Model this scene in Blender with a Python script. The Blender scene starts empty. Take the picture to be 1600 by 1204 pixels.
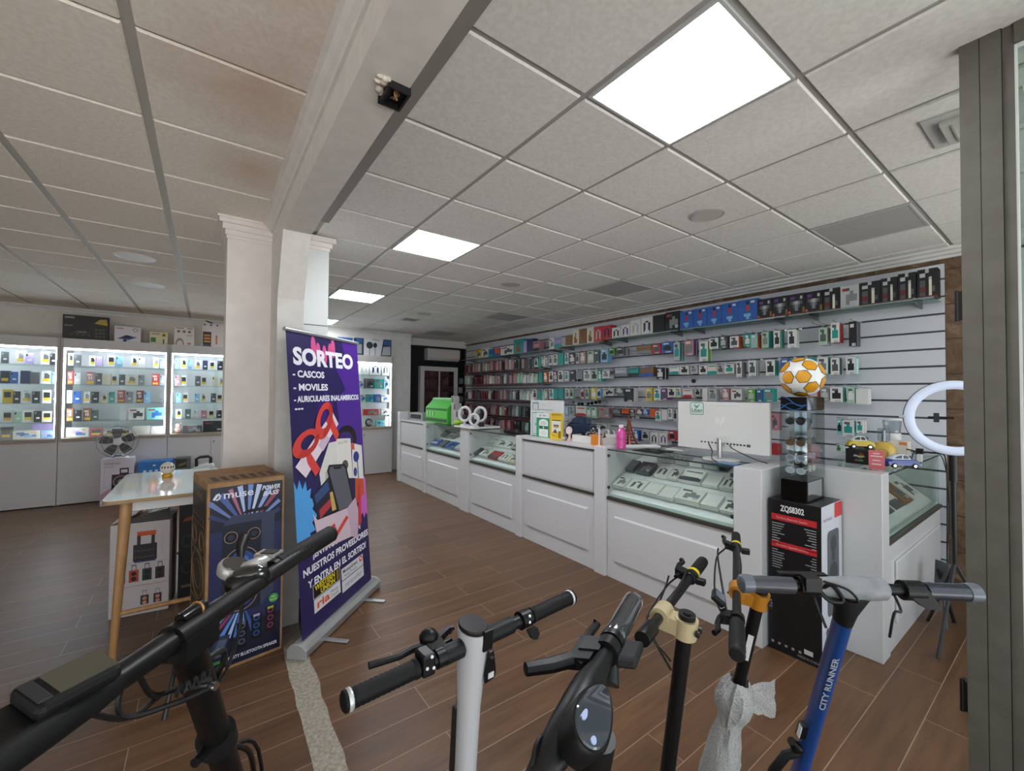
import bpy, bmesh, math, random
from mathutils import Vector, Matrix
C = bpy.context.scene.collection
SC = bpy.context.scene
# ------------------------------------------------------------------ camera
CZ = 1.6
YAW, PITCH, ROLL, FPX = .6297, .02, -.0076, 657.0
_cy, _sy, _cp, _sp, _cr, _sr = math.cos(YAW), math.sin(YAW), math.cos(PITCH), math.sin(PITCH), math.cos(ROLL), math.sin(ROLL)
_R0 = Vector((_cy, -_sy, 0)); _F0 = Vector((_sy*_cp, _cy*_cp, _sp)); _U0 = Vector((-_sy*_sp, -_cy*_sp, _cp))
_R = _R0*_cr - _U0*_sr; _U = _R0*_sr + _U0*_cr
cam_data = bpy.data.cameras.new('camera'); cam = bpy.data.objects.new('camera', cam_data); C.objects.link(cam)
cam_data.sensor_fit = 'HORIZONTAL'; cam_data.sensor_width = 36; cam_data.lens = FPX/1600*36; cam_data.clip_start = .02
cam.matrix_world = Matrix(((_R.x, _U.x, -_F0.x, 0), (_R.y, _U.y, -_F0.y, 0), (_R.z, _U.z, -_F0.z, CZ), (0, 0, 0, 1)))
SC.camera = cam
# ------------------------------------------------------------------ light and exposure
SC.view_settings.view_transform = 'Standard'; SC.view_settings.look = 'None'
SC.view_settings.exposure = 0.35; SC.view_settings.gamma = 1.0
PANEL_E, STRIP_E, SKY_E = 22.0, 24.0, 1.3
w = bpy.data.worlds.new('daylight'); SC.world = w; w.use_nodes = True
bg = w.node_tree.nodes['Background']; bg.inputs[0].default_value = (.86, .93, 1, 1); bg.inputs[1].default_value = SKY_E
def area(name, loc, target, sx, sy, power, col):
    l = bpy.data.lights.new(name, 'AREA'); l.shape = 'RECTANGLE'; l.size = sx; l.size_y = sy; l.energy = power; l.color = col
    o = bpy.data.objects.new(name, l); C.objects.link(o); o.location = loc
    o.rotation_euler = (Vector(target)-Vector(loc)).to_track_quat('-Z', 'Y').to_euler(); return o
l = bpy.data.lights.new('sun', 'SUN'); l.energy = 21.0; l.angle = .01; l.color = (1, .985, .96); so = bpy.data.objects.new('sun', l); C.objects.link(so)
so.rotation_euler = Vector((.15, -.62, -1)).to_track_quat('-Z', 'Y').to_euler()     # high, from behind the building: it lights the pavement outside only
try:
    SC.cycles.use_denoising = True
    SC.cycles.max_bounces = 8; SC.cycles.diffuse_bounces = 6; SC.cycles.glossy_bounces = 3
    SC.cycles.transmission_bounces = 4; SC.cycles.transparent_max_bounces = 16
    SC.cycles.caustics_reflective = False; SC.cycles.caustics_refractive = False
except Exception: pass
# ------------------------------------------------------------------ measuring helpers: a sight line of the survey meets a known height or wall
def _ray(px, py):
    u = (px-800)/FPX; v = (602-py)/FPX
    u, v = u*_cr + v*_sr, -u*_sr + v*_cr
    z = _cp - v*_sp; y = _sp + v*_cp
    return Vector((u*_cy + z*_sy, -u*_sy + z*_cy, y))
def PZ(px, py, z): d = _ray(px, py); k = (z-CZ)/d.z; return Vector((d.x*k, d.y*k, z))
def PX(px, py, X): d = _ray(px, py); k = X/d.x; return Vector((X, d.y*k, CZ+d.z*k))
def PY(px, py, Y): d = _ray(px, py); k = Y/d.y; return Vector((d.x*k, Y, CZ+d.z*k))
# ------------------------------------------------------------------ materials
def lin(h):
    h = h.lstrip('#'); r = []
    for i in (0, 2, 4):
        c = int(h[i:i+2], 16)/255; r.append(c/12.92 if c <= .04045 else ((c+.055)/1.055)**2.4)
    return (*r, 1)
_M = {}
def mat(h, rough=.5, metal=0.0, coat=0.0, spec=.5):
    k = (h, rough, metal, coat, spec)
    if k in _M: return _M[k]
    m = bpy.data.materials.new('paint_'+h); m.use_nodes = True
    b = m.node_tree.nodes['Principled BSDF']
    b.inputs['Base Color'].default_value = lin(h); b.inputs['Roughness'].default_value = rough
    b.inputs['Metallic'].default_value = metal; b.inputs['Coat Weight'].default_value = coat
    b.inputs['Specular IOR Level'].default_value = spec
    _M[k] = m; return m
def emit(h, e):
    k = ('e', h, e)
    if k in _M: return _M[k]
    m = bpy.data.materials.new('lit_'+h); m.use_nodes = True
    b = m.node_tree.nodes['Principled BSDF']; b.inputs['Base Color'].default_value = lin(h)
    b.inputs['Emission Color'].default_value = lin(h); b.inputs['Emission Strength'].default_value = e
    _M[k] = m; return m
def glass(tint='f6faf8', refl=1.0, rough=.01):
    k = ('g', tint, refl, rough)
    if k in _M: return _M[k]
    m = bpy.data.materials.new('glass_'+tint); m.use_nodes = True; nt = m.node_tree
    nt.nodes.clear()
    o = nt.nodes.new('ShaderNodeOutputMaterial'); mx = nt.nodes.new('ShaderNodeMixShader')
    t = nt.nodes.new('ShaderNodeBsdfTransparent'); t.inputs[0].default_value = lin(tint)
    g = nt.nodes.new('ShaderNodeBsdfGlossy'); g.inputs['Roughness'].default_value = rough
    f = nt.nodes.new('ShaderNodeLayerWeight'); f.inputs['Blend'].default_value = .5
    pw_ = nt.nodes.new('ShaderNodeMath'); pw_.operation = 'POWER'; pw_.inputs[1].default_value = 5.0; nt.links.new(f.outputs['Facing'], pw_.inputs[0])
    mu = nt.nodes.new('ShaderNodeMath'); mu.operation = 'MULTIPLY_ADD'; mu.inputs[1].default_value = .55*refl; mu.inputs[2].default_value = .03*refl
    nt.links.new(pw_.outputs[0], mu.inputs[0]); nt.links.new(mu.outputs[0], mx.inputs[0])
    nt.links.new(t.outputs[0], mx.inputs[1]); nt.links.new(g.outputs[0], mx.inputs[2]); nt.links.new(mx.outputs[0], o.inputs[0])
    _M[k] = m; return m
def nodes_mat(name):
    m = bpy.data.materials.new(name); m.use_nodes = True; nt = m.node_tree
    return m, nt, nt.nodes['Principled BSDF']
def N(nt, t, **kw):
    n = nt.nodes.new(t)
    for k, v in kw.items():
        if k in n.inputs.keys(): n.inputs[k].default_value = v
        else: setattr(n, k, v)
    return n
def ramp(nt, fac, stops):
    r = nt.nodes.new('ShaderNodeValToRGB'); e = r.color_ramp.elements
    while len(e) < len(stops): e.new(.5)
    for i, (p, c) in enumerate(stops): e[i].position = p; e[i].color = lin(c) if isinstance(c, str) else (c, c, c, 1)
    nt.links.new(fac, r.inputs[0]); return r.outputs[0]
def mixc(nt, fac, a, b, mode='MIX'):
    n = nt.nodes.new('ShaderNodeMix'); n.data_type = 'RGBA'; n.blend_type = mode
    if isinstance(fac, float): n.inputs[0].default_value = fac
    else: nt.links.new(fac, n.inputs[0])
    for s, v in ((6, a), (7, b)):
        if isinstance(v, str): n.inputs[s].default_value = lin(v)
        else: nt.links.new(v, n.inputs[s])
    return n.outputs[2]
def speckle(name, base, dark, scale, bump, rough=.7, stain=None, detail=3):
    m, nt, b = nodes_mat(name)
    tc = N(nt, 'ShaderNodeTexCoord'); n = N(nt, 'ShaderNodeTexNoise', Scale=scale, Detail=float(detail))
    nt.links.new(tc.outputs['Object'], n.inputs['Vector'])
    col = ramp(nt, n.outputs['Fac'], [(.35, dark), (.65, base)])
    if stain:
        for (x, y, z, r, c, k) in stain:
            d = N(nt, 'ShaderNodeVectorMath', operation='DISTANCE'); nt.links.new(tc.outputs['Object'], d.inputs[0]); d.inputs[1].default_value = (x, y, z)
            n2 = N(nt, 'ShaderNodeTexNoise', Scale=4.0, Detail=4.0); nt.links.new(tc.outputs['Object'], n2.inputs['Vector'])
            a = N(nt, 'ShaderNodeMath', operation='MULTIPLY_ADD'); nt.links.new(n2.outputs['Fac'], a.inputs[0]); a.inputs[1].default_value = r*.9; nt.links.new(d.outputs['Value'], a.inputs[2])
            f = ramp(nt, a.outputs[0], [(r*.4, k), (min(1, r*1.4), 0.0)])
            col = mixc(nt, f, col, c)
    nt.links.new(col, b.inputs['Base Color']); b.inputs['Roughness'].default_value = rough
    if bump:
        bp = N(nt, 'ShaderNodeBump', Strength=bump, Distance=.004); nt.links.new(n.outputs['Fac'], bp.inputs['Height']); nt.links.new(bp.outputs[0], b.inputs['Normal'])
    return m
def wood_floor():
    m, nt, b = nodes_mat('wood_plank_tile')
    tc = N(nt, 'ShaderNodeTexCoord')
    br = N(nt, 'ShaderNodeTexBrick', Scale=1.0); br.offset = .36; br.offset_frequency = 2; br.squash = 1
    br.inputs['Brick Width'].default_value = 1.2; br.inputs['Row Height'].default_value = .187; br.inputs['Mortar Size'].default_value = .0022
    br.inputs['Mortar Smooth'].default_value = .2; br.inputs['Bias'].default_value = 0
    br.inputs['Color1'].default_value = (0, 0, 0, 1); br.inputs['Color2'].default_value = (1, 1, 1, 1); br.inputs['Mortar'].default_value = (.5, .5, .5, 1)
    mp = N(nt, 'ShaderNodeMapping'); nt.links.new(tc.outputs['Object'], mp.inputs[0]); mp.inputs['Location'].default_value = (.25, .06, 0)
    nt.links.new(mp.outputs[0], br.inputs['Vector'])
    sc = N(nt, 'ShaderNodeMapping'); sc.inputs['Scale'].default_value = (1.6, 16, 1); nt.links.new(tc.outputs['Object'], sc.inputs[0])
    ad = N(nt, 'ShaderNodeVectorMath', operation='MULTIPLY_ADD'); ad.inputs[1].default_value = (7, 7, 7)
    nt.links.new(br.outputs['Color'], ad.inputs[0]); nt.links.new(sc.outputs[0], ad.inputs[2])
    n1 = N(nt, 'ShaderNodeTexNoise', Scale=1.3, Detail=6.0, Roughness=.62); nt.links.new(ad.outputs[0], n1.inputs['Vector'])
    c1 = ramp(nt, n1.outputs['Fac'], [(.25, '4c3727'), (.5, '674a32'), (.75, '79593c')])
    tone = ramp(nt, br.outputs['Color'], [(0, 'e0dcd8'), (1, 'ffffff')])
    c2 = mixc(nt, 1.0, c1, tone, 'MULTIPLY')
    c3 = mixc(nt, br.outputs['Fac'], c2, '94806a')
    nt.links.new(c3, b.inputs['Base Color'])
    rr = ramp(nt, n1.outputs['Fac'], [(.3, .33), (.7, .48)]); nt.links.new(rr, b.inputs['Roughness'])
    bp = N(nt, 'ShaderNodeBump', Strength=.25, Distance=.004)
    nt.links.new(n1.outputs['Fac'], bp.inputs['Height']); nt.links.new(bp.outputs[0], b.inputs['Normal'])
    return m
def stone_wall():
    m, nt, b = nodes_mat('brown_stone_tile')
    tc = N(nt, 'ShaderNodeTexCoord'); mp = N(nt, 'ShaderNodeMapping'); mp.inputs['Rotation'].default_value = (math.pi/2, 0, math.pi/2); nt.links.new(tc.outputs['Object'], mp.inputs[0])
    n = N(nt, 'ShaderNodeTexNoise', Scale=7.0, Detail=8.0, Roughness=.7, Distortion=.8); nt.links.new(tc.outputs['Object'], n.inputs['Vector'])
    c = ramp(nt, n.outputs['Fac'], [(.3, '4a3524'), (.55, '7a6048'), (.75, 'a58a6c')])
    br = N(nt, 'ShaderNodeTexBrick', Scale=1.0); br.inputs['Brick Width'].default_value = .6; br.inputs['Row Height'].default_value = .3; br.inputs['Mortar Size'].default_value = .004
    s = N(nt, 'ShaderNodeSeparateXYZ'); nt.links.new(tc.outputs['Object'], s.inputs[0]); cb = N(nt, 'ShaderNodeCombineXYZ'); nt.links.new(s.outputs['Y'], cb.inputs[0]); nt.links.new(s.outputs['Z'], cb.inputs[1]); nt.links.new(cb.outputs[0], br.inputs['Vector'])
    nt.links.new(mixc(nt, br.outputs['Fac'], c, '3b2c20'), b.inputs['Base Color']); b.inputs['Roughness'].default_value = .55
    return m
def wood_grain(name, a, bcol, axis_scale, rough=.45):
    m, nt, b = nodes_mat(name); tc = N(nt, 'ShaderNodeTexCoord'); mp = N(nt, 'ShaderNodeMapping'); mp.inputs['Scale'].default_value = axis_scale
    nt.links.new(tc.outputs['Object'], mp.inputs[0]); n = N(nt, 'ShaderNodeTexNoise', Scale=3.0, Detail=5.0, Roughness=.6); nt.links.new(mp.outputs[0], n.inputs['Vector'])
    nt.links.new(ramp(nt, n.outputs['Fac'], [(.3, a), (.7, bcol)]), b.inputs['Base Color']); b.inputs['Roughness'].default_value = rough
    return m
# ------------------------------------------------------------------ mesh builder
def spline(P, k=5):
    out = []; Q = [P[0]*2-P[1]]+P+[P[-1]*2-P[-2]]
    for a, b, c, d in zip(Q, Q[1:], Q[2:], Q[3:]):
        for j in range(k):
            t = j/k; out.append(((b*2)+(c-a)*t+(a*2-b*5+c*4-d)*t*t+(b*3-a-c*3+d)*t*t*t)*.5)
    return out+[P[-1]]
class MB:
    def __init__(s): s.bm = bmesh.new(); s.m = []
    def i(s, m):
        if m not in s.m: s.m.append(m)
        return s.m.index(m)
    def face(s, vs, m):
        try: f = s.bm.faces.new(vs)
        except ValueError: return None
        f.material_index = s.i(m); return f
    def poly(s, pts, m): return s.face([s.bm.verts.new(p) for p in pts], m)
    def box(s, a, b, m, faces=None):
        x0, y0, z0 = a; x1, y1, z1 = b
        return s.hexa([(x0,y0,z0),(x1,y0,z0),(x1,y1,z0),(x0,y1,z0),(x0,y0,z1),(x1,y0,z1),(x1,y1,z1),(x0,y1,z1)], m, faces)
    def hexa(s, p, m, fm=None):
        v = [s.bm.verts.new(q) for q in p]; fm = fm or {}
        for k, q in (('-z',(3,2,1,0)),('+z',(4,5,6,7)),('-y',(0,1,5,4)),('+x',(1,2,6,5)),('+y',(2,3,7,6)),('-x',(3,0,4,7))):
            s.face([v[j] for j in q], fm.get(k, m))
        return s
    def obox(s, c, u, v, n, m):   # centre and three half-extent vectors
        c, u, v, n = map(Vector, (c, u, v, n))
        return s.hexa([c-u-v-n, c+u-v-n, c+u+v-n, c-u+v-n, c-u-v+n, c+u-v+n, c+u+v+n, c-u+v+n], m)
    def ring(s, c, u, v, r, n, ry=None):
        ry = r if ry is None else ry
        return [s.bm.verts.new(c + u*(r*math.cos(2*math.pi*k/n)) + v*(ry*math.sin(2*math.pi*k/n))) for k in range(n)]
    def skin(s, rings, m, cap=True, closed=False):
        n = len(rings[0]); R = rings + ([rings[0]] if closed else [])
        for a, b in zip(R, R[1:]):
            for k in range(n): s.face([a[k], a[(k+1) % n], b[(k+1) % n], b[k]], m)
        if cap and not closed:
            s.face(list(reversed(rings[0])), m); s.face(rings[-1], m)
        return s
    def cyl(s, p0, p1, r0, m, r1=None, n=16, cap=True):
        p0, p1 = Vector(p0), Vector(p1); d = (p1-p0).normalized()
        u = d.orthogonal().normalized(); v = d.cross(u); r1 = r0 if r1 is None else r1
        return s.skin([s.ring(p0, u, v, r0, n), s.ring(p1, u, v, r1, n)], m, cap)
    def tube(s, pts, r, m, n=8, closed=False, flat=1.0, up=None):
        pts = [Vector(p) for p in pts]
        if not closed and not isinstance(r, (list, tuple)) and r <= .0062 and len(pts) >= 4: pts = spline(pts)
        L = len(pts); rs = r if isinstance(r, (list, tuple)) else [r]*L
        rings = []; u = Vector(up) if up else None
        for k, p in enumerate(pts):
            if closed: t = pts[(k+1) % L]-pts[k-1]
            else: t = pts[min(k+1, L-1)]-pts[max(k-1, 0)]
            t.normalize()
            if u is None: u = t.orthogonal()
            u = u - t*u.dot(t)
            if u.length < 1e-6: u = t.orthogonal()
            u.normalize(); v = t.cross(u)
            rings.append(s.ring(p, u, v, rs[k]*flat, n, rs[k]))
        return s.skin(rings, m, True, closed)
    def lathe(s, prof, o, m, axis=(0,0,1), n=20, ms=None):
        o = Vector(o); d = Vector(axis).normalized(); u = d.orthogonal().normalized(); v = d.cross(u)
        rings = [s.ring(o+d*h, u, v, max(r, 1e-4), n) for r, h in prof]
        for j, (a, b) in enumerate(zip(rings, rings[1:])):
            mm = ms[j] if ms else m
            for k in range(n): s.face([a[k], a[(k+1) % n], b[(k+1) % n], b[k]], mm)
        s.face(list(reversed(rings[0])), ms[0] if ms else m); s.face(rings[-1], ms[-1] if ms else m)
        return s
    def ball(s, c, r, m, n=16, k=10, half=None):
        c = Vector(c); r = Vector(r if isinstance(r, (tuple, list)) else (r, r, r)); rings = []
        for j in range(1, k):
            a = -math.pi/2 + math.pi*j/k
            rings.append([s.bm.verts.new(c+Vector((r.x*math.cos(a)*math.cos(2*math.pi*q/n), r.y*math.cos(a)*math.sin(2*math.pi*q/n), r.z*math.sin(a)))) for q in range(n)])
        b = s.bm.verts.new(c-Vector((0,0,r.z))); t = s.bm.verts.new(c+Vector((0,0,r.z)))
        s.skin(rings, m, False)
        for q in range(n):
            s.face([b, rings[0][(q+1) % n], rings[0][q]], m); s.face([t, rings[-1][q], rings[-1][(q+1) % n]], m)
        return s
    def prism(s, pts, d, m, side=None):
        d = Vector(d); a = [s.bm.verts.new(Vector(p)) for p in pts]; b = [s.bm.verts.new(Vector(p)+d) for p in pts]; n = len(a)
        s.face(list(reversed(a)), m); s.face(b, m)
        for k in range(n): s.face([a[k], a[(k+1) % n], b[(k+1) % n], b[k]], side or m)
        return s
    def torus(s, c, axis, R, r, m, n=32, k=10, flat=1.0, a0=0, a1=None):
        c = Vector(c); d = Vector(axis).normalized(); u = d.orthogonal().normalized(); v = d.cross(u)
        full = a1 is None; a1 = 2*math.pi if full else a1; rings = []
        for j in range(n if full else n+1):
            a = a0+(a1-a0)*j/n; e = u*math.cos(a)+v*math.sin(a)
            rings.append(s.ring(c+e*R, e, d, r, k, r*flat))
        return s.skin(rings, m, not full, full)
    def text(s, body, o, u, v, size, m, align='LEFT', bold=0.0, fit=None, lift=.0006, shear=0.0):
        cu = bpy.data.curves.new('lettering', 'FONT'); cu.body = body; cu.size = 1; cu.align_x = align; cu.offset = bold; cu.shear = shear; cu.resolution_u = 3
        ob = bpy.data.objects.new('lettering', cu); C.objects.link(ob)
        me = bpy.data.meshes.new_from_object(ob.evaluated_get(bpy.context.evaluated_depsgraph_get()))
        bpy.data.objects.remove(ob); bpy.data.curves.remove(cu)
        o, u, v = Vector(o), Vector(u).normalized(), Vector(v).normalized(); nn = u.cross(v)
        xs = [q.co.x for q in me.vertices] or [0]; wd = max(xs)-min(xs); sx = size
        if fit: sx = fit/max(wd, 1e-3)
        mi = s.i(m); vs = [s.bm.verts.new(o+u*(q.co.x*sx)+v*(q.co.y*size)+nn*lift) for q in me.vertices]
        for p in me.polygons:
            try: f = s.bm.faces.new([vs[k] for k in p.vertices]); f.material_index = mi
            except ValueError: pass
        bpy.data.meshes.remove(me); return s
    def mesh(s, name, smooth=False, fix=True):
        if fix: bmesh.ops.recalc_face_normals(s.bm, faces=s.bm.faces)
        me = bpy.data.meshes.new(name); s.bm.to_mesh(me); s.bm.free()
        for m in s.m: me.materials.append(m)
        if smooth:
            for p in me.polygons: p.use_smooth = True
            try: me.set_sharp_from_angle(angle=math.radians(40))
            except Exception: pass
        return me
    def obj(s, name, parent=None, smooth=False, bevel=0, mx=None, fix=True, seg=2):
        if mx is not None: bmesh.ops.transform(s.bm, matrix=mx, verts=s.bm.verts)
        o = bpy.data.objects.new(name, s.mesh(name, smooth, fix)); C.objects.link(o)
        if parent is not None:
            o.parent = parent; o.matrix_parent_inverse = WORLD_OF[parent.name].inverted()
        WORLD_OF[o.name] = Matrix.Identity(4)
        if bevel:
            b = o.modifiers.new('soft_edges', 'BEVEL'); b.width = bevel; b.segments = seg; b.limit_method = 'ANGLE'; b.angle_limit = math.radians(40)
        return o
WORLD_OF = {}
def tag(o, label, cat, group=None, kind=None):
    if label: o['label'] = label
    if cat: o['category'] = cat
    if group: o['group'] = group
    if kind: o['kind'] = kind
    return o
def thing(name, label, cat, loc, group=None):
    o = bpy.data.objects.new(name, None); C.objects.link(o); o.location = loc; o.empty_display_size = .05
    WORLD_OF[o.name] = Matrix.Translation(Vector(loc)); return tag(o, label, cat, group)
def struct(mb, name, **k):
    o = mb.obj(name, **k); o['kind'] = 'structure'; return o
ORD = 'first second third fourth fifth sixth seventh eighth ninth tenth eleventh twelfth thirteenth fourteenth fifteenth sixteenth seventeenth eighteenth nineteenth twentieth'.split()
TEN = {20: 'twenty', 30: 'thirty', 40: 'forty', 50: 'fifty', 60: 'sixty', 70: 'seventy', 80: 'eighty', 90: 'ninety'}
def ordn(k):
    if k <= 20: return ORD[k-1]
    t = k//10*10
    return TEN[t]+'-'+ORD[k-t-1] if k != t else TEN[t][:-1]+'ieth'
WHITE = mat('d3d3d4', .25); WHITE_M = mat('e6e5e3', .5); GREY = mat('9a9b9b', .5); DARK = mat('1c1d1f', .45); BLACK = mat('0c0c0d', .4)
CHROME = mat('c8c9ca', .18, 1.0); STEEL = mat('8f9193', .35, 1.0); STRIP = mat('5a554f', .4, .6)
RUBBER = mat('151516', .75); GLOSS = mat('0b0b0c', .2)
# ================================================================== THE SETTING
HC, HL = 2.86, 2.845
BACK, RIGHT = 9.05, 5.14
mb = MB(); mb.poly([(-6, -1.2, 0), (RIGHT, -1.2, 0), (RIGHT, BACK, 0), (-6, BACK, 0)], wood_floor()); struct(mb, 'floor', fix=False)
mb = MB(); mb.poly([(-9, -9, -.02), (9, -9, -.02), (9, -1.2, -.02), (-9, -1.2, -.02)], speckle('paving', 'cbc9c6', 'bab8b4', 30, .2)); o = struct(mb, 'pavement', fix=False)
# rough cement strip where the old wall stood
mb = MB(); random.seed(3); L_, R_ = [], []
for k in range(41):
    y = -1.1+k*(3.28+1.1)/40; xm = .478-.022*(2.9-y)
    L_.append((xm-.062+random.uniform(-.006, .006), y, .0025)); R_.append((xm+.062+random.uniform(-.008, .008), y, .0025))
cem = speckle('rough_cement', 'aaa396', '8c8575', 60, .9, .9, detail=6)
for k in range(40): mb.poly([L_[k], R_[k], R_[k+1], L_[k+1]], cem)
struct(mb, 'trim_1', fix=False)
# walls
wl = speckle('wall_paint_warm', 'e8e3da', 'e2dcd2', 8, .05)
wc = speckle('wall_paint', 'e9e8e5', 'e3e1de', 8, .05)
mb = MB(); mb.box((-6, BACK, 0), (1.0, BACK+.12, HL+.05), wl); struct(mb, 'wall_back_left')
mb = MB(); mb.box((-6.12, -1.2, 0), (-6, BACK, HL+.05), wl); struct(mb, 'wall_left')
mb = MB(); mb.box((1.0, 8.6, 0), (3.56, BACK+.12, HC+.05), wc); struct(mb, 'wall_middle')
mb = MB(); mb.box((3.56, BACK, 0), (RIGHT, BACK+.12, 2.69), mat('0a0d0b', .7)); mb.box((3.56, BACK, 2.69), (RIGHT, BACK+.12, HC+.05), wc); struct(mb, 'wall_back')
mb = MB(); mb.box((3.56, BACK-.12, 2.69), (RIGHT, BACK, 2.77), WHITE_M); struct(mb, 'trim_2')
mb = MB(); mb.box((RIGHT, -1.2, 0), (RIGHT+.12, BACK, 2.8), stone_wall()); mb.box((RIGHT, -1.2, 2.8), (RIGHT+.12, BACK, HC+.05), wc); struct(mb, 'wall_right')
# cornice of the right wall, stepped
mb = MB(); prof = [(RIGHT, 2.795), (RIGHT-.02, 2.795), (RIGHT-.025, 2.815), (RIGHT-.06, 2.82), (RIGHT-.075, 2.84), (RIGHT-.12, 2.846), (RIGHT-.13, HC+.01), (RIGHT, HC+.01)]
mb.prism([(x, -1.2, z) for x, z in prof], (0, BACK+1.2-.12, 0), wc); struct(mb, 'trim_3')
for nm, x0, x1, y, z in (('trim_4', -6, 1.0, BACK, HL), ('trim_5', 1.0, 3.56, 8.6, HC)):
    mb = MB(); mb.prism([(x0, y, z-.06), (x0, y-.012, z-.06), (x0, y-.02, z-.035), (x0, y-.05, z-.015), (x0, y-.055, z+.006), (x0, y, z+.006)], (x1-x0, 0, 0), wc); struct(mb, nm)
# ceilings: lay-in tiles hanging a little below their grid
def ceiling(name, x0, x1, y0, y1, gx, gy, tx, ty, z, bar_x, bar_y, tile, bar, skip=()):
    mb = MB(); mb.poly([(x0, y0, z+.010), (x0, y1, z+.010), (x1, y1, z+.010), (x1, y0, z+.010)], bar)
    i0 = math.floor((x0-gx)/tx); i1 = math.ceil((x1-gx)/tx); j0 = math.floor((y0-gy)/ty); j1 = math.ceil((y1-gy)/ty)
    for i in range(i0, i1):
        for j in range(j0, j1):
            if (i, j) in skip: continue
            a, b = max(x0, gx+i*tx)+bar_x/2, min(x1, gx+(i+1)*tx)-bar_x/2; c, d = max(y0, gy+j*ty)+bar_y/2, min(y1, gy+(j+1)*ty)-bar_y/2
            if b-a < .03 or d-c < .03: continue
            e = .006
            p = [(a,c,z+.009),(b,c,z+.009),(b,d,z+.009),(a,d,z+.009),(a+e,c+e,z),(b-e,c+e,z),(b-e,d-e,z),(a+e,d-e,z)]
            v = [mb.bm.verts.new(q) for q in p]
            for q in ((7,6,5,4),(0,1,5,4),(1,2,6,5),(2,3,7,6),(3,0,4,7)): mb.face([v[t] for t in q], tile)
    mb.box((x0, y0, z+.011), (x1, y1, z+.06), bar)
    return struct(mb, name)
GX, GY, TX, TY = 1.2794, 1.2465, .6, .5865
tile_r = speckle('ceiling_tile', 'ebe9e5', 'e0deda', 45, .12, .85)
tile_l = speckle('ceiling_tile_warm', 'f3ede3', 'e9e2d7', 45, .25, .85, stain=[(.1, 1.2, HL, .5, 'c08a66', .55), (.15, 2.0, HL, .45, 'b98560', .5), (.2, 2.75, HL, .3, 'c49574', .45), (-.1, .4, HL, .5, 'c49a7a', .35)])
bar_g = mat('a9a7a3', .5); bar_d = mat('b3b0aa', .5)
LIGHTS = [(-1+1, -1), (-1, 3), (-1, 7), (-1, 11)]
OFFS = [(4, -1), (4, 3), (4, 7), (4, 11)]
LIGHTS = [(0, -1), (0, 3), (0, 7), (0, 11)]
ceiling('ceiling', .62, 5.02, -1.2, BACK, GX, GY, TX, TY, HC, .026, .022, tile_r, bar_g, set(LIGHTS+OFFS))
ceiling('ceiling_left', -6, .36, -1.2, BACK, -.2365, 1.911, .6058, .6, HL, .036, .014, tile_l, bar_d)
mb = MB(); mb.box((.60, -1.2, 2.852), (.715, 3.3, 2.88), mat('8d8984', .6)); struct(mb, 'trim_6')  # grid edge strip beside the beam, its shade put into the darker grey
# the beam and its compound column
bm_ = speckle('plaster', 'e4e1dc', 'dcd9d4', 14, .06); pr = speckle('pillar_paint', 'ece5e1', 'e6dfdb', 10, .04)
mb = MB(); prof = [(3.62, HC+.05), (-1.2, HC+.05), (-1.2, 2.65), (3.04, 2.65), (3.25, 2.245), (3.25, 0), (3.62, 0)]
mb.prism([(.385+.012*0, y, z) for y, z in prof], (.165, 0, 0), bm_); struct(mb, 'beam')
mb = MB(); mb.prism([(.385, 0, 2.79), (.372, 0, 2.79), (.366, 0, 2.80), (.35, 0, 2.81), (.335, 0, 2.832), (.318, 0, 2.838), (.318, 0, 2.85), (.385, 0, 2.85)], (0, 3.62, 0), bm_)
bmesh.ops.translate(mb.bm, vec=(0, 0, 0), verts=mb.bm.verts); struct(mb, 'trim_7')
mb = MB(); mb.prism([(.385, -1.2, 2.79), (.372, -1.2, 2.79), (.366, -1.2, 2.80), (.35, -1.2, 2.81), (.335, -1.2, 2.832), (.318, -1.2, 2.838), (.318, -1.2, 2.85), (.385, -1.2, 2.85)], (0, 1.2, 0), bm_); struct(mb, 'trim_8')
mb = MB(); mb.box((.108, 3.62, 0), (.385, 4.05, HL), pr); struct(mb, 'column')
mb = MB()
for z0, z1, e in ((2.70, 2.725, .006), (2.725, 2.76, .014), (2.76, 2.80, .03), (2.80, 2.83, .05), (2.83, 2.846, .06)): mb.box((.108-e, 3.62-e, z0), (.385, 4.05+e, z1), pr)
struct(mb, 'column_capital')
pan = mat('d6dad8', .3)
mb = MB(); z_ = [0, .75, 1.45, 2.135, 2.86]
for a, b in zip(z_, z_[1:]): mb.box((.55, 3.62, a+.004), (.79, 4.05, b-.004), pan)
mb.box((.552, 3.624, 0), (.787, 4.046, 2.85), mat('6b6d6c', .5))
for z0, z1, e in ((2.74, 2.765, .006), (2.765, 2.80, .02), (2.80, 2.84, .045)): mb.box((.55, 3.62-e, z0), (.79+e, 4.05, z1), pr)
struct(mb, 'column_panelled')
mb = MB(); mb.box((-6.2, -1.2, 2.98), (5.3, 9.2, 3.08), wc); struct(mb, 'added_sun_block')  # unseen slab added above the ceilings to keep sun from leaking in
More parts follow.
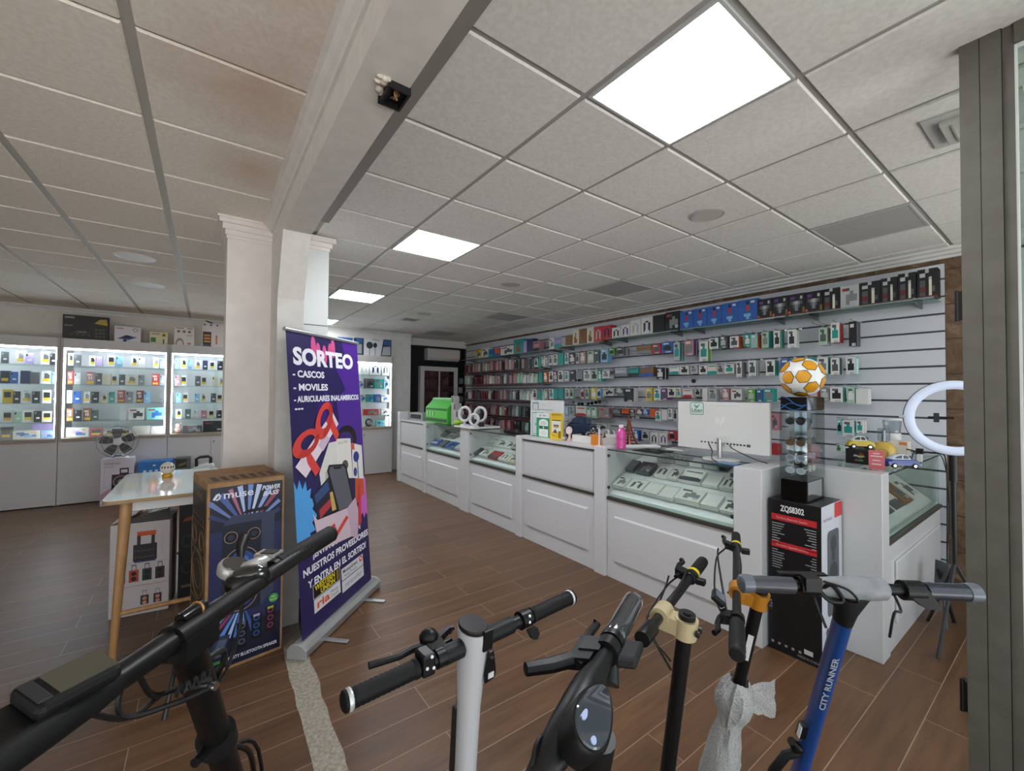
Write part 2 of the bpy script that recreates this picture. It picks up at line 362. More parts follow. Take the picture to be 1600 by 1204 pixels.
# torn-out junction box in the beam's underside edge
t = thing('junction_box', 'open black junction box in ragged plaster on the beam underside', 'junction box', (.52, 1.42, 2.65))
pl = mat('16171a', .35); tp = mat('d8cdbf', .9)
mb = MB(); c = Vector((.515, 1.42, 2.648)); 
for sx, sy, dx, dy in ((-.032, 0, .004, .05), (.036, 0, .004, .05), (0, -.05, .04, .004), (0, .05, .04, .004)): mb.box((c.x+sx-dx, c.y+sy-dy, c.z-.022), (c.x+sx+dx, c.y+sy+dy, c.z+.004), pl)
mb.box((c.x-.034, c.y-.05, c.z-.002), (c.x+.038, c.y+.05, c.z+.002), BLACK); mb.obj('back_box', t)
mb = MB(); random.seed(5)
for k in range(12):
    a = c+Vector((-.05+random.uniform(-.018, .012), random.uniform(-.05, .03), -.002)); mb.ball(a, (random.uniform(.008, .016), random.uniform(.008, .018), random.uniform(.004, .01)), tp, 8, 6)
mb.obj('plaster_edge', t, True)
mb = MB(); 
for k, col in enumerate(('b5894a', '9c6b33', '3b3b40')): mb.tube([c+Vector((.0, .02, 0)), c+Vector((.01-.01*k, .0, -.02)), c+Vector((-.005+.008*k, -.015, -.012)), c+Vector((.0, -.03, 0))], .003, mat(col), 6)
mb.obj('wire', t, True)
# LED panels, lit and unlit
for n, (i, j) in enumerate(LIGHTS+OFFS):
    x0, y0 = GX+i*TX, GY+j*TY; lit = n < 4
    if lit: lab = ['bright square ceiling light panel nearest the camera', 'lit ceiling panel one back from the big bright one', 'lit ceiling panel above the roll-up banner top', 'farthest lit ceiling panel, half hidden by the panelled column'][n]
    else: lab = ['unlit grey ceiling panel over the right-hand counter', 'unlit dark grey ceiling panel above the headphone boxes', 'unlit grey ceiling panel above the phone case racks', 'unlit grey ceiling panel close to the black back wall'][n-4]
    if not lit and n == 4: lab = 'unlit grey ceiling panel nearest the brown stone wall'
    t = thing('ceiling_light', lab, 'ceiling light', (x0+TX/2, y0+TY/2, HC), 'LED panels lit' if lit else 'LED panels switched off')
    mb = MB(); a, b, c_, d = x0+.012, x0+TX-.012, y0+.012, y0+TY-.012; f = .012
    for q in ((a, c_, b, c_+f), (a, d-f, b, d), (a, c_+f, a+f, d-f), (b-f, c_+f, b, d-f)): mb.box((q[0], q[1], HC-.003), (q[2], q[3], HC+.009), mat('c4c5c4', .4))
    mb.obj('frame', t)
    mb = MB(); mb.box((a+f, c_+f, HC), (b-f, d-f, HC+.006), emit('f4f8ff', PANEL_E) if lit else mat('b2b1ae', .45)); mb.obj('diffuser', t)
def ceiling_speaker(x, y, z, r, lab, hexc, grp):
    t = thing('ceiling_speaker', lab, 'ceiling speaker', (x, y, z), grp)
    mb = MB(); mb.lathe([(r, .0), (r, -.006), (r*.9, -.010), (r*.84, -.006)], (x, y, z+.001), mat(hexc, .5), n=32); mb.obj('rim', t, True)
    mb = MB(); mb.lathe([(r*.83, -.001), (r*.83, -.008)], (x, y, z), mat('c2bfbc', .7), n=32); mb.obj('grille', t, True)
for (px, py), lab in zip(((1105, 335), (798, 444), (663, 490)), ('largest round speaker grille in the white tiled ceiling', 'round ceiling speaker grille midway down the shop', 'small round ceiling speaker near the air vent')):
    p = PZ(px, py, HC); ceiling_speaker(p.x, p.y, HC, .115, lab, 'b9b6b3', 'speaker grilles in the tiled ceiling')
for (px, py), lab in zip(((211, 402), (233, 445), (250, 472)), ('round flush white downlight nearest in the warm ceiling', 'middle flush white downlight of the warm ceiling', 'round white downlight closest to the lit cabinets')):
    p = PZ(px, py, HL); t = thing('downlight', lab, 'downlight', (p.x, p.y, HL), 'flush downlights in the warm ceiling')
    mb = MB(); mb.lathe([(.15, .0), (.15, -.004), (.135, -.007), (.13, -.004)], p, mat('efede9', .4), n=32); mb.obj('rim', t, True)
    mb = MB(); mb.lathe([(.129, 0), (.129, -.0058)], p, mat('e6e4e0', .4), n=32); mb.obj('lens', t, True)
p = PZ(641, 499, HC); t = thing('air_vent', 'small square air vent in the ceiling before the lit back cabinet', 'air vent', p)
mb = MB()
for q in ((-.15, -.15, .15, -.125), (-.15, .125, .15, .15), (-.15, -.125, -.125, .125), (.125, -.125, .15, .125)): mb.box((p.x+q[0], p.y+q[1], HC-.006), (p.x+q[2], p.y+q[3], HC+.002), mat('c9c8c4', .4))
mb.obj('frame', t); mb = MB()
for k in range(8): mb.box((p.x-.125, p.y-.12+k*.031, HC-.003), (p.x+.125, p.y-.105+k*.031, HC+.001), mat('8f8e8b', .5))
mb.box((p.x-.125, p.y-.125, HC-.0005), (p.x+.125, p.y+.125, HC+.001), DARK); mb.obj('louvre', t)
# emergency light, recessed, at the picture's right
a, b, d = PZ(1437, 190, HC), PZ(1463, 231, HC), PZ(1500, 168, HC); u = (d-a).normalized(); v = (b-a).normalized()
t = thing('emergency_light', 'recessed rectangular emergency light with ribbed clear cover in the ceiling', 'emergency light', a)
lv = (b-a).length; cc = a+u*.15+v*lv*.5
mb = MB(); 
mb.obox(cc+Vector((0, 0, -.004)), u*.15, v*lv*.5, Vector((0, 0, .005)), mat('c2c2c0', .4)); mb.obj('frame', t)
mb = MB(); mb.obox(cc+u*.012+Vector((0, 0, -.018)), u*.11, v*lv*.34, Vector((0, 0, .012)), mat('c6c4c2', .2))
for k in range(5): mb.obox(cc+u*(-.06+.036*k)+Vector((0, 0, -.032)), u*.006, v*lv*.28, Vector((0, 0, .003)), mat('aaa8a6', .2))
mb.obj('cover', t, bevel=.004)
# glazed frame at the right: post, rail, pane
fr = speckle('frame_aluminium', '5e5b53', '56534b', 12, .03, .5)
fx = 2.17
mb = MB(); mb.box((fx, .214, 0), (fx+.05, .262, HC), fr); mb.box((fx+.003, .212, 0), (fx+.05, .214, HC), BLACK); mb.box((fx, .163, 0), (fx+.05, .212, HC), fr); mb.box((fx+.004, .161, 0), (fx+.05, .163, HC), BLACK); mb.box((fx+.008, .135, 0), (fx+.05, .161, HC), fr)
mb.box((fx, -1.2, 2.79), (fx+.05, .135, HC), fr); mb.box((fx, -1.2, 0), (fx+.05, .135, .12), fr); struct(mb, 'window_frame')
mb = MB(); mb.box((fx+.012, .128, .12), (fx+.03, .136, 2.79), mat('e3e7e6', .3)); mb.box((fx+.012, -1.2, 2.775), (fx+.03, .128, 2.79), mat('cdd3d1', .3)); struct(mb, 'window_gasket')
mb = MB(); mb.box((fx+.018, -1.2, .12), (fx+.026, .128, 2.775), glass('dfe9e4', 1.6)); struct(mb, 'window_1')
for z0, z1, k in ((.497, .60, 0), (1.876, 1.98, 1)):
    t = thing('door_hinge', ['black hinge low on the grey window frame', 'black hinge high on the grey window frame'][k], 'hinge', (fx+.02, .27, z0), 'hinges on the grey frame')
    mb = MB(); mb.box((fx+.008, .262, z0), (fx+.04, .279, z1), BLACK); mb.cyl((fx+.012, .277, z0-.004), (fx+.012, .277, z1+.004), .006, BLACK, n=10); mb.obj('leaf', t)
# added pale and grey blocks standing in for reflections seen in that pane
mb = MB(); mb.box((5.04, .02, .95), (RIGHT, .36, 2.75), mat('d8dfdd', .5)); mb.box((5.02, .16, 1.0), (5.04, .2, 2.7), mat('f2f2ee', .4)); mb.box((5.04, -.6, 0), (RIGHT, .36, .95), mat('77777c', .6)); struct(mb, 'reflection_blocks')
# slatted wall panel
SX = 5.12
mb = MB(); sl = mat('d9dce3', .4); gr = mat('55575c', .6)
zs = [2.755]+[2.62-.15*k for k in range(18)]
y0, y1 = .72, 8.9
zt = 2.755; k = 0
edges = [.0]; z = 2.467-.15*16
while z < 2.755: edges.append(z); z += .15
edges.append(2.755)
for a, b in zip(edges, edges[1:]):
    if b-a > .02: mb.box((SX-.02, y0, a+.009), (SX, y1, b-.009), sl)
mb.box((SX, y0, 0), (RIGHT, y1, 2.755), gr); struct(mb, 'wall_slat')
# ================================================================== PACKAGES AND PHONES
PAL = dict(K=('191b1f', 'black'), W=('e4e3df', 'white'), T=('1f9c92', 'teal'), A=('7fd0cc', 'aqua'), G=('85888b', 'grey'), L=('bdbfbf', 'light grey'), O=('d9642c', 'orange'),
    Y=('e3c022', 'yellow'), R=('bf3638', 'red'), P=('b97f87', 'pink'), B=('2a63b5', 'blue'), N=('1d2a55', 'navy'), V=('5bab3b', 'bright green'), U=('6b3b8b', 'purple'), D=('6d262c', 'dark red'),
    M=('8a6030', 'golden brown'), E=('a9cdb3', 'pale green'), C=('e6dec8', 'cream'), I=('86bbe2', 'light blue'), S=('b9a6dc', 'lilac'), H=('54575c', 'charcoal'), F=('b08a8a', 'dusty pink'), Q=('3d5a50', 'dark green'))
def col(k, r=.4): return mat(PAL[k][0] if len(k) == 1 else k, r)
_PK = {}
def pack_mesh(wd, dp, ht, base, design, face='-x', side=None, seed=0):
    """A carton: front face carries a printed grid (one connected mesh). Front looks to -x (wall goods) or -y (cabinet goods). Origin at the bottom of the front's middle."""
    key = (round(wd, 3), round(dp, 3), round(ht, 3), base, design, face, side, seed % 4, seed > 90)
    if key in _PK: return _PK[key]
    rnd = random.Random(str(key)); mb = MB(); bm = col(base); sm = col(side) if side else bm
    us, vs, cell = [0, 1], [0, 1], {}
    if design == 'plain': pass
    elif design == 'blister':      # header band, window with a dark or coloured item, footer
        us = [0, .16, .36, .64, .84, 1]; vs = [0, .12, .22, .62, .76, .9, 1]
        it = rnd.choice(['K', 'W', 'H', 'G', 'L']) if base not in 'WLC' else rnd.choice(['K', 'H', 'G', 'T', 'K'])
        for u in (1, 2, 3): cell[(u, 2)] = it
        cell[(2, 3)] = it; cell[(1, 4)] = cell[(2, 4)] = 'W' if base not in 'WLCE' else 'H'
        cell[(2, 0)] = cell[(3, 0)] = 'L'
    elif design == 'stripe':
        us = [0, .12, .88, 1]; vs = [0, .3, .36, .78, .88, 1]; a = rnd.choice('LHG' if seed > 90 else 'TRKBG'); cell = {(1, 1): a, (1, 3): a, (0, 0): a, (1, 0): a, (2, 0): a}
    elif design == 'case':         # phone case: darker window for the camera, pale sleeve edge
        us = [0, .12, .3, .5, .88, 1]; vs = [0, .08, .2, .7, .85, .94, 1]
        c = rnd.choice(['K', 'H', 'W', 'F', 'D', 'K'])
        cell = {(1, 4): c, (2, 4): c, (1, 3): c}
        for u in range(5): cell[(u, 0)] = 'H'
    elif design == 'sticker':      # phone carton: dark picture, yellow price sticker
        us = [0, .15, .3, .7, .85, 1]; vs = [0, .12, .2, .42, .5, .72, .82, .9, 1]
        d = rnd.choice('KHKG')
        for u in (1, 2, 3): cell[(u, 2)] = 'Y'
        for u in (2, 3): cell[(u, 4)] = d; cell[(u, 3)] = d
        cell[(2, 5)] = d; cell[(1, 7)] = 'L'; cell[(2, 7)] = 'L'
    elif design == 'stickerdark':
        us = [0, .15, .3, .7, .85, 1]; vs = [0, .12, .2, .42, .5, .72, .82, .9, 1]
        for v in (3, 4, 5): 
            for u in (1, 2, 3): cell[(u, v)] = 'K'
        for u in (1, 2, 3): cell[(u, 2)] = 'Y'
    elif design == 'phone':
        us = [0, .1, .3, .45, .75, 1]; vs = [0, .3, .44, .72, .8, .92, 1]
        d = 'K' if base not in ('K', 'H') else 'G'
        cell = {(1, 3): d, (1, 4): d, (2, 1): 'W', (3, 1): 'W'}
    elif design == 'promo':        # red price card over the box
        us = [0, .12, .3, .45, .55, .7, .88, 1]; vs = [0, .1, .26, .36, .42, .66, .72, .86, .93, 1]
        for u in range(1, 6): cell[(u, 1)] = 'Y'; cell[(u, 8)] = 'R'
        for v in (4,): cell[(2, v)] = 'W'; cell[(4, v)] = 'W'; cell[(3, v)] = 'R'
        for u in (1, 2, 3, 4): cell[(u, 6)] = 'C'
    elif design == 'tablet':       # slanted tablet picture on a white carton
        us = [0, .12, .25, .42, .58, .7, .85, 1]; vs = [0, .18, .34, .5, .66, .8, 1]
        c, d = ('B', 'I') if seed % 2 else ('S', 'B')
        cell = {(1, 3): c, (2, 3): c, (2, 2): c, (3, 2): d, (3, 3): c, (4, 2): d, (4, 1): d, (5, 1): d, (3, 1): d, (2, 4): c, (1, 4): c, (5, 4): 'Y', (5, 2): c}
    elif design == 'gadget':
        us = [0, .1, .3, .5, .7, .9, 1]; vs = [0, .15, .3, .6, .75, .88, 1]; d = rnd.choice('KHG' if seed > 90 else 'KHGB')
        cell = {(2, 2): d, (3, 2): d, (2, 1): d, (3, 3): d, (1, 4): 'H' if seed > 90 else 'R', (2, 4): 'H', (4, 1): 'L', (4, 2): d}
    elif design == 'headphones':
        us = [0, .2, .3, .38, .62, .7, .8, 1]; vs = [0, .15, .25, .5, .7, .8, 1]
        d = {0: 'L', 1: 'H' if seed > 90 else 'N', 2: 'K', 3: 'H' if seed > 90 else 'U'}[seed % 4]
        cell = {(1, 1): d, (1, 2): d, (2, 3): d, (3, 4): d, (4, 3): d, (5, 2): d, (5, 1): d, (2, 2): d, (4, 2): d, (1, 3): d, (5, 3): d}
    elif design == 'dial':         # clipper sets: fan of light tool shapes on black
        us = [0, .14, .28, .4, .5, .6, .72, .86, 1]; vs = [0, .1, .2, .34, .5, .66, .74, .88, 1]
        cell = {(3, 2): 'G', (4, 2): 'G', (2, 3): 'H', (3, 3): 'G', (4, 3): 'G', (5, 3): 'H', (1, 4): 'H', (2, 4): 'G', (3, 4): 'L', (4, 4): 'L', (5, 4): 'G', (6, 4): 'H', (0, 1): 'O', (7, 1): 'M', (7, 2): 'M', (6, 6): 'L', (1, 6): 'U', (2, 6): 'U', (0, 0): 'D', (1, 0): 'D', (2, 0): 'D', (3, 0): 'D', (4, 0): 'D', (5, 0): 'D', (6, 0): 'D', (7, 0): 'D'}
    elif design == 'razor':
        us = [0, .12, .4, .58, .72, .88, 1]; vs = [0, .08, .2, .4, .62, .72, .86, 1]
        cell = {(3, 1): 'C', (3, 2): 'C', (3, 3): 'C', (3, 4): 'L', (1, 5): 'L', (1, 3): 'H', (1, 2): 'D', (1, 1): 'H', (4, 2): 'H', (2, 6): 'L'}
        for u in range(6): cell[(u, 0)] = 'D'
    elif design == 'figure':       # blue toy cartons: red figure, pale caption, white price tag
        us = [0, .3, .42, .58, .66, .86, 1]; vs = [0, .1, .22, .36, .46, .76, .82, .92, 1]
        cell = {(2, 4): 'R', (2, 5): 'N', (2, 6): 'N', (2, 2): 'I', (1, 2): 'I', (3, 2): 'I', (4, 6): 'W', (1, 1): 'B', (2, 1): 'I'}
    elif design == 'bottle':
        us = [0, .25, .42, .58, .75, 1]; vs = [0, .12, .4, .55, .8, 1]
        cell = {(1, 1): 'M', (2, 1): 'M', (3, 1): 'M', (2, 2): 'M', (2, 3): 'M', (1, 2): 'M' if seed % 2 else base}
    P = {}
    def vert(i, j):
        if (i, j) not in P:
            u, v = us[i], vs[j]; x = (u-.5)*wd; z = v*ht
            P[(i, j)] = mb.bm.verts.new((x, 0, z))
        return P[(i, j)]
    for i in range(len(us)-1):
        for j in range(len(vs)-1):
            mb.face([vert(i, j), vert(i+1, j), vert(i+1, j+1), vert(i, j+1)], col(cell[(i, j)]) if (i, j) in cell else bm)
    n, k = len(us)-1, len(vs)-1
    bk = [mb.bm.verts.new(((a-.5)*wd, dp, b*ht)) for a, b in ((0, 0), (1, 0), (1, 1), (0, 1))]
    mb.face([bk[1], bk[0], bk[3], bk[2]], sm)
    mb.face([vert(i, 0) for i in range(n, -1, -1)]+[bk[0], bk[1]], sm)
    mb.face([vert(i, k) for i in range(n+1)]+[bk[2], bk[3]], sm)
    mb.face([vert(0, j) for j in range(k+1)]+[bk[3], bk[0]], sm)
    mb.face([vert(n, j) for j in range(k, -1, -1)]+[bk[1], bk[2]], sm)
    if face == '-x': bmesh.ops.rotate(mb.bm, verts=mb.bm.verts, cent=(0, 0, 0), matrix=Matrix.Rotation(-math.pi/2, 3, 'Z'))
    me = mb.mesh('carton', fix=False); _PK[key] = me; return me
def put(name, me, loc, label, cat, group=None, rz=0, rx=0):
    o = bpy.data.objects.new(name, me); C.objects.link(o); o.location = loc; o.rotation_euler = (rx, 0, rz); WORLD_OF[o.name] = Matrix.Identity(4)
    return tag(o, label, cat, group)
def cname(b): 
    return PAL[b][1] if len(b) == 1 else 'coloured'
# ================================================================== LIT DISPLAY CABINETS
SHELF_Z = [1.957, 1.689, 1.420, 1.160]
FLOOR_Z = .932
def cabinet(x0, x1, yf, yb, lab, doors, ledgecol='b7aea2'):
    t = thing('display_cabinet', lab, 'display cabinet', ((x0+x1)/2, yf, 0), 'lit display cabinets')
    g = mat('b2aba4', .45); pw = mat('e6e7ea', .35)
    mb = MB()
    mb.box((x0, yf, .883), (x0+.03, yb, 2.335), g); mb.box((x1-.03, yf, .883), (x1, yb, 2.335), g); mb.box((x0, yf+.0205, 0), (x0+.03, yb, .882), g); mb.box((x1-.03, yf+.0205, 0), (x1, yb, .882), g)
    mb.box((x0+.03, yf+.002, 2.20), (x1-.03, yb, 2.335), mat('c9c6c3', .45)); mb.box((x0+.03, yb-.03, .0), (x1-.03, yb, 2.2), pw)
    mb.box((x0+.03, yf+.02, .02), (x1-.03, yb-.03, .89), mat('c4c2c0', .45)); mb.obj('carcass', t)
    mb = MB(); mb.box((x0+.03, yf-.012, .885), (x1-.03, yb-.03, .930), wood_led); mb.obj('ledge', t, bevel=.003)
    for a, b, key in doors:
        mb = MB(); mb.box((a+.0012, yf, .012), (b-.0012, yf+.02, .882), mat('c9c7c6', .4)); d = mb.obj('door', t, bevel=.002)
        if key is not None:
            mb = MB(); mb.cyl((key, yf-.008, .79), (key, yf+.002, .79), .012, CHROME, n=14); mb.box((key-.003, yf-.03, .765), (key+.003, yf-.006, .80), STEEL); mb.obj('lock', d, True)
    for z in SHELF_Z:
        mb = MB(); mb.box((x0+.032, yf+.06, z-.008), (x1-.032, yb-.03, z), glass('f2f8f6', .8)); o = mb.obj('glass_shelf', t)
    for nm, a, b in (('top', (x0+.034, yf+.035, 2.175), (x1-.034, yf+.05, 2.198)), ('l', (x0+.031, yf+.03, .95), (x0+.045, yf+.045, 2.17)), ('r', (x1-.045, yf+.03, .95), (x1-.031, yf+.045, 2.17))):
        mb = MB(); mb.box(a, b, emit('e8f2ff', STRIP_E)); mb.obj('light_strip', t)
    m_ = (x0+x1)/2
    for a, b, y in ((x0+.032, m_+.03, yf+.012), (m_-.03, x1-.032, yf+.022)):
        mb = MB(); mb.box((a, y, .935), (b, y+.005, 2.196), glass('fafcfb', .5)); mb.obj('glass_door', t)
    return t
wood_led = wood_grain('pale_wood_edge', '8f8071', 'a89a8a', (2, 30, 30))
CF, CB = 8.44, 9.04
cabinet(-2.84, -1.648, CF, CB, 'lit cabinet of phones left of the narrow divider, cut by the picture edge', [(-2.84, -1.648, None)])
cabinet(-1.644, -.468, CF, CB, 'lit cabinet of phones behind the desk fan', [(-1.644, -.468, None)])
cabinet(-.464, .74, CF, CB, 'lit cabinet beside the big white column', [(-.464, .08, None), (.08, .74, .125)])
cabinet(1.87, 3.065, 8.3, 8.6, 'lit cabinet of headphones behind the banner', [(1.87, 2.47, None), (2.47, 3.065, 2.505)])
def zoomed(ox, oy, s): return lambda x, y: (ox+x/s, oy+y/s)
ZA, ZB, ZC, ZD = zoomed(0, 520, 6.686), zoomed(90, 520, 6.689), zoomed(250, 480, 5.473), zoomed(500, 500, 6.02)
KIND = {'w': ('phone_box', 'sticker', 'phone carton with yellow sticker', 'W', .06, 'box'), 'wd': ('phone_box', 'stickerdark', 'phone carton with dark picture', 'W', .06, 'box'),
        'p': ('smartphone', 'phone', 'smartphone with white tag', None, .012, 'phone'), 'b': ('phone_box', 'plain', 'phone carton', None, .06, 'box'), 'bs': ('phone_box', 'stickerdark', 'phone carton with yellow sticker', None, .06, 'box'),
        'r': ('phone_box', 'promo', 'promotion carton with digits', None, .06, 'box'), 't': ('tablet_box', 'tablet', 'tablet carton lying upright', None, .07, 'box'), 'g': ('gadget_box', 'gadget', 'gadget carton', None, .08, 'box'), 'h': ('headphone_box', 'headphones', 'headphone carton', None, .09, 'box')}
def stock(zf, rows, cab, yf, ybase, xa, xb):
    for ri, (z, items) in enumerate(rows):
        shelf = ['top', 'second', 'third', 'fourth', 'bottom'][ri]
        for k, it in enumerate(items):
            x0, x1, yt, kd, *r = it; base = r[0] if r else None; back = r[1] if len(r) > 1 else 0
            nm, des, txt, b0, dp, cat = KIND[kd]; base = base or b0
            y = yf+.13+back-(.015 if kd == 'p' else 0)
            a, _ = zf(x0, yt); b, ytop = zf(x1, yt)
            pa, pb = PY(a, ytop, y), PY(b, ytop, y); pa.x = max(pa.x, xa+.05); pb.x = min(pb.x, xb-.05); wd = max(.02, pb.x-pa.x-.004); h = max(.03, (pa.z+pb.z)/2-z)
            me = pack_mesh(wd, dp, h, base, des, '-y', seed=k+ri)
            put(nm, me, ((pa.x+pb.x)/2, y, z+.001), f'{cname(base)} {txt}, {shelf} shelf of {cab}, {ordn(k+1)} from left', cat, f'stock in {cab}')
Z5 = SHELF_Z+[FLOOR_Z]
stock(ZA, [(Z5[0], [(10,95,195,'p','H'),(165,265,185,'w'),(262,360,212,'p','S'),(425,525,195,'w'),(520,600,215,'p','K')]),
    (Z5[1], [(0,105,395,'bs','N'),(106,192,405,'p','B'),(212,312,395,'b','N'),(314,402,410,'b','H'),(430,540,395,'w'),(540,602,410,'p','I')]),
    (Z5[2], [(25,133,590,'bs','Y'),(134,216,610,'p','K'),(226,334,600,'w'),(336,418,610,'p','K'),(440,542,595,'wd'),(546,602,615,'p','H')]),
    (Z5[3], [(20,136,810,'wd'),(142,236,820,'p','E'),(240,350,805,'wd'),(354,438,815,'p','K'),(440,545,818,'bs','C'),(550,602,830,'p','K')]),
    (Z5[4], [(0,128,985,'bs','H'),(132,424,1020,'t','W'),(428,602,1020,'t','I'),(332,600,945,'b','S',.09)])], 'left phone cabinet', CF, CB, -2.84, -1.648)
stock(ZB, [(Z5[0], [(78,170,210,'w'),(173,250,230,'p','H'),(328,400,240,'w'),(403,470,245,'b','S'),(522,602,232,'wd'),(605,685,245,'p','I'),(768,838,242,'w'),(841,915,255,'p','W'),(998,1066,255,'w'),(1070,1135,265,'p','I')]),
    (Z5[1], [(75,168,400,'r','R'),(172,245,415,'p','L'),(298,388,410,'r','F'),(395,468,420,'p','H'),(472,560,430,'b','C'),(563,628,435,'wd'),(640,710,435,'p','H'),(716,830,440,'w','C'),(842,910,440,'p','G'),(985,1063,428,'r','R'),(1068,1135,440,'p','G')]),
    (Z5[2], [(70,157,600,'p','W'),(162,248,610,'p','B'),(270,342,615,'w'),(353,435,615,'p','K'),(457,520,640,'w','C'),(536,600,615,'p','T'),(625,708,598,'r','R'),(713,790,612,'p','G'),(823,900,602,'r','D'),(902,970,612,'p','I'),(1078,1130,692,'b','H')]),
    (Z5[3], [(75,167,790,'r','M'),(172,255,807,'p','K'),(265,353,790,'r','M'),(357,430,807,'p','Q'),(650,720,820,'b','W'),(740,910,785,'g','W'),(930,1110,780,'g','A')]),
    (Z5[4], [(60,330,987,'t','W'),(336,474,995,'bs','R'),(480,600,1010,'w'),(606,770,1010,'bs','C'),(788,970,972,'b','W'),(974,1122,975,'b','W')])], 'middle phone cabinet', CF, CB, -1.644, -.468)
stock(ZC, [(Z5[0], [(128,168,440,'p','A'),(178,230,435,'w'),(242,275,445,'p','I'),(298,350,452,'w'),(364,410,455,'p','N'),(424,470,457,'wd'),(490,540,460,'p','K')]),
    (Z5[1], [(128,176,583,'p','F'),(179,230,582,'wd'),(300,350,588,'p','H'),(352,402,587,'wd'),(446,496,592,'p','C'),(503,545,600,'w')]),
    (Z5[2], [(138,186,732,'p','I'),(192,242,732,'wd'),(296,340,737,'p','I'),(348,395,737,'w'),(434,482,735,'p','H'),(485,535,737,'wd')]),
    (Z5[3], [(134,186,870,'w'),(214,266,870,'p','Q'),(290,332,880,'p','L'),(350,402,880,'p','P'),(414,465,876,'wd'),(482,530,880,'p','K')]),
    (Z5[4], [(192,362,1012,'g','H'),(367,542,972,'g','K')])], 'right phone cabinet', CF, CB, -.464, .74)
stock(ZD, [(Z5[0], [(366,462,410,'h','W'),(471,574,410,'h','W'),(585,674,410,'h','W')]),
    (Z5[1], [(362,412,570,'g','L'),(420,504,550,'g','H'),(513,594,555,'g','T'),(600,672,555,'g','I')]),
    (Z5[2], [(376,430,700,'g','L'),(436,506,697,'g','T'),(511,570,697,'g','B'),(576,668,702,'g','W')]),
    (Z5[3], [(410,552,837,'g','R'),(576,660,833,'g','W')]),
    (Z5[4], [(370,424,968,'b','W'),(530,610,942,'t','A'),(613,662,905,'h','W')])], 'headphone cabinet', 8.26, 8.6, 1.87, 3.065)
# figurine and ball speaker inside the cabinets
p = PY(250+155/5.473, 480+1075/5.473, CF+.14); t = thing('figurine', 'small pinkish seated figurine at the bottom left of the right cabinet', 'figurine', (p.x, CF+.16, FLOOR_Z))
mb = MB(); mb.ball((p.x, CF+.16, .985), (.05, .045, .05), mat('c9a19a'), 14, 8); mb.obj('body', t, True)
mb = MB(); mb.ball((p.x, CF+.155, 1.055), (.038, .036, .036), mat('d9b7ac'), 14, 8); mb.ball((p.x-.03, CF+.155, 1.085), .014, mat('c9a19a'), 8, 6); mb.ball((p.x+.03, CF+.155, 1.085), .014, mat('c9a19a'), 8, 6); mb.obj('head', t, True)
p = PY(500+463/6.02, 500+960/6.02, 8.42); t = thing('ball_speaker', 'round dark ball speaker at the bottom of the headphone cabinet', 'speaker', (p.x, 8.45, FLOOR_Z))
mb = MB(); mb.ball((p.x, 8.45, FLOOR_Z+.08), (.075, .075, .08), mat('2a2c2e', .3), 18, 12); mb.obj('body', t, True)
mb = MB(); mb.torus((p.x, 8.385, FLOOR_Z+.085), (0, -1, .1), .045, .008, CHROME, 20, 8); mb.lathe([(.038, 0), (.03, .012)], (p.x, 8.378, FLOOR_Z+.085), mat('8c8f92', .3), (0, -1, .1), 18); mb.obj('cone_ring', t, True)
# cartons lying on the cabinet tops
def topbox(name, x0, x1, z1, y, dp, base, label, art):
    t = thing(name, label, 'box', ((x0+x1)/2, y, 2.336), 'cartons on the cabinet tops')
    mb = MB(); mb.box((x0, y, 2.336), (x1, y+dp, z1), mat(base, .5)); mb.obj('carton', t, bevel=.002)
    mb = MB(); art(mb, x0, x1, 2.336, z1, y-.0015); mb.obj('front_print', t, fix=False); return t
def rect(mb, x0, x1, z0, z1, y, c): mb.poly([(x0, y, z0), (x1, y, z0), (x1, y, z1), (x0, y, z1)], mat(c) if isinstance(c, str) else c)
def disc(mb, x, z, r, y, c, n=20, ry=None):
    ry = ry or r; mb.poly([(x+r*math.cos(2*math.pi*k/n), y, z+ry*math.sin(2*math.pi*k/n)) for k in range(n)], mat(c))
def art1(mb, x0, x1, z0, z1, y):
    w = x1-x0; h = z1-z0
    mb.poly([(x0+w*.68, y, z1-h*.3), (x1-.01, y, z1-h*.36), (x1-.02, y, z1-h*.1), (x0+w*.8, y, z1-h*.12)], mat('b59a3a'))
    rect(mb, x0+.02, x0+.12, z1-.05, z1-.025, y, '9a9a94'); rect(mb, x0+.02, x0+.1, z1-.16, z1-.145, y, '8b8b86'); rect(mb, x0+w*.3, x0+w*.52, z0+.1, z0+.12, y, '7d7a70')
    for i in range(3):
        for j in range(3): rect(mb, x0+w*.7+i*.04, x0+w*.7+i*.04+.028, z0+.04+j*.05, z0+.04+j*.05+.03, y, '55523f')
    for k in range(10): mb.poly([(x0+w*.15+k*.02, y, z0+.05+.02*(k % 3)), (x0+w*.15+k*.02+.03, y, z0+.055+.02*(k % 3)), (x0+w*.15+k*.02+.02, y, z0+.09+.02*(k % 4))], mat('4a4940'))
topbox('game_box', -1.655, -1.18, 2.685, 8.56, .07, '2a2823', 'large black carton with a yellow corner leaning on the cabinet top', art1)
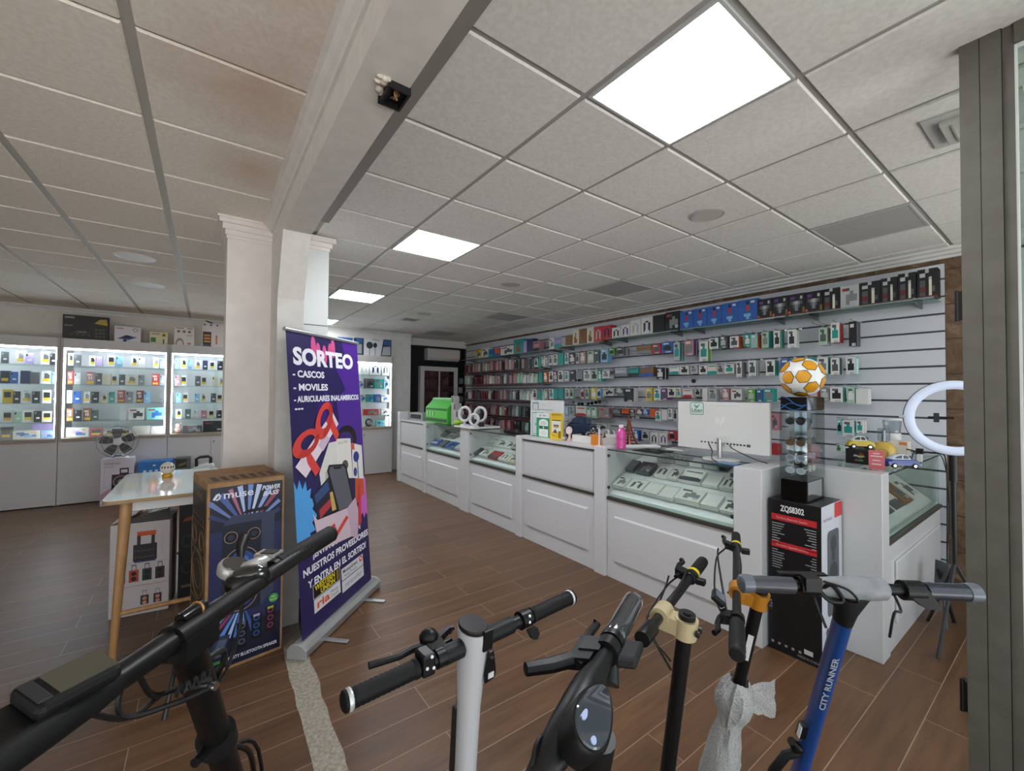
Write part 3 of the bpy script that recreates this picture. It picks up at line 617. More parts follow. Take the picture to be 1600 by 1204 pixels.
def art2(mb, x0, x1, z0, z1, y):
    w = x1-x0; h = z1-z0; mb.poly([(x0+.03, y, z0+.05), (x0+w*.55, y, z0+.035), (x1-.04, y, z0+.08), (x0+w*.45, y, z0+.11)], mat('3b4d86'))
    mb.poly([(x0+w*.3, y-.0005, z0+.06), (x0+w*.65, y-.0005, z0+.07), (x0+w*.6, y-.0005, z0+.1), (x0+w*.38, y-.0005, z0+.1)], mat('23262e'))
    mb.torus((x1-.06, y, z1-.05), (0, 1, 0), .025, .003, mat('555a66'), 16, 4); rect(mb, x0+.02, x0+.1, z1-.045, z1-.025, y, 'b98a92'); disc(mb, x0+w*.4, z0+.02, .022, y, '333844')
topbox('drone_box', -1.115, -.82, 2.575, 8.56, .12, 'dcd8da', 'white carton with a blue drone picture on the cabinet top', art2)
def art3(mb, x0, x1, z0, z1, y):
    rect(mb, x0+.015, x0+.075, z0+.03, z0+.10, y, '3f7a3a'); disc(mb, x1-.045, z1-.045, .03, y, 'd8b92c'); disc(mb, x1-.045, z1-.045, .016, y-.0005, '3a3a2c'); rect(mb, x1-.055, x1-.04, z0+.01, z0+.08, y, '2b2b2b'); rect(mb, x0+.02, x0+.12, z1-.04, z1-.02, y, '8c8f7c')
topbox('pruner_box', -.715, -.50, 2.525, 8.57, .1, 'd9cfa8', 'small cream carton with green picture on the cabinet top', art3)
def art4(mb, x0, x1, z0, z1, y):
    w = x1-x0
    for k in range(3): disc(mb, x0+w*(.22+.27*k), z1-.075, .02, y, '6b6462'); disc(mb, x0+w*(.66+.1*k), z1-.135, .008, y, 'a8453c')
    mb.poly([(x0+w*.08+w*.42*(.5-.5*math.cos(math.pi*k/12)), y, z0+.01+.11*math.sin(math.pi*k/12)) for k in range(13)], mat('8c8784')); mb.poly([(x0+w*.14+w*.3*(.5-.5*math.cos(math.pi*k/12)), y-.0005, z0+.01+.07*math.sin(math.pi*k/12)) for k in range(13)], mat('d8cfca'))
    rect(mb, x0+.02, x0+.12, z1-.03, z1-.018, y, '9a6b60'); rect(mb, x1-.09, x1-.02, z1-.03, z1-.018, y, '55504e'); rect(mb, x1-.09, x1-.04, z0+.02, z0+.05, y, 'c8807a')
topbox('headset_box', -.42, -.165, 2.635, 8.56, .1, 'ded6d2', 'white carton with a half-round picture and three dots on the cabinet top', art4)
def art5(mb, x0, x1, z0, z1, y):
    mb.poly([(x0+.0, y, z0+.01), (x0+.13, y, z0+.01), (x0+.115, y, z0+.04), (x0+.02, y, z0+.04)], mat('4a5560')); rect(mb, x0+.01, x0+.12, z0+.04, z0+.25, y, '33363a')
    for k in range(3): rect(mb, x0+.025, x0+.108, z0+.075+k*.05, z0+.105+k*.05, y-.0006, 'd08a3a')
    rect(mb, x0+.18, x0+.205, z0+.05, z0+.2, y, 'c77f3c')
    for k in range(3): disc(mb, x0+.03+k*.085, z1-.03, .014, y, '4d4d4d')
    disc(mb, x1-.05, z1-.085, .014, y, '4d4d4d')
topbox('heater_box', -.06, .30, 2.73, 8.55, .12, 'd9d2ce', 'tall white carton with an orange-barred heater picture next to the column', art5)
p = Vector((.03, 8.6, 2.732)); t = thing('black_tool', 'small black tool lying on top of the heater carton', 'tool', p)
mb = MB(); mb.tube([p+Vector((-.045, 0, .045)), p+Vector((0, 0, .02)), p+Vector((.05, 0, .008))], [.006, .011, .008], BLACK, 8); mb.obj('handle', t, True)
def art6(mb, x0, x1, z0, z1, y):
    w = x1-x0; h = z1-z0
    mb.poly([(x0+w*.6, y, z0), (x1, y, z0), (x1, y, z1), (x0+w*.7, y, z1)], mat('303a4a')); rect(mb, x0+w*.72, x1-.01, z1-h*.32, z1-.02, y-.0006, '2d5f9c')
    mb.poly([(x0+w*.64, y-.0008, z0+.02), (x1-.02, y-.0008, z0+.03), (x1-.02, y-.0008, z0+h*.6), (x0+w*.7, y-.0008, z0+h*.55)], mat('b4b8bc'))
    disc(mb, x0+w*.2, z1-h*.4, w*.12, y, '33363a', ry=h*.2); rect(mb, x0+w*.19, x0+w*.21, z0+.01, z1-h*.55, y, '4c4f52'); disc(mb, x0+w*.4, z1-h*.38, w*.07, y, '2a2c30', ry=h*.15); rect(mb, x0+w*.39, x0+w*.41, z0+.01, z1-h*.5, y, '4c4f52'); rect(mb, x0+w*.3, x0+w*.55, z1-.035, z1-.02, y, '90949a')
topbox('microphone_box', 2.50, 3.05, 2.68, 8.38, .1, 'd6dade', 'white carton with two black microphones on the headphone cabinet', art6)
def art7(mb, x0, x1, z0, z1, y):
    rect(mb, x0+.02, x1-.02, z1-.1, z1-.01, y, '2d5f9c'); rect(mb, x0+.02, x1-.02, z0+.03, z1-.12, y, '9aa0a8')
topbox('stand_box', 2.33, 2.48, 2.67, 8.38, .1, '30394a', 'dark narrow carton with a blue panel behind the banner corner', art7)
topbox('plain_box', 1.98, 2.31, 2.67, 8.4, .1, 'cdd0d2', 'pale carton on the headphone cabinet, mostly hidden by the banner', art7)
# ================================================================== SHOP COUNTER
FX, BX = 2.9, 3.48
def ypx(px, py, X=2.9): return PX(px, py, X).y
cwood = WHITE
def plinth(t, y0, y1, upper=False):
    mb = MB(); mb.box((FX, y0, 0), (BX, y1, .675), WHITE); 
    if upper: mb.box((FX, y0, .70), (BX, y1, 1.08), WHITE)
    mb.obj('body', t)
    mb = MB(); a, b = y0+.09, y1-.08; z0, z1 = .15, .545; e = .012
    mb.hexa([(FX, a, z0), (FX, b, z0), (FX-.001, b, z0), (FX-.001, a, z0), (FX, a, z1), (FX, b, z1), (FX-.001, b, z1), (FX-.001, a, z1)], WHITE)
    mb.bm.clear()
    p = [(FX+.001, a, z0), (FX+.001, b, z0), (FX+.001, b, z1), (FX+.001, a, z1)]; q = [(FX-.016, a+e, z0+e), (FX-.016, b-e, z0+e), (FX-.016, b-e, z1-e), (FX-.016, a+e, z1-e)]
    P_ = [mb.bm.verts.new(v) for v in p]; Q_ = [mb.bm.verts.new(v) for v in q]
    mb.face(Q_, WHITE)
    for k in range(4): mb.face([P_[k], P_[(k+1) % 4], Q_[(k+1) % 4], Q_[k]], WHITE)
    mb.face(P_, WHITE)
    mb.obj('raised_panel', t)
    mb = MB(); mb.box((FX-.012, y0, .675), (BX, y1, .70), STRIP); mb.obj('edge_strip', t)
def glass_case(t, y0, y1):
    gm = glass('f8fcfa', .8); gd = glass('f8fcfa', .8)
    mb = MB(); mb.box((FX+.004, y0, .70), (FX+.011, y1, 1.108), gm); mb.obj('front_glass', t)
    mb = MB(); mb.box((FX-.002, y0+.001, 1.108), (BX, y1-.001, 1.117), glass('f7fbf9', .9)); mb.obj('top_glass', t)
    mb = MB(); mb.box((FX-.003, y0+.001, 1.1075), (FX+.002, y1-.001, 1.1175), mat('30413c', .2)); mb.obj('glass_edge', t)
    sw = mat('e9ebeb', .35); 
    mb = MB(); prof = [(FX+.016, .71), (FX+.04, .735), (FX+.19, .80), (FX+.195, .865), (FX+.215, .872), (FX+.36, .925), (FX+.365, .985), (FX+.56, 1.03), (FX+.56, .71)]
    mb.prism([(x, y0+.004, z) for x, z in prof], (0, y1-y0-.008, 0), sw); mb.obj('stepped_tray', t)
    mb = MB(); mb.box((FX+.012, y0, .702), (FX+.03, y1, .722), mat('c9d6d2', .2)); mb.obj('lower_rail', t)
    for y in (y0+.015, y1-.015):
        for z in (.78, 1.06):
            mb = MB(); mb.cyl((FX-.006, y, z), (FX+.004, y, z), .014, mat('55595b', .3, .6), n=16); mb.obj('clip', t, True)
def post(y0, y1, x0=FX-.028, x1=BX, h=1.13, lab='', side=False):
    t = thing('counter_post', lab, 'post', ((x0+x1)/2, (y0+y1)/2, 0), 'white posts between the counter units')
    mb = MB(); mb.box((x0, y0, 0), (x1 if side else x0+.16, y1, h), WHITE); mb.obj('panel', t, bevel=.004)
    if not side:
        mb = MB(); mb.box((x0+.16, y0+.02, 0), (x1-.01, y1-.02, h-.03), WHITE); mb.obj('divider', t)
    return t
U = [(6.40, 7.40), (5.16, 6.30), (3.865, 4.93), (2.665, 3.755), (1.415, 2.53)]
post(7.402, 7.52, h=1.26, lab='white post at the far end of the counter, tallest of them')
post(6.302, 6.398, h=1.12, lab='white post between the solid far unit and the first glass case')
post(4.932, 5.158, h=1.13, lab='broad white post carrying the white watch stands')
post(3.757, 3.863, h=1.13, lab='white post left of the solid white counter with the leaflet signs')
post(2.532, 2.663, h=1.13, lab='white post beside the pink bottle')
post(1.235, 1.413, x1=3.46, h=1.125, lab='wide white end post next to the tall speaker carton', side=True)
labs = ['solid white counter unit at the far end under the green display', 'glass-fronted counter unit with blue cartons, behind the watch stands', 'glass-fronted counter unit with two rows of white cartons', 'solid white counter unit under the leaflet signs and blue car', 'long glass-fronted counter unit under the white monitor']
for k, (y0, y1) in enumerate(U):
    solid = k in (0, 3)
    y0 += .002; y1 -= .002
    t = thing('counter_unit', labs[k], 'counter', (3.2, (y0+y1)/2, 0), 'white counter units along the wall')
    plinth(t, y0, y1, solid)
    if solid:
        mb = MB(); mb.box((FX-.012, y0, 1.08), (BX, y1, 1.098), STRIP); mb.obj('edge_strip', t)
        mb = MB(); mb.box((FX-.02, y0, 1.098), (BX, y1, 1.12), WHITE); mb.obj('worktop', t, bevel=.003)
        mb = MB(); mb.box((FX-.006, y0+.03, .715), (FX+.002, y1-.03, 1.065), mat('cfcfd0', .3)); mb.obj('upper_panel', t)
    else: glass_case(t, y0, y1)
CT = 1.1175     # height of glass tops
# goods in the cases: tilted on the stepped trays
def case_goods(zf, rows, where, ylo, yhi):
    for ri, (x, z, ang, items) in enumerate(rows):
        for k, (x0, x1, base, kd, dp, h) in enumerate(items):
            pa = PX(*zf(x0, ri), x); pb = PX(*zf(x1, ri), x); ya, yb = min(pa.y, yhi-.01), max(pb.y, ylo+.01)
            if ya-yb < .03: continue
            y = (ya+yb)/2; wd = (ya-yb)*.94
            h = min(h, (.135, .14, .11)[ri]); x = (2.945, 3.122, 3.285)[ri]; me = pack_mesh(wd, dp, h, base, kd, '-x', seed=k+ri*3+100)
            o = bpy.data.objects.new('accessory_box', me); C.objects.link(o); o.location = (x, y, z+.006+dp*math.sin(math.radians(ang))); o.rotation_euler = (0, math.radians(ang), 0); WORLD_OF[o.name] = Matrix.Identity(4)
            tag(o, f'{cname(base)} accessory carton, {["front", "middle", "back"][ri]} row of {where}, {ordn(k+1)} from left', 'box', f'cartons in {where}')
def zy(ox, oy, s, ys): return lambda x, ri: (ox+x/s, oy+ys[ri]/s)
case_goods(zy(930, 560, 4.459, (900, 800, 730)), [
    (2.965, .765, 62, [(95,205,'W','gadget',.035,.15),(205,318,'W','headphones',.035,.15),(325,428,'W','plain',.035,.14),(434,535,'W','plain',.03,.13),(542,722,'W','gadget',.045,.16),(726,846,'W','plain',.04,.15),(860,962,'W','gadget',.03,.13)]),
    (3.13, .885, 58, [(165,265,'H','plain',.035,.2),(275,375,'H','gadget',.035,.2),(400,492,'W','headphones',.03,.13),(500,565,'W','gadget',.03,.13),(572,730,'W','stripe',.035,.13),(740,850,'W','plain',.03,.13),(858,955,'W','headphones',.03,.13)]),
    (3.295, 1.0, 72, [(430,545,'L','gadget',.03,.11),(555,640,'L','headphones',.03,.11),(650,740,'W','plain',.03,.11),(752,850,'L','gadget',.03,.11),(860,920,'K','plain',.03,.11)])], 'the case under the monitor', *U[4])
case_goods(zy(600, 500, 4.012, (845, 760, 720)), [
    (2.965, .765, 62, [(535,585,'H','stripe',.03,.14),(590,640,'W','gadget',.03,.14),(645,705,'R','stripe',.03,.14),(710,760,'W','headphones',.03,.14),(765,812,'C','gadget',.03,.14)]),
    (3.13, .885, 58, [(585,640,'L','gadget',.03,.13),(645,690,'W','stripe',.03,.13),(695,745,'W','gadget',.03,.13),(750,790,'W','gadget',.03,.13),(795,830,'H','stripe',.03,.13)])], 'the second glass case', *U[2])
case_goods(zy(600, 500, 4.012, (745, 700)[0:2]+(700,), ), [
    (2.965, .765, 62, [(290,335,'B','stripe',.04,.2),(340,372,'H','plain',.04,.2),(378,432,'B','gadget',.04,.2),(436,466,'L','plain',.04,.16)]),
    (3.13, .885, 58, [(300,340,'I','plain',.03,.13),(345,385,'H','plain',.03,.13),(390,430,'G','stripe',.03,.13)])], 'the first glass case', *U[1])
# ------------------------------------------------ right-hand counter, turned towards the front
RX0, RX1, RY0, RY1 = 3.30, 5.02, .75, 1.2
t = thing('counter_unit', 'white glass-fronted counter turned towards the front, right of the sunglasses tower', 'counter', (4.2, 1.0, 0), 'white counter units along the wall')
mb = MB(); mb.box((3.45, RY0, 0), (RX1, RY1, .675), WHITE); mb.obj('body', t)
mb = MB(); mb.box((3.60, RY0-.014, .15), (4.92, RY0, .545), WHITE); mb.obj('raised_panel', t, bevel=.008)
mb = MB(); mb.box((3.45, RY0-.012, .675), (RX1, RY1, .70), STRIP); mb.obj('edge_strip', t)
gm = glass('f8fcfa', .8)
mb = MB(); mb.box((3.46, RY0+.004, .70), (RX1-.008, RY0+.011, 1.108), gm); mb.obj('front_glass', t)
mb = MB(); mb.box((RX1-.008, RY0+.004, .70), (RX1, RY1, 1.108), gm); mb.obj('side_glass', t)
mb = MB(); mb.box((3.45, RY0-.003, 1.108), (RX1+.003, RY1, 1.117), glass('f7fbf9', .9)); mb.obj('top_glass', t)
mb = MB(); mb.box((3.45, RY0-.005, 1.1075), (RX1+.004, RY0, 1.1175), mat('30413c', .2)); mb.obj('glass_edge', t)
mb = MB(); mb.prism([(3.47, RY0+.03, .712), (3.47, RY0+.40, 1.0), (3.47, RY0+.40, .712)], (RX1-3.47-.03, 0, 0), mat('dfe5e3', .35)); mb.obj('sloped_tray', t)
mb = MB(); mb.box((3.46, RY0+.012, .702), (RX1-.01, RY0+.03, .722), mat('c9d6d2', .2)); mb.obj('lower_rail', t)
t = thing('counter_post', 'white end panel of the turned counter, behind the blue scooter', 'post', (3.38, .95, 0), 'white posts between the counter units')
mb = MB(); mb.box((RX0, RY0-.01, 0), (3.449, 1.23, 1.13), WHITE); mb.obj('panel', t, bevel=.004)
for k, (x0, x1, base, kd) in enumerate([(3.50, 3.72, 'G', 'stripe'), (3.76, 4.02, 'H', 'gadget'), (4.06, 4.32, 'W', 'stripe'), (4.36, 4.58, 'M', 'gadget'), (4.62, 4.86, 'W', 'gadget')]):
    me = pack_mesh(x1-x0, .02, .2, base, kd, '-y', seed=k+100)
    o = bpy.data.objects.new('accessory_box', me); C.objects.link(o); o.location = ((x0+x1)/2, RY0+.08, .780); o.rotation_euler = (math.radians(-52), 0, 0); WORLD_OF[o.name] = Matrix.Identity(4)
    tag(o, f'{cname(base)} flat pack, lower row in the turned glass case, {ordn(k+1)} from left', 'box', 'flat packs in the turned glass case')
for k, (x0, x1, base, kd) in enumerate([(3.52, 3.8, 'M', 'gadget'), (3.85, 4.2, 'O', 'stripe'), (4.3, 4.7, 'W', 'gadget')]):
    me = pack_mesh(x1-x0, .02, .17, base, kd, '-y', seed=k+103)
    o = bpy.data.objects.new('accessory_box', me); C.objects.link(o); o.location = ((x0+x1)/2, RY0+.25, .912); o.rotation_euler = (math.radians(-52), 0, 0); WORLD_OF[o.name] = Matrix.Identity(4)
    tag(o, f'{cname(base)} flat pack, upper row in the turned glass case, {ordn(k+1)} from left', 'box', 'flat packs in the turned glass case')
# ================================================================== GOODS ON THE SLAT WALL
Z1, Z2, Z3, Z4, Z5, Z6, Z7 = zoomed(720, 480, 6.02), zoomed(900, 460, 6.02), zoomed(1040, 400, 6.02), zoomed(1260, 400, 5.47), zoomed(930, 560, 4.459), zoomed(1180, 560, 4.459), zoomed(1100, 250, 4.0)
HX = 4.88
ROWN = ['top hook row', 'second hook row', 'third hook row', 'fourth hook row', 'lowest hook row']
hung = [[] for _ in range(5)]       # (y, z0, z1, width, base, design, depth)
def hang(row, zf, lst, design=None):
    for it in lst:
        x0, x1, yt, yb, base, *r = it
        xs = r[0] if r and isinstance(r[0], (int, float)) else None
        des = next((q for q in r if isinstance(q, str) and len(q) > 1), 'blister'); side = next((q for q in r if isinstance(q, str) and len(q) == 1), None)
        a, t0 = zf(x0, yt); b, b0 = zf(x1, yb); p, q = PX(a, (t0+b0)/2, HX), PX(b, (t0+b0)/2, HX)
        zt, zb = PX((a+b)/2, t0, HX).z, PX((a+b)/2, b0, HX).z
        dp = .12
        if xs: s_, _ = zf(xs, yb); dp = max(.03, min(.22, PY(s_, (t0+b0)/2, q.y).x-HX))
        hung[row].append((p.y, q.y, zb, zt, base, des, side, dp))
# the dense racks of phone cases at the far end, five rows
random.seed(11)
fam = 'FFDHGKLFHEWQDKFHGDKLFP'
rows_z = [(2.075, 2.295), (1.795, 2.01), (1.475, 1.68), (1.155, 1.375), (.87, 1.085)]
for r, (zb, zt) in enumerate(rows_z):
    y = 8.55; ymin = [5.75, 5.9, 5.62, 5.62, 5.9][r]
    k = 0
    while y > ymin:
        wd = random.uniform(.078, .1); b = random.choice(fam) if y > 6.6 else random.choice('WETLHKFEWQ')
        if r in (3,) and random.random() < .25: b = 'D'
        hung[r].append((y, y-wd, zb+random.uniform(-.004, .004), zt-random.uniform(0, .05), b, 'case', None, random.uniform(.12, .2)))
        y -= wd+random.uniform(.012, .03); k += 1
hang(0, Z1, [(690,722,480,560,'W'),(735,775,458,552,'O'),(782,825,470,548,'G'),(830,862,448,545,'W'),(868,905,440,545,'W'),(915,968,432,540,'T','plain'),(976,1010,432,530,'W'),(1016,1075,435,530,'K'),(1084,1114,427,530,'L'),(1120,1172,418,525,'F'),(1186,1248,410,522,'E'),(1252,1308,408,520,'Q'),(1316,1384,390,520,'I'),(1395,1445,384,450,'V')])
hang(0, Z2, [(375,455,500,572,'H'),(572,708,476,552,'M','stripe'),(712,792,470,552,'R'),(800,905,445,545,'B'),(915,972,450,620,'L','T',1030),(1020,1110,430,570,'P','U',1150),(1165,1243,440,627,'W','V',1290),(1256,1344,410,512,'W','T'),(1352,1420,390,500,'H')])
hang(0, Z3, [(600,680,752,862,'W','O',724),(735,795,732,850,'T','T'),(800,866,732,862,'A','O',900),(905,966,712,862,'E','T',1012),(1016,1076,702,862,'W','T',1134),(1146,1222,690,860,'W','W',1348)])
hang(0, Z4, [(110,180,612,762,'E','G',195),(206,284,570,736,'W','R',325),(360,428,556,768,'K','H',514)])
hang(1, Z1, [(735,765,612,705,'T','plain'),(782,815,610,700,'O'),(828,866,605,700,'W'),(870,912,602,700,'D'),(916,966,596,700,'W'),(982,1016,598,695,'W'),(1022,1076,596,695,'K'),(1084,1142,592,676,'G','plain'),(1150,1214,590,690,'W'),(1224,1286,590,692,'E'),(1290,1322,590,692,'T'),(1332,1392,592,668,'W'),(1400,1445,580,640,'H')])
hang(1, Z2, [(372,478,690,768,'L','stripe'),(490,590,686,768,'T','stripe'),(606,724,680,770,'M','stripe'),(756,824,690,796,'K'),(884,968,676,748,'W','stripe'),(976,1056,670,750,'W'),(1076,1140,668,742,'L'),(1152,1228,664,750,'W'),(1232,1318,658,750,'C','stripe'),(1330,1392,660,738,'L')])
hang(1, Z3, [(486,546,1022,1108,'L'),(552,640,1016,1102,'W'),(666,720,990,1137,'W','G',775),(782,850,982,1130,'W','G',920),(940,1028,975,1122,'W','T',1076),(1084,1180,968,1100,'B','T'),(1190,1290,962,1092,'A','T',1312),(1322,1404,952,1100,'T','A')])
hang(1, Z4, [(96,186,864,1005,'W','T'),(206,286,870,1012,'W','Q',330),(336,420,862,1006,'W','A',506)])
hang(2, Z1, [(672,716,770,865,'W'),(735,770,768,862,'L'),(778,812,768,862,'E'),(826,866,766,862,'W'),(872,912,765,860,'T','plain'),(918,962,765,860,'T','plain'),(984,1016,765,860,'W'),(1022,1056,765,856,'E'),(1062,1126,765,842,'G','plain'),(1130,1166,765,862,'P'),(1170,1206,765,862,'E'),(1226,1282,758,866,'Y'),(1286,1322,765,850,'I'),(1336,1436,762,832,'L','gadget')])
hang(2, Z2, [(256,340,882,952,'L','gadget'),(362,446,880,930,'Q'),(456,548,880,1008,'K','W',572),(652,712,878,1002,'Y'),(732,796,890,996,'W'),(800,864,888,988,'U'),(868,938,880,966,'C'),(946,982,880,968,'W'),(1006,1092,890,970,'W','stripe'),(1112,1166,884,955,'L'),(1192,1238,880,996,'W','plain'),(1246,1322,890,1000,'L'),(1372,1440,880,990,'P')])
hang(2, Z5, [(946,1018,214,288,'W','gadget'),(1064,1114,210,300,'V'),(1124,1164,214,300,'B'),(1170,1250,204,300,'I','T')])
hang(2, Z6, [(54,128,208,300,'T','T'),(368,444,196,282,'R'),(450,520,205,290,'G'),(526,612,200,302,'W','T',632),(640,694,200,310,'E','T'),(700,788,210,318,'W','plain')])
hang(3, Z1, [(980,1010,930,1022,'I'),(1016,1060,930,1022,'L'),(1078,1172,930,1032,'W','stripe'),(1182,1222,938,1030,'E'),(1230,1280,938,1040,'E'),(1292,1388,942,1036,'F','gadget')])
hang(3, Z2, [(326,424,1068,1122,'H','gadget'),(432,498,1072,1140,'O','stripe'),(506,560,1078,1165,'K','W'),(568,628,1076,1132,'D'),(632,684,1076,1132,'B'),(690,742,1074,1150,'O','plain'),(748,800,1098,1192,'W'),(808,858,1085,1180,'W','plain'),(866,906,1072,1176,'W'),(912,948,1076,1190,'L')])
hang(3, Z6, [(106,158,380,500,'P','gadget'),(566,604,420,530,'A','T'),(610,688,432,540,'W','A',700),(704,752,430,520,'W')])
hang(4, Z5, [(272,304,498,572,'B'),(326,376,505,568,'L'),(386,440,515,600,'W','headphones'),(444,502,520,602,'W','headphones'),(512,560,505,570,'R')])
hang(4, Z6, [(106,156,590,672,'R','plain'),(560,600,600,650,'E')])
hang(4, Z1, [(980,1060,1060,1130,'L','gadget'),(1290,1370,1090,1160,'L','gadget')])
n_stack = MB(); sc_m = {}
peg = mat('a9abad', .25, .9); pegs = []
for r, lst in enumerate(hung):
    lst.sort(key=lambda q: -q[0]); prev = None; k = 0
    for (ya, yb, zb, zt, base, des, side, dp) in lst:
        if prev is not None and ya > prev-.003: ya = prev-.003
        if ya-yb < .025: continue
        prev = yb; k += 1; wd = ya-yb; yc = (ya+yb)/2; n = 1
        thick = min(dp, .03 if des != 'case' else .018)
        jit = random.uniform(-.012, .012); x = HX+jit
        me = pack_mesh(round(wd, 2), thick, round(zt-zb, 2), base, des, '-x', side, seed=k)
        nm = 'phone_case' if des == 'case' else 'accessory_pack'
        zz = (zb+zt)/2-round(zt-zb, 2)/2
        o = put(nm, me, (x, yc, zz), f'{cname(base)} {"phone case pack" if des == "case" else "hanging pack"} on the {ROWN[r]}, {ordn(k)} from the black wall', 'phone case' if des == 'case' else 'pack', 'packs on the slat wall hooks')
        # the packs queued behind it on the same hook
        xx = x+thick+.004; c2 = col(side or base)
        while xx+.02 < min(x+dp, SX-.03):
            t_ = random.uniform(.014, .024); d = random.uniform(-.003, .003)
            n_stack.box((xx, yb+.003+d, zz), (xx+t_, ya-.003+d, zz+(zt-zb)-random.uniform(0, .01)), c2 if random.random() < .8 else col('W')); xx += t_+.003
        pegs.append((yc, zt, r, k, x))
tag(n_stack.obj('packs_behind'), 'packs queued behind the front packs on the slat wall hooks', 'packs', None, 'stuff')
pm = MB(); pm.tube([(0, 0, 0), (-.02, 0, .004), (-.26, 0, .004), (-.275, 0, .016)], .0028, peg, 6); pm.box((-.004, -.014, -.012), (.006, .014, .03), peg); peg_me = pm.mesh('hook', True)
for i, (y, z, r, k, x) in enumerate(pegs):
    put('slat_hook', peg_me, (SX-.006, y, z+.006), f'metal hook carrying the {ordn(k)} pack of the {ROWN[r]}, from the black wall', 'hook', 'hooks on the slat wall')
# empty hooks with nothing on them, price rails under the case racks
for k, (px, py) in enumerate(((1272, 506), (1283, 505), (984, 548), (1042, 572))):
    p = PX(px, py, HX); put('slat_hook', peg_me, (SX-.006, p.y, p.z), f'bare metal hook without goods on the slat wall, {ordn(k+1)} of the bare ones', 'hook', 'bare hooks on the slat wall')
rail = mat('5c2a30', .3)
for r, (zb, zt) in enumerate(rows_z):
    mb = MB(); mb.box((HX-.03, 5.7, zb-.028), (HX+.16, 8.6, zb-.016), mat('3b2a2d', .35)); mb.box((HX-.036, 5.7, zb-.036), (HX-.03, 8.6, zb-.012), rail); tag(mb.obj('case_rail'), f'dark red rail under the phone cases of the {ROWN[r]}', 'rail', 'rails under the phone cases')
# glass shelf in lengths on metal brackets, with the cartons on top
SHX = 4.80
segs = [(.74, 1.80, 2.425), (1.83, 3.02, 2.425), (3.05, 4.22, 2.425), (4.25, 5.35, 2.40), (5.38, 6.9, 2.375), (6.93, 8.6, 2.375)]
for k, (a, b, z) in enumerate(segs):
    t = thing('glass_shelf', f'glass shelf length high on the slat wall, {ordn(k+1)} from the brown stone wall', 'shelf', (4.95, (a+b)/2, z), 'glass shelf lengths on the slat wall')
    mb = MB(); mb.box((SHX, a, z-.010), (SX-.001, b, z), glass('d9e8e4', 1.0)); mb.obj('pane', t)
    mb = MB(); mb.box((SHX-.002, a, z-.0105), (SHX, b, z+.0005), mat('7f9a94', .2)); mb.obj('edge', t)
    for y in (a+.12, b-.16):
        mb = MB(); mb.prism([(SX-.004, y-.006, z-.012), (SX-.30, y-.006, z-.012), (SX-.30, y-.006, z-.02), (SX-.004, y-.006, z-.05)], (0, .012, 0), STEEL); mb.box((SX-.008, y-.02, z-.09), (SX+.0, y+.02, z-.012), STEEL); mb.box((SX-.30, y-.008, z-.02), (SX-.285, y+.008, z+.012), STEEL); mb.obj('bracket', t)
def shelf_z(y):
    for a, b, z in segs:
        if a-.05 <= y <= b+.02: return z
    return 2.4
shelf_goods = []
def onshelf(zf, lst):
    for x0, x1, yt, base, des, *r in lst:
        a, t0 = zf(x0, yt); b, _ = zf(x1, yt); p, q = PX(a, t0, 4.85), PX(b, t0, 4.85); shelf_goods.append([p.y, q.y, (p.z+q.z)/2, base, des, r[0] if r else .12])
onshelf(Z1, [(140,190,402,'Y','gadget'),(195,258,385,'W','gadget'),(262,312,392,'B','stripe'),(316,368,385,'O','stripe'),(376,495,366,'W','gadget'),(500,585,300,'T','bottle'),(590,618,318,'S','plain'),(622,680,296,'N','plain'),(662,738,320,'P','stripe'),(832,874,290,'W','gadget'),(880,944,282,'S','stripe'),(948,984,285,'L','plain'),(990,1046,262,'M','plain'),(1052,1110,212,'C','bottle'),(1116,1180,202,'M','plain'),(1186,1250,190,'C','bottle'),(1256,1330,180,'R','headphones'),(1334,1414,170,'R','headphones')])
onshelf(Z2, [(338,418,310,'W','headphones'),(424,506,284,'W','headphones'),(512,608,240,'W','headphones'),(614,720,216,'W','headphones'),(724,834,192,'K','plain'),(840,972,162,'K','gadget')])
onshelf(Z3, [(134,260,516,'B','figure'),(263,386,492,'B','figure'),(389,526,468,'B','figure'),(529,680,440,'B','figure'),(683,862,408,'B','figure')])
onshelf(Z7, [(326,423,868,'K','dial'),(426,523,852,'K','dial'),(526,629,836,'K','dial'),(632,738,820,'K','dial'),(742,848,802,'K','razor'),(852,968,782,'L','gadget'),(972,1102,760,'K','razor'),(1105,1208,735,'K','razor'),(1212,1324,706,'K','razor'),(1332,1458,680,'K','razor')])
shelf_goods.sort(key=lambda q: -q[0]); prev = None
TXT = {'gadget': 'small gadget carton', 'stripe': 'banded carton', 'plain': 'plain carton', 'bottle': 'perfume carton', 'headphones': 'headphone carton', 'figure': 'toy carton with a red figure', 'dial': 'clipper set carton', 'razor': 'shaver carton'}
for k, (ya, yb, zt, base, des, dp) in enumerate(shelf_goods):
    if prev is not None and ya > prev-.003: ya = prev-.003
    prev = yb; yc = (ya+yb)/2; z = max(shelf_z(ya), shelf_z(yb), shelf_z(yc)) if abs(ya-yb) < .5 else shelf_z(yc)
    me = pack_mesh(ya-yb, dp, max(.08, zt-z), base, des, '-x', seed=k)
    put('carton', me, (4.85, yc, z+.001), f'{cname(base)} {TXT[des]} on the glass shelf, {ordn(k+1)} from the black wall', 'box', 'cartons on the glass shelf')
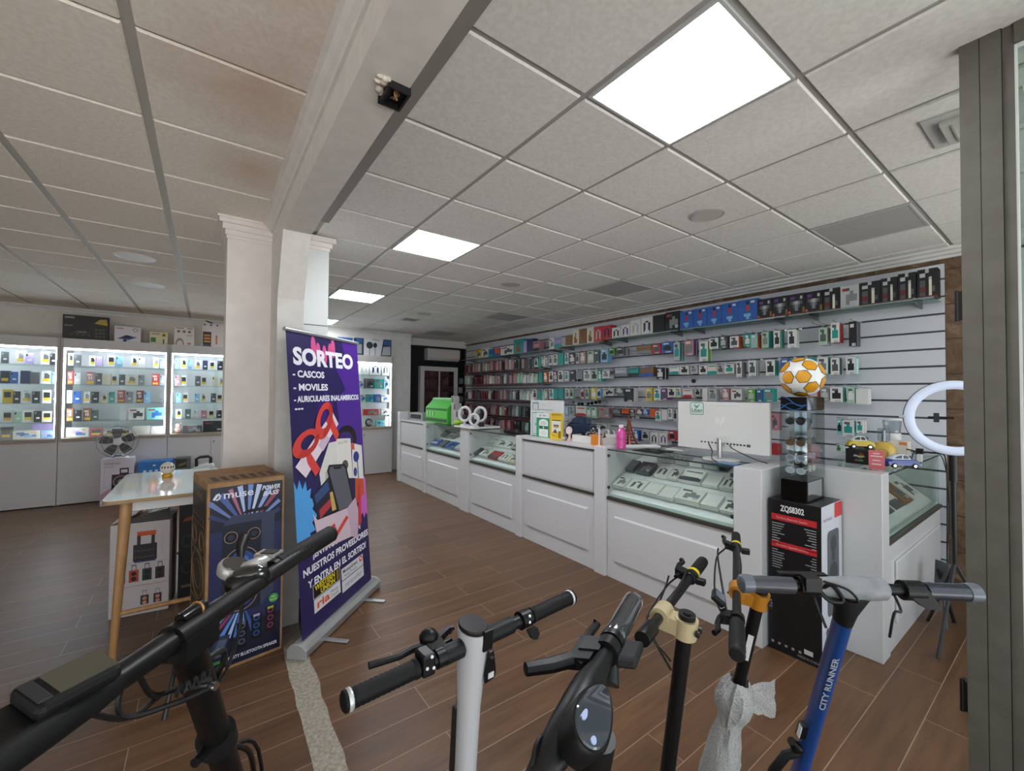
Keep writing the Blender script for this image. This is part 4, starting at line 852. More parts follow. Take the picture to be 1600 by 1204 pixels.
# a dark round plug on the slat wall, and sunglasses pegs
p = PX(1085, 595, SX-.02); t = thing('round_socket', 'small round black cap fixed on the slat wall over the monitor', 'cap', p)
mb = MB(); mb.lathe([(.022, 0), (.026, .01), (.024, .03), (.016, .034)], (SX-.021, p.y, p.z), BLACK, (-1, 0, 0), 18); mb.obj('cap_body', t, True)
def sunglasses(o, u, v, s, frame, lens, lab, grp, tl=1.0):
    """o: bridge; u: along the lenses; v: up; w: temples backwards."""
    u, v = Vector(u).normalized(), Vector(v).normalized(); w_ = u.cross(v); o = Vector(o)
    t = thing('sunglasses', lab, 'sunglasses', o, grp)
    mb = MB()
    for sg in (-1, 1):
        pts = [o+u*(sg*.033*s+.026*s*math.cos(a))+v*(.02*s*math.sin(a)) for a in [2*math.pi*k/18 for k in range(18)]]; mb.tube(pts, .0035*s, mat(frame, .25), 6, closed=True)
        e = o+u*(sg*.06*s)+v*(.008*s); mb.tube([e, e-w_*.03*s, e-w_*.1*s*tl, e-w_*.125*s*tl-v*.02*s], .003*s, mat(frame, .25), 6)
    mb.tube([o-u*.009*s+v*.006*s, o+v*.01*s, o+u*.009*s+v*.006*s], .003*s, mat(frame, .25), 6); mb.obj('frame', t, True)
    mb = MB()
    for sg in (-1, 1): mb.prism([o+u*(sg*.033*s+.025*s*math.cos(a))+v*(.019*s*math.sin(a))-w_*.0005 for a in [2*math.pi*k/18 for k in range(18)]], w_*.0015, mat(lens, .08))
    mb.obj('lens', t); return t
for k, (px, py) in enumerate(((893, 629), (907, 631), (922, 630), (934, 628))):
    p = PX(px, py, HX+.05); sunglasses(p, (0, -1, .12), (0, .12, 1), 1.15, '121214', '1b1c20', f'black sunglasses hung among the packs, {ordn(k+1)} from the sign boards', 'sunglasses on the slat wall')
# ================================================================== ON THE COUNTER
WT = 1.1205
INK = mat('2b2b2b', .5); GREENINK = mat('2f8a5c', .4)
def board(name, lab, cat, x, ya, yb, z0, z1, th, base, art, grp=None, lean=0.0):
    """Upright card facing the shop (-x); local art coordinates s along its width from its left, t upwards."""
    t = thing(name, lab, cat, (x, (ya+yb)/2, z0), grp)
    L_ = lambda s, q, d=0: Vector((x+lean*q-d, ya+(yb-ya)*s, z0+(z1-z0)*q))
    mb = MB(); mb.hexa([L_(0,0), L_(0,0)+Vector((th,0,0)), L_(1,0)+Vector((th,0,0)), L_(1,0), L_(0,1), L_(0,1)+Vector((th,0,0)), L_(1,1)+Vector((th,0,0)), L_(1,1)], mat(base, .35)); mb.obj('card', t)
    mb = MB(); art(mb, L_); mb.obj('face_print', t, fix=False); return t
def rq(mb, L_, s0, s1, t0, t1, c, d=.0012): mb.poly([L_(s0, t0, d), L_(s1, t0, d), L_(s1, t1, d), L_(s0, t1, d)], mat(c, .4) if isinstance(c, str) else c)
UV = (Vector((0, -1, 0)), Vector((0, 0, 1)))
def a_big(mb, L_):
    rq(mb, L_, .07, .26, .5, .93, '5d6a66'); rq(mb, L_, .09, .24, .5, .90, 'c9d1ce', .0016); rq(mb, L_, .12, .21, .55, .72, '8b9693', .002); rq(mb, L_, .27, .70, .725, .74, '6f7674')
    mb.text('SORTEO', L_(.34, .86, .0015), *UV, .018, mat('b4b8b8'))
def a_sec(mb, L_): rq(mb, L_, .12, .9, .05, .93, '3f7f6c'); rq(mb, L_, .15, .87, .07, .90, 'cfdcd6', .0016); rq(mb, L_, .3, .75, .4, .5, '9ab0a8', .002)
def logo(mb, o, s):
    for k, (dx, h) in enumerate(((-.5, .9), (-.18, .6), (.18, .6), (.5, .9))):
        p = [o+UV[0]*(s*dx*1.3)+UV[1]*(s*h), o+UV[0]*(s*dx)+UV[1]*(s*h*.55), o+UV[0]*(s*dx*.3)]
        mb.tube([q+Vector((-.0012, 0, 0)) for q in p], s*.07, mat('5c6663'), 4)
def a_green(mb, L_):
    rq(mb, L_, 0, 1, 0, .8, '2f9a66'); logo(mb, L_(.30, .86, .001), .022); mb.text('Liban', L_(.48, .87, .0015), *UV, .028, mat('6a4048'), bold=.01)
    pts = [L_(.2, .62, .0018)]+[L_(.55-.35*math.cos(math.pi*k/10), .62+.13*math.sin(math.pi*k/10), .0018) for k in range(1, 10)]+[L_(.9, .62, .0018), L_(.9, .02, .0018), L_(.2, .02, .0018)]
    mb.poly(pts[::-1], mat('e9efe9')); rq(mb, L_, .22, .9, .34, .47, '27634a', .0022); rq(mb, L_, .5, .6, .36, .45, 'b9c9c2', .0026)
    for k, (a, b) in enumerate(((.35, .75), (.32, .78), (.36, .72))): rq(mb, L_, a, b, .53+k*.05, .545+k*.05, '8fa69c', .0022); rq(mb, L_, a, b, .12+k*.06, .135+k*.06, 'c3a8a4', .0022)
def a_yellow(mb, L_):
    mb.text('¡ENVÍA!', L_(.14, .9, .0015), *UV, .026, mat('7a611a'), bold=.02, fit=abs(L_(0,0).y-L_(.72,0).y)); rq(mb, L_, .15, .8, .84, .85, 'b08d20')
    rq(mb, L_, .14, .84, .70, .735, '3a3020'); rq(mb, L_, .14, .84, .24, .70, 'e7e2d4', .0014); rq(mb, L_, .28, .7, .5, .55, '4a473c', .002); rq(mb, L_, .3, .68, .44, .49, 'b3a040', .002)
    mb.poly([L_(.2, .24, .002), L_(.6, .24, .002), L_(.5, .33, .002), L_(.42, .4, .002), L_(.32, .31, .002)], mat('4d4a52')); rq(mb, L_, .66, .86, .06, .32, '8a6a10', .0022); rq(mb, L_, .16, .5, .12, .15, 'a58518', .002)
board('sign_board', 'largest white sign board standing behind the leaflets on the solid counter', 'sign', 3.15, PX(829, 650, 3.15).y, PX(881, 650, 3.15).y, WT, PX(855, 625, 3.15).z, .006, 'd3d5d4', a_big, 'sign boards on the solid counter')
board('sign_board', 'white card with green frame, half behind the green leaflet', 'sign', 3.10, PX(829, 650, 3.10).y, PX(853, 650, 3.10).y, WT, PX(840, 641, 3.10).z, .005, 'dbe2de', a_sec, 'sign boards on the solid counter')
board('leaflet', 'green and white arched leaflet standing on the solid counter', 'leaflet', 3.05, PX(838.5, 660, 3.05).y, PX(858.5, 660, 3.05).y, WT, PX(848, 645, 3.05).z, .004, 'e8e8e6', a_green, 'leaflets on the solid counter')
board('leaflet', 'bright yellow leaflet standing next to the green one', 'leaflet', 3.03, PX(859.5, 660, 3.03).y, PX(879.5, 660, 3.03).y, WT, PX(870, 645, 3.03).z, .004, 'e2bd22', a_yellow, 'leaflets on the solid counter')
# toy cars: one beetle-backed body profile swept across its width
def car(name, lab, o, u, s, body, roof, glassc, face2=None, grp=None, h=1.0):
    u = Vector(u).normalized(); v = Vector((0, 0, 1)); n = u.cross(v); o = Vector(o)
    t = thing(name, lab, 'toy car', o, grp)
    low = [(-.5,.12),(-.49,.22),(-.44,.30),(-.34,.36),(.28,.37),(.40,.33),(.48,.25),(.5,.12)]
    top = [(-.36,.36),(-.26,.5),(-.12,.57),(.04,.58),(.14,.54),(.24,.37)]
    W = .21; rings = []
    mb = MB()
    def loft(prof, widths, m):
        R = []
        for off, sc, hh in widths: R.append([mb.bm.verts.new(o+u*(x*s*sc)+n*(off*s)+v*((z-.12)*hh*s*h+.12*s*h)) for x, z in prof])
        for a, b in zip(R, R[1:]):
            for k in range(len(prof)): mb.face([a[k], a[(k+1) % len(prof)], b[(k+1) % len(prof)], b[k]], m)
        mb.face(R[0][::-1], m); mb.face(R[-1], m)
    loft(low, [(-W, .94, .9), (-W*.85, 1, 1), (W*.85, 1, 1), (W, .94, .9)], mat(body, .25, 0, .6)); mb.obj('body', t, True)
    mb = MB(); loft(top, [(-W*.78, .92, .94), (-W*.6, 1, 1), (W*.6, 1, 1), (W*.78, .92, .94)], mat(roof, .25, 0, .6)); mb.obj('roof', t, True)
    mb = MB()
    for sg in (-1, 1):
        for p in ([(-.3,.40),(-.22,.49),(-.1,.535),(-.06,.535),(-.06,.40)], [(-.02,.40),(-.02,.54),(.06,.535),(.12,.5),(.17,.40)]): mb.prism([o+u*(x*s*.95)+n*(sg*W*.79*s)+v*(z*s*h) for x, z in p], n*(sg*.006*s), mat(glassc, .1))
    mb.prism([o+u*(.255*s)+n*(q*W*s)+v*(z*s*h) for q, z in ((-.6,.385),(.6,.385),(.5,.52),(-.5,.52))], u*(-.05*s), mat(glassc, .1)); mb.obj('window', t)
    for sx in (-.31, .30):
        for sg in (-1, 1):
            mb = MB(); c = o+u*(sx*s)+n*(sg*W*.9*s)+v*(.105*s*h); mb.cyl(c-n*(.04*s), c+n*(.04*s), .105*s*h, RUBBER, n=18); mb.cyl(c+n*(sg*.03*s), c+n*(sg*.045*s), .06*s*h, CHROME, n=14); mb.obj('wheel', t, True)
    mb = MB()
    for sg in (-1, 1): mb.ball(o+u*(.445*s)+n*(sg*.13*s)+v*(.27*s*h), .035*s, mat('e9e6d8', .1), 10, 8)
    mb.tube([o+u*(.5*s)+n*(-.18*s)+v*(.15*s*h), o+u*(.53*s)+v*(.15*s*h), o+u*(.5*s)+n*(.18*s)+v*(.15*s*h)], .014*s, CHROME, 6); mb.obj('bumper', t, True)
    return t
pa, pb = PX(891, 680, 3.36), PX(929, 683, 3.36)
car('car_speaker', 'dark blue rounded toy car standing behind the white tray on the solid counter', ((pa.x), (pa.y+pb.y)/2, WT), (.25, -1, 0), (pa.y-pb.y)*.98, '1f3350', '1f3350', '3a4a5c', h=1.15)
# white tray with small goods
ta, tb = PX(897, 690, 3.08).y, PX(946, 690, 3.08).y
t = thing('tray', 'long white tray holding small dark goods on the solid counter', 'tray', (3.14, (ta+tb)/2, WT))
mb = MB(); W2 = mat('dedbd6', .4)
mb.box((3.05, tb, WT), (3.24, ta, WT+.008), W2); mb.box((3.05, tb, WT+.008), (3.056, ta, WT+.07), W2); mb.box((3.234, tb, WT+.008), (3.24, ta, WT+.09), W2); mb.box((3.056, tb, WT+.008), (3.234, tb+.006, WT+.07), W2); mb.box((3.056, ta-.006, WT+.008), (3.234, ta, WT+.07), W2); mb.obj('tray_body', t)
random.seed(4)
for k in range(9):
    y = tb+.05+(ta-tb-.1)*k/8; x = 3.1+.1*random.random(); z = WT+.0095; kd = k % 3
    t = thing('small_good', f'small {["dark bottle", "silver capped jar", "black case"][kd]} in the long white tray, {ordn(9-k)} from the leaflets', 'goods', (x, y, z), 'small goods in the tray')
    mb = MB()
    if kd == 0: mb.lathe([(.014, 0), (.016, .01), (.016, .06), (.007, .075), (.007, .095)], (x, y, z), mat('23211f', .3), n=12)
    elif kd == 1: mb.lathe([(.02, 0), (.022, .008), (.022, .055), (.02, .06)], (x, y, z), mat('8d8a86', .3, .5), n=14)
    else: mb.box((x-.02, y-.022, z), (x+.02, y+.022, z+.085), mat('18181a', .4))
    mb.obj('good_body', t, True)
    if kd != 2:
        mb = MB(); zc = z+(.0955 if kd == 0 else .0605); mb.cyl((x, y, zc), (x, y, zc+.014), .009 if kd == 0 else .02, mat('b98a4a' if kd == 0 else 'c9c9c9', .3, .6), n=12); mb.obj('lid', t, True)
# pink-white clip fan figure by the leaflets
p = PX(890, 683, 3.05); t = thing('mini_fan', 'small pale pink desk fan beside the yellow leaflet', 'fan', (3.05, p.y, WT)); y = p.y
mb = MB(); mb.cyl((3.05, y, WT), (3.05, y, WT+.014), .035, mat('d9b9b4'), n=20); mb.cyl((3.05, y, WT+.014), (3.05, y, WT+.07), .016, mat('e3c7c2'), .012, n=14); mb.obj('foot', t, True)
mb = MB(); mb.lathe([(.03, .0), (.04, .006), (.042, .02), (.036, .032)], (3.06, y, WT+.105), mat('e0cbc6'), (-1, .1, .1), 22); mb.torus((3.03, y, WT+.108), (-1, .1, .1), .033, .005, mat('efe3df'), 22, 6); mb.obj('head', t, True)
mb = MB(); mb.ball((3.02, y+.05, WT+.022), .022, mat('b8b5b2', .3), 12, 8); mb.obj('clip', t, True)
# orange carton, round mirrors, thin post
p = PX(932, 689, 3.02); t = thing('orange_carton', 'small orange carton in front of the white tray', 'box', (3.02, p.y, WT)); mb = MB(); mb.box((2.99, p.y-.045, WT), (3.04, p.y+.045, WT+.1), mat('d5822a', .45)); mb.obj('carton', t, bevel=.003)
for k, (px, py, r) in enumerate(((949, 677, .043), (958.5, 677, .03))):
    p = PX(px, py, 3.30+.05*k); t = thing('round_mirror', ['larger round white-backed mirror near the pink bottle', 'smaller round white-backed mirror near the pink bottle'][k], 'mirror', (p.x, p.y, WT), 'round mirrors on the counter')
    mb = MB(); mb.lathe([(r*.9, 0), (r, .004), (r, .012), (r*.9, .016)], p, mat('e2dfdc', .3), (-1, .25, .15), 22); mb.lathe([(r*.82, .0165), (r*.8, .0175)], p, mat('b9bdc2', .1, .9), (-1, .25, .15), 22); mb.obj('mirror_plate', t, True)
    mb = MB(); mb.cyl((p.x, p.y, WT+.01), (p.x, p.y, p.z-r*.8), .005, DARK, n=8); mb.cyl((p.x, p.y, WT), (p.x, p.y, WT+.01), .035, DARK, n=18); mb.obj('stand', t, True)
p = PX(943, 690, 3.06); t = thing('thin_post', 'thin white upright strip at the end of the white tray', 'strip', (3.0, p.y, WT)); mb = MB(); mb.box((2.995, p.y-.008, WT), (3.005, p.y+.008, WT+.16), WHITE_M); mb.box((2.98, p.y-.02, WT), (3.02, p.y+.02, WT+.004), WHITE_M); mb.obj('strip', t)
# pink bottle
p = PX(970.5, 690, 3.0); t = thing('bottle', 'translucent pink bottle with white cap by the glass case', 'bottle', (3.0, p.y, CT)); y = p.y
pk = mat('d8499c', .12, 0, .4)
mb = MB(); mb.lathe([(.034, 0), (.042, .006), (.043, .06), (.040, .075), (.043, .09), (.043, .14), (.036, .165), (.020, .182), (.018, .192)], (3.0, y, CT), pk, n=24); mb.obj('bottle_body', t, True)
mb = MB(); mb.cyl((3.0, y, CT+.1925), (3.0, y, CT+.215), .02, mat('eeeae8', .4), n=18); mb.obj('cap', t, True)
# bronze lattice tower souvenir
p = PX(983, 690, 3.3); t = thing('tower_souvenir', 'rust brown lattice tower souvenir behind the pink bottle', 'souvenir', (3.3, p.y, CT)); y = p.y
bz = mat('8a4a34', .4, .5); H = PX(983, 650, 3.3).z-CT; mb = MB()
for sx in (-1, 1):
    for sy in (-1, 1): mb.tube([(3.3+sx*.06, y+sy*.06, CT), (3.3+sx*.042, y+sy*.042, CT+H*.17), (3.3+sx*.026, y+sy*.026, CT+H*.38), (3.3+sx*.010, y+sy*.010, CT+H*.72), (3.3, y, CT+H)], [.014, .012, .009, .006, .003], bz, 6)
for zf_, r in ((.17, .052), (.38, .034), (.82, .014)): mb.box((3.3-r, y-r, CT+H*zf_-.006), (3.3+r, y+r, CT+H*zf_+.006), bz)
mb.box((3.3-.08, y-.08, CT), (3.3+.08, y+.08, CT+.012), bz)
for q in range(4):
    for z0, z1, r0, r1 in ((.18, .37, .040, .027), (.39, .6, .024, .014), (.6, .8, .014, .009)):
        d = [(1,0),(0,1),(-1,0),(0,-1)][q]; e = (-d[1], d[0])
        for s_ in (-1, 1): mb.tube([(3.3+d[0]*r0+e[0]*r0*s_, y+d[1]*r0+e[1]*r0*s_, CT+H*z0), (3.3+d[0]*r1-e[0]*r1*s_, y+d[1]*r1-e[1]*r1*s_, CT+H*z1)], .0025, bz, 4)
mb.obj('lattice', t)
# flat things on the long glass case
def flat(name, lab, px0, px1, py0, py1, th, c, cat, round_=.004):
    a, b = PZ(px0, (py0+py1)/2, CT), PZ(px1, (py0+py1)/2, CT); c0, c1 = PZ((px0+px1)/2, py1, CT), PZ((px0+px1)/2, py0, CT)
    x0, x1 = max(2.92, min(c0.x, c1.x)), min(3.45, max(c0.x, c1.x)); x1 = max(x1, x0+.07); y0, y1 = b.y, a.y
    if y0 > y1: y0, y1 = y1, y0
    t = thing(name, lab, cat, ((x0+x1)/2, (y0+y1)/2, CT)); mb = MB(); mb.box((x0, y0, CT+.0005), (x1, y1, CT+th), mat(c, .35)); mb.obj('body', t, bevel=min(round_, th*.4)); return t, x0, x1, y0, y1
t = thing('mouse_mat', 'black mat with a pale emblem lying on the glass case', 'mat', (3.12, 2.2, CT)); mb = MB(); mb.box((3.0, 2.08, CT+.0005), (3.22, 2.34, CT+.005), mat('141416', .6)); mb.obj('sheet', t)
mb = MB(); mb.text('∞', (3.10, 2.24, CT+.0052), (0, -1, 0), (1, 0, 0), .08, mat('bdbdbd')); mb.obj('printed_emblem', t, fix=False)
t = thing('mouse', 'white computer mouse behind the black mat', 'mouse', (3.32, 2.34, CT)); mb = MB(); mb.ball((3.32, 2.34, CT+.013), (.035, .06, .02), mat('e2e2e2', .3), 18, 10); bmesh.ops.bisect_plane(mb.bm, geom=mb.bm.verts[:]+mb.bm.edges[:]+mb.bm.faces[:], plane_co=(0, 0, CT+.001), plane_no=(0, 0, -1), clear_outer=True); mb.obj('body', t, True)
t = thing('paper_roll', 'white roll of paper lying beside the pink bottle', 'paper', (3.15, 2.47, CT)); mb = MB(); mb.tube([(3.06, 2.46, CT+.018), (3.30, 2.30, CT+.018)], .0175, mat('e5e5e4', .6), 14); mb.obj('roll', t, True)
t = thing('card_reader', 'flat white card reader beside the monitor foot', 'card reader', (3.33, 2.12, CT)); mb = MB(); mb.box((3.28, 2.03, CT+.0005), (3.38, 2.2, CT+.02), mat('d7d7d6', .35)); mb.obj('body', t, bevel=.006); mb = MB(); mb.box((3.285, 2.035, CT+.0201), (3.30, 2.195, CT+.021), DARK); mb.obj('slot', t)
t = thing('tablet', 'blue and white tablet lying at the near end of the glass case', 'tablet', (3.08, 1.5, CT)); mb = MB(); mb.box((2.92, 1.425, CT+.0005), (3.02, 1.57, CT+.012), mat('4d6f94', .3)); mb.obj('body', t, bevel=.004); mb = MB(); mb.box((2.93, 1.435, CT+.0122), (3.01, 1.56, CT+.0128), mat('8ba4b8', .15)); mb.obj('screen', t)
# the monitor, back towards the shop
MX = 3.15; ya, yb = PX(1059, 660, MX).y, PX(1203, 660, MX).y; zt = PX(1059, 627, MX).z+.002; zb = 1.18
t = thing('monitor', 'large white monitor seen from behind on the glass case', 'monitor', (3.22, (ya+yb)/2, CT))
wm = mat('dcdcd8', .35); mb = MB(); mb.box((MX, yb, zb), (MX+.03, ya, zt), wm); mb.obj('back_shell', t, bevel=.006)
mb = MB(); mb.box((MX+.031, yb+.004, zb+.004), (MX+.036, ya-.004, zt-.004), GLOSS); mb.obj('screen', t)
yc = PX(1128, 700, MX).y
mb = MB(); mb.cyl((MX-.035, yc, CT+.01), (MX-.035, yc, zb+.10), .019, mat('c5c6c6', .25, .8), n=22); mb.box((MX-.04, yc-.03, zb+.07), (MX, yc+.03, zb+.12), wm); mb.obj('neck', t, True)
mb = MB(); mb.lathe([(.127, 0), (.13, .003), (.13, .008), (.12, .0105)], (MX-.01, yc, CT+.0005), mat('d9d9d6', .3), n=40); mb.obj('foot', t, True)
mb = MB(); 
for k in range(5): mb.box((MX-.0015, yc+.04+k*.028, zb+.055), (MX, yc+.055+k*.028, zb+.064), DARK)
for k in range(6): mb.box((MX-.0015, yc-.05-k*.024, zb+.055), (MX, yc-.036-k*.024, zb+.066), DARK)
mb.box((MX-.0015, yc-.205, zb+.05), (MX, yc-.18, zb+.07), mat('555658')); mb.box((MX-.001, (ya+yb)/2-.14, zt-.028), (MX, (ya+yb)/2+.08, zt-.026), mat('b7b7b4')); mb.obj('port_row', t)
mb = MB(); lg = mat('f4f4f2', .25); ly = PX(1124, 657, MX).y; lz = PX(1124, 657, MX).z     # four slanted strokes
for dy, z0, z1 in ((.030, -.018, .028), (.014, -.028, .012), (-.008, -.03, .028), (-.024, -.012, .03)): mb.hexa([(MX-.002, ly+dy, lz+z0), (MX, ly+dy, lz+z0), (MX, ly+dy-.007, lz+z0), (MX-.002, ly+dy-.007, lz+z0), (MX-.002, ly+dy-.012, lz+z1), (MX, ly+dy-.012, lz+z1), (MX, ly+dy-.019, lz+z1), (MX-.002, ly+dy-.019, lz+z1)], lg)
mb.obj('emblem', t)
sa, sb = PX(1078.5, 637, MX).y, PX(1099.5, 637, MX).y; s1, s0 = PX(1089, 628, MX).z, PX(1089, 647.5, MX).z
def rr(y0, y1, z0, z1, r, x):
    pts = []
    for cy, cz, a0 in ((y1-r, z1-r, 0), (y0+r, z1-r, 90), (y0+r, z0+r, 180), (y1-r, z0+r, 270)):
        for k in range(5): a = math.radians(a0+k*22.5); pts.append((x, cy+r*math.cos(a), cz+r*math.sin(a)))
    return pts
mb = MB(); mb.poly(rr(sb, sa, s0, s1, .012, MX-.001), mat('3f7f68')); mb.poly(rr(sb+.005, sa-.005, s0+.005, s1-.005, .008, MX-.0016), mat('cfe6da'))
logo(mb, Vector((MX-.002, (sa+sb)/2, s0+(s1-s0)*.56)), .03); mb.text('Liban', (MX-.0022, sa-.012, s0+(s1-s0)*.24), *UV, .038, mat('3a4a44'), bold=.012, fit=(sa-sb)-.026); mb.poly([(MX-.0022, sa-.012, s0+.016), (MX-.0022, sb+.012, s0+.016), (MX-.0022, sb+.012, s0+.019), (MX-.0022, sa-.012, s0+.019)], mat('5f8072')); mb.obj('sticker', t, fix=False)
t = thing('monitor_cable', 'black cables drooping behind the monitor neck onto the glass', 'cable', (MX-.03, yc, CT)); mb = MB()
mb.tube([(MX-.006, yc+.1, zb+.05), (MX-.03, yc+.06, zb+.0), (MX-.09, yc+.03, CT+.04), (MX-.17, yc-.02, CT+.018), (MX-.18, yc-.08, CT+.006)], .004, BLACK, 6); mb.tube([(MX-.006, yc-.06, zb+.052), (MX-.03, yc-.1, zb+.03), (MX-.03, yc-.2, zb-.01), (MX-.03, yc-.28, CT+.03), (MX-.03, yc-.33, CT+.02)], .0035, BLACK, 6); mb.obj('cable', t, True)
# far end: printer-like box, green display, tiered frames, lime pouch, watch stands
p0, p1 = PX(634, 650, 3.1).y, PX(664, 650, 3.1).y; p0 = min(p0, 7.38)
t = thing('receipt_printer', 'grey and black box with an open slot at the far counter end', 'printer', (3.15, (p0+p1)/2, WT)); mb = MB(); mb.box((3.05, p1, WT), (3.3, p0, WT+.13), mat('8f9090', .4)); mb.obj('body', t, bevel=.01); mb = MB(); mb.box((3.044, p1+.06, WT+.03), (3.05, p0-.06, WT+.1), GLOSS); mb.obj('slot', t)
X_ = 3.05; g0, g1 = PX(665, 650, X_).y, PX(699, 650, X_).y
t = thing('green_display', 'bright green carton display stand on the far counter', 'display stand', (3.1, (g0+g1)/2, WT)); gz = PX(680, 621, X_).z
mb = MB(); mb.prism([(X_, g1, WT), (X_+.2, g1, WT), (X_+.2, g1, gz), (X_+.14, g1, gz), (X_+.12, g1, WT+.36), (X_, g1, WT+.24)], (0, g0-g1, 0), mat('3fae2e', .4)); mb.obj('stand_body', t)
mb = MB(); q = X_-.0012
for k, (z0, z1, c) in enumerate(((.02, .07, '1d4a1a'), (.09, .2, '56c63f'), (.205, .235, '25641f'))): mb.poly([(q, g0-.02, WT+z0), (q, g1+.02, WT+z0), (q, g1+.02, WT+z1), (q, g0-.02, WT+z1)], mat(c))
mb.poly([(X_+.119, g0-.02, WT+.37), (X_+.119, g1+.02, WT+.37), (X_+.1385, g1+.02, gz-.02), (X_+.1385, g0-.02, gz-.02)], mat('2c6b26'))
for k in range(6): mb.poly([(q-.0004, g0-.06-k*.05, WT+.11), (q-.0004, g0-.085-k*.05, WT+.11), (q-.0004, g0-.085-k*.05, WT+.18), (q-.0004, g0-.06-k*.05, WT+.18)], mat('1f5a1a' if k % 2 else 'c9e8c0'))
mb.obj('face_print', t, fix=False)
for k in range(3):
    y0 = g1-.03-k*.075; z0 = WT; hh = .44-.11*k; t = thing('card_holder', f'pale tiered card frame right of the green display, {["tallest", "middle", "shortest"][k]} of three', 'frame', (3.12, y0-.03, WT), 'tiered card frames'); mb = MB(); mb.box((3.10-.0*k, y0-.07, z0), (3.2, y0, z0+hh), mat('b4b2b2', .4)); mb.obj('frame', t); mb = MB(); mb.poly([(3.099, y0-.008, z0+hh-.10), (3.099, y0-.062, z0+hh-.10), (3.099, y0-.062, z0+hh-.012), (3.099, y0-.008, z0+hh-.012)], mat('5e4a50')); mb.obj('picture', t, fix=False)
wy0, wy1 = 4.80, 5.24; wz = 1.1305
t = thing('watch_plate', 'white plate on the broad counter post under the watch stands', 'plate', (2.98, 5.02, wz)); mb = MB(); mb.box((2.84, 4.80, wz), (3.3, 5.28, wz+.022), mat('e4e3e2', .3)); mb.obj('plate', t, bevel=.003)
for k, (x, y, r, z) in enumerate(((2.95, 5.17, .095, .16), (3.10, 5.0, .095, .16), (2.93, 4.88, .07, .10))):
    zb_ = wz+.0225; t = thing('watch_stand', f'white ring-shaped watch stand on the counter post, {["left of the pair", "right of the pair", "small one in front"][k]}', 'watch stand', (x, y, zb_), 'white watch stands'); mb = MB(); mb.box((x-.04, y-.05, zb_), (x+.04, y+.05, zb_+.02), WHITE); mb.cyl((x, y, zb_+.02), (x, y, zb_+z-r*.8), .016, WHITE, n=14); mb.obj('foot', t)
    mb = MB(); mb.torus((x, y, zb_+z), (-.9, -.35, .1), r, .02, WHITE, 32, 10); mb.obj('ring', t, True)
    mb = MB(); mb.obox((x-.0, y, zb_+z-r*.4), Vector((.02, 0, 0)), Vector((0, .035, 0)), Vector((0, 0, .03)), DARK); mb.obj('watch_head', t, bevel=.004)
t = thing('dark_case', 'black oblong case lying among the watch stands', 'case', (3.02, 4.93, wz+.0225)); mb = MB(); mb.box((3.0, 4.84, wz+.0225), (3.07, 4.92, wz+.08), DARK); mb.obj('case_body', t, bevel=.006)
t = thing('lime_pouch', 'lime green crumpled pouch beside the watch stands', 'pouch', (3.0, 5.42, CT)); mb = MB(); mb.ball((3.0, 5.42, CT+.052), (.08, .1, .05), mat('98c23a', .5), 14, 9)
random.seed(8)
for v in mb.bm.verts: v.co += Vector((random.uniform(-.008, .008), random.uniform(-.008, .008), random.uniform(-.004, .012)))
mb.obj('pouch_body', t, True)
# ================================================================== END OF THE COUNTER: speaker carton, sunglasses tower, ball
zx0, zx1, zy0, zy1, zh = 2.94, 3.285, .935, 1.225, .945
t = thing('speaker_carton', 'tall black and white carton with red bands carrying the sunglasses tower', 'box', ((zx0+zx1)/2, (zy0+zy1)/2, 0))
mb = MB(); mb.box((zx0, zy0, 0), (zx1, zy1, zh), mat('17171a', .35), {'-y': mat('cfd2da', .35)}); mb.obj('carton', t, bevel=.003)
mb = MB(); q = zx0-.0012; u_, v_ = UV; wdt = zy1-zy0
L_ = lambda s, tt, d=0: Vector((q-d, zy1-wdt*s, zh*tt))
mb.text('ZQS8302', L_(.25, .93), u_, v_, .05, mat('e6e6e6'), bold=.03, fit=wdt*.45)
for t0, t1, txt in ((.865, .905, 'The Party Bluetooth Speaker'), (.685, .725, 'Product Specifications')):
    mb.poly([L_(.07, t0), L_(.92, t0), L_(.92, t1), L_(.07, t1)], mat('c2282f')); mb.text(txt, L_(.16, t0+.012, .0006), u_, v_, .018, mat('e8b8b8'), fit=wdt*.6)
random.seed(2)
for k in range(9): 
    tt = .845-k*.0165; a = random.uniform(.1, .25); mb.poly([L_(.08, tt-.005), L_(.08+a, tt-.005), L_(.08+a, tt), L_(.08, tt)], mat('aeb0b2')); a = random.uniform(.08, .22); mb.poly([L_(.91-a, tt-.005), L_(.91, tt-.005), L_(.91, tt), L_(.91-a, tt)], mat('aeb0b2'))
    if k < 8: 
        tt = .67-k*.0165; a = random.uniform(.1, .3); mb.poly([L_(.08, tt-.005), L_(.08+a, tt-.005), L_(.08+a, tt), L_(.08, tt)], mat('a2a4a6')); a = random.uniform(.06, .2); mb.poly([L_(.91-a, tt-.005), L_(.91, tt-.005), L_(.91, tt), L_(.91-a, tt)], mat('a2a4a6'))
for k in range(5): mb.poly([L_(.06+k*.13, .045), L_(.11+k*.13, .045), L_(.11+k*.13, .06), L_(.06+k*.13, .06)], mat('9a9c9e'))
mb.poly([L_(.68, .055), L_(.84, .055), L_(.84, .085), L_(.68, .085)], mat('c9c9c6')); mb.text('MADE IN CHINA', L_(.56, .02), u_, v_, .02, mat('a8a8a8'), fit=wdt*.4); mb.obj('front_print', t, fix=False)
mb = MB(); r_ = lambda s, tt: Vector((zx0+(zx1-zx0)*s, zy0-.0012, zh*tt))
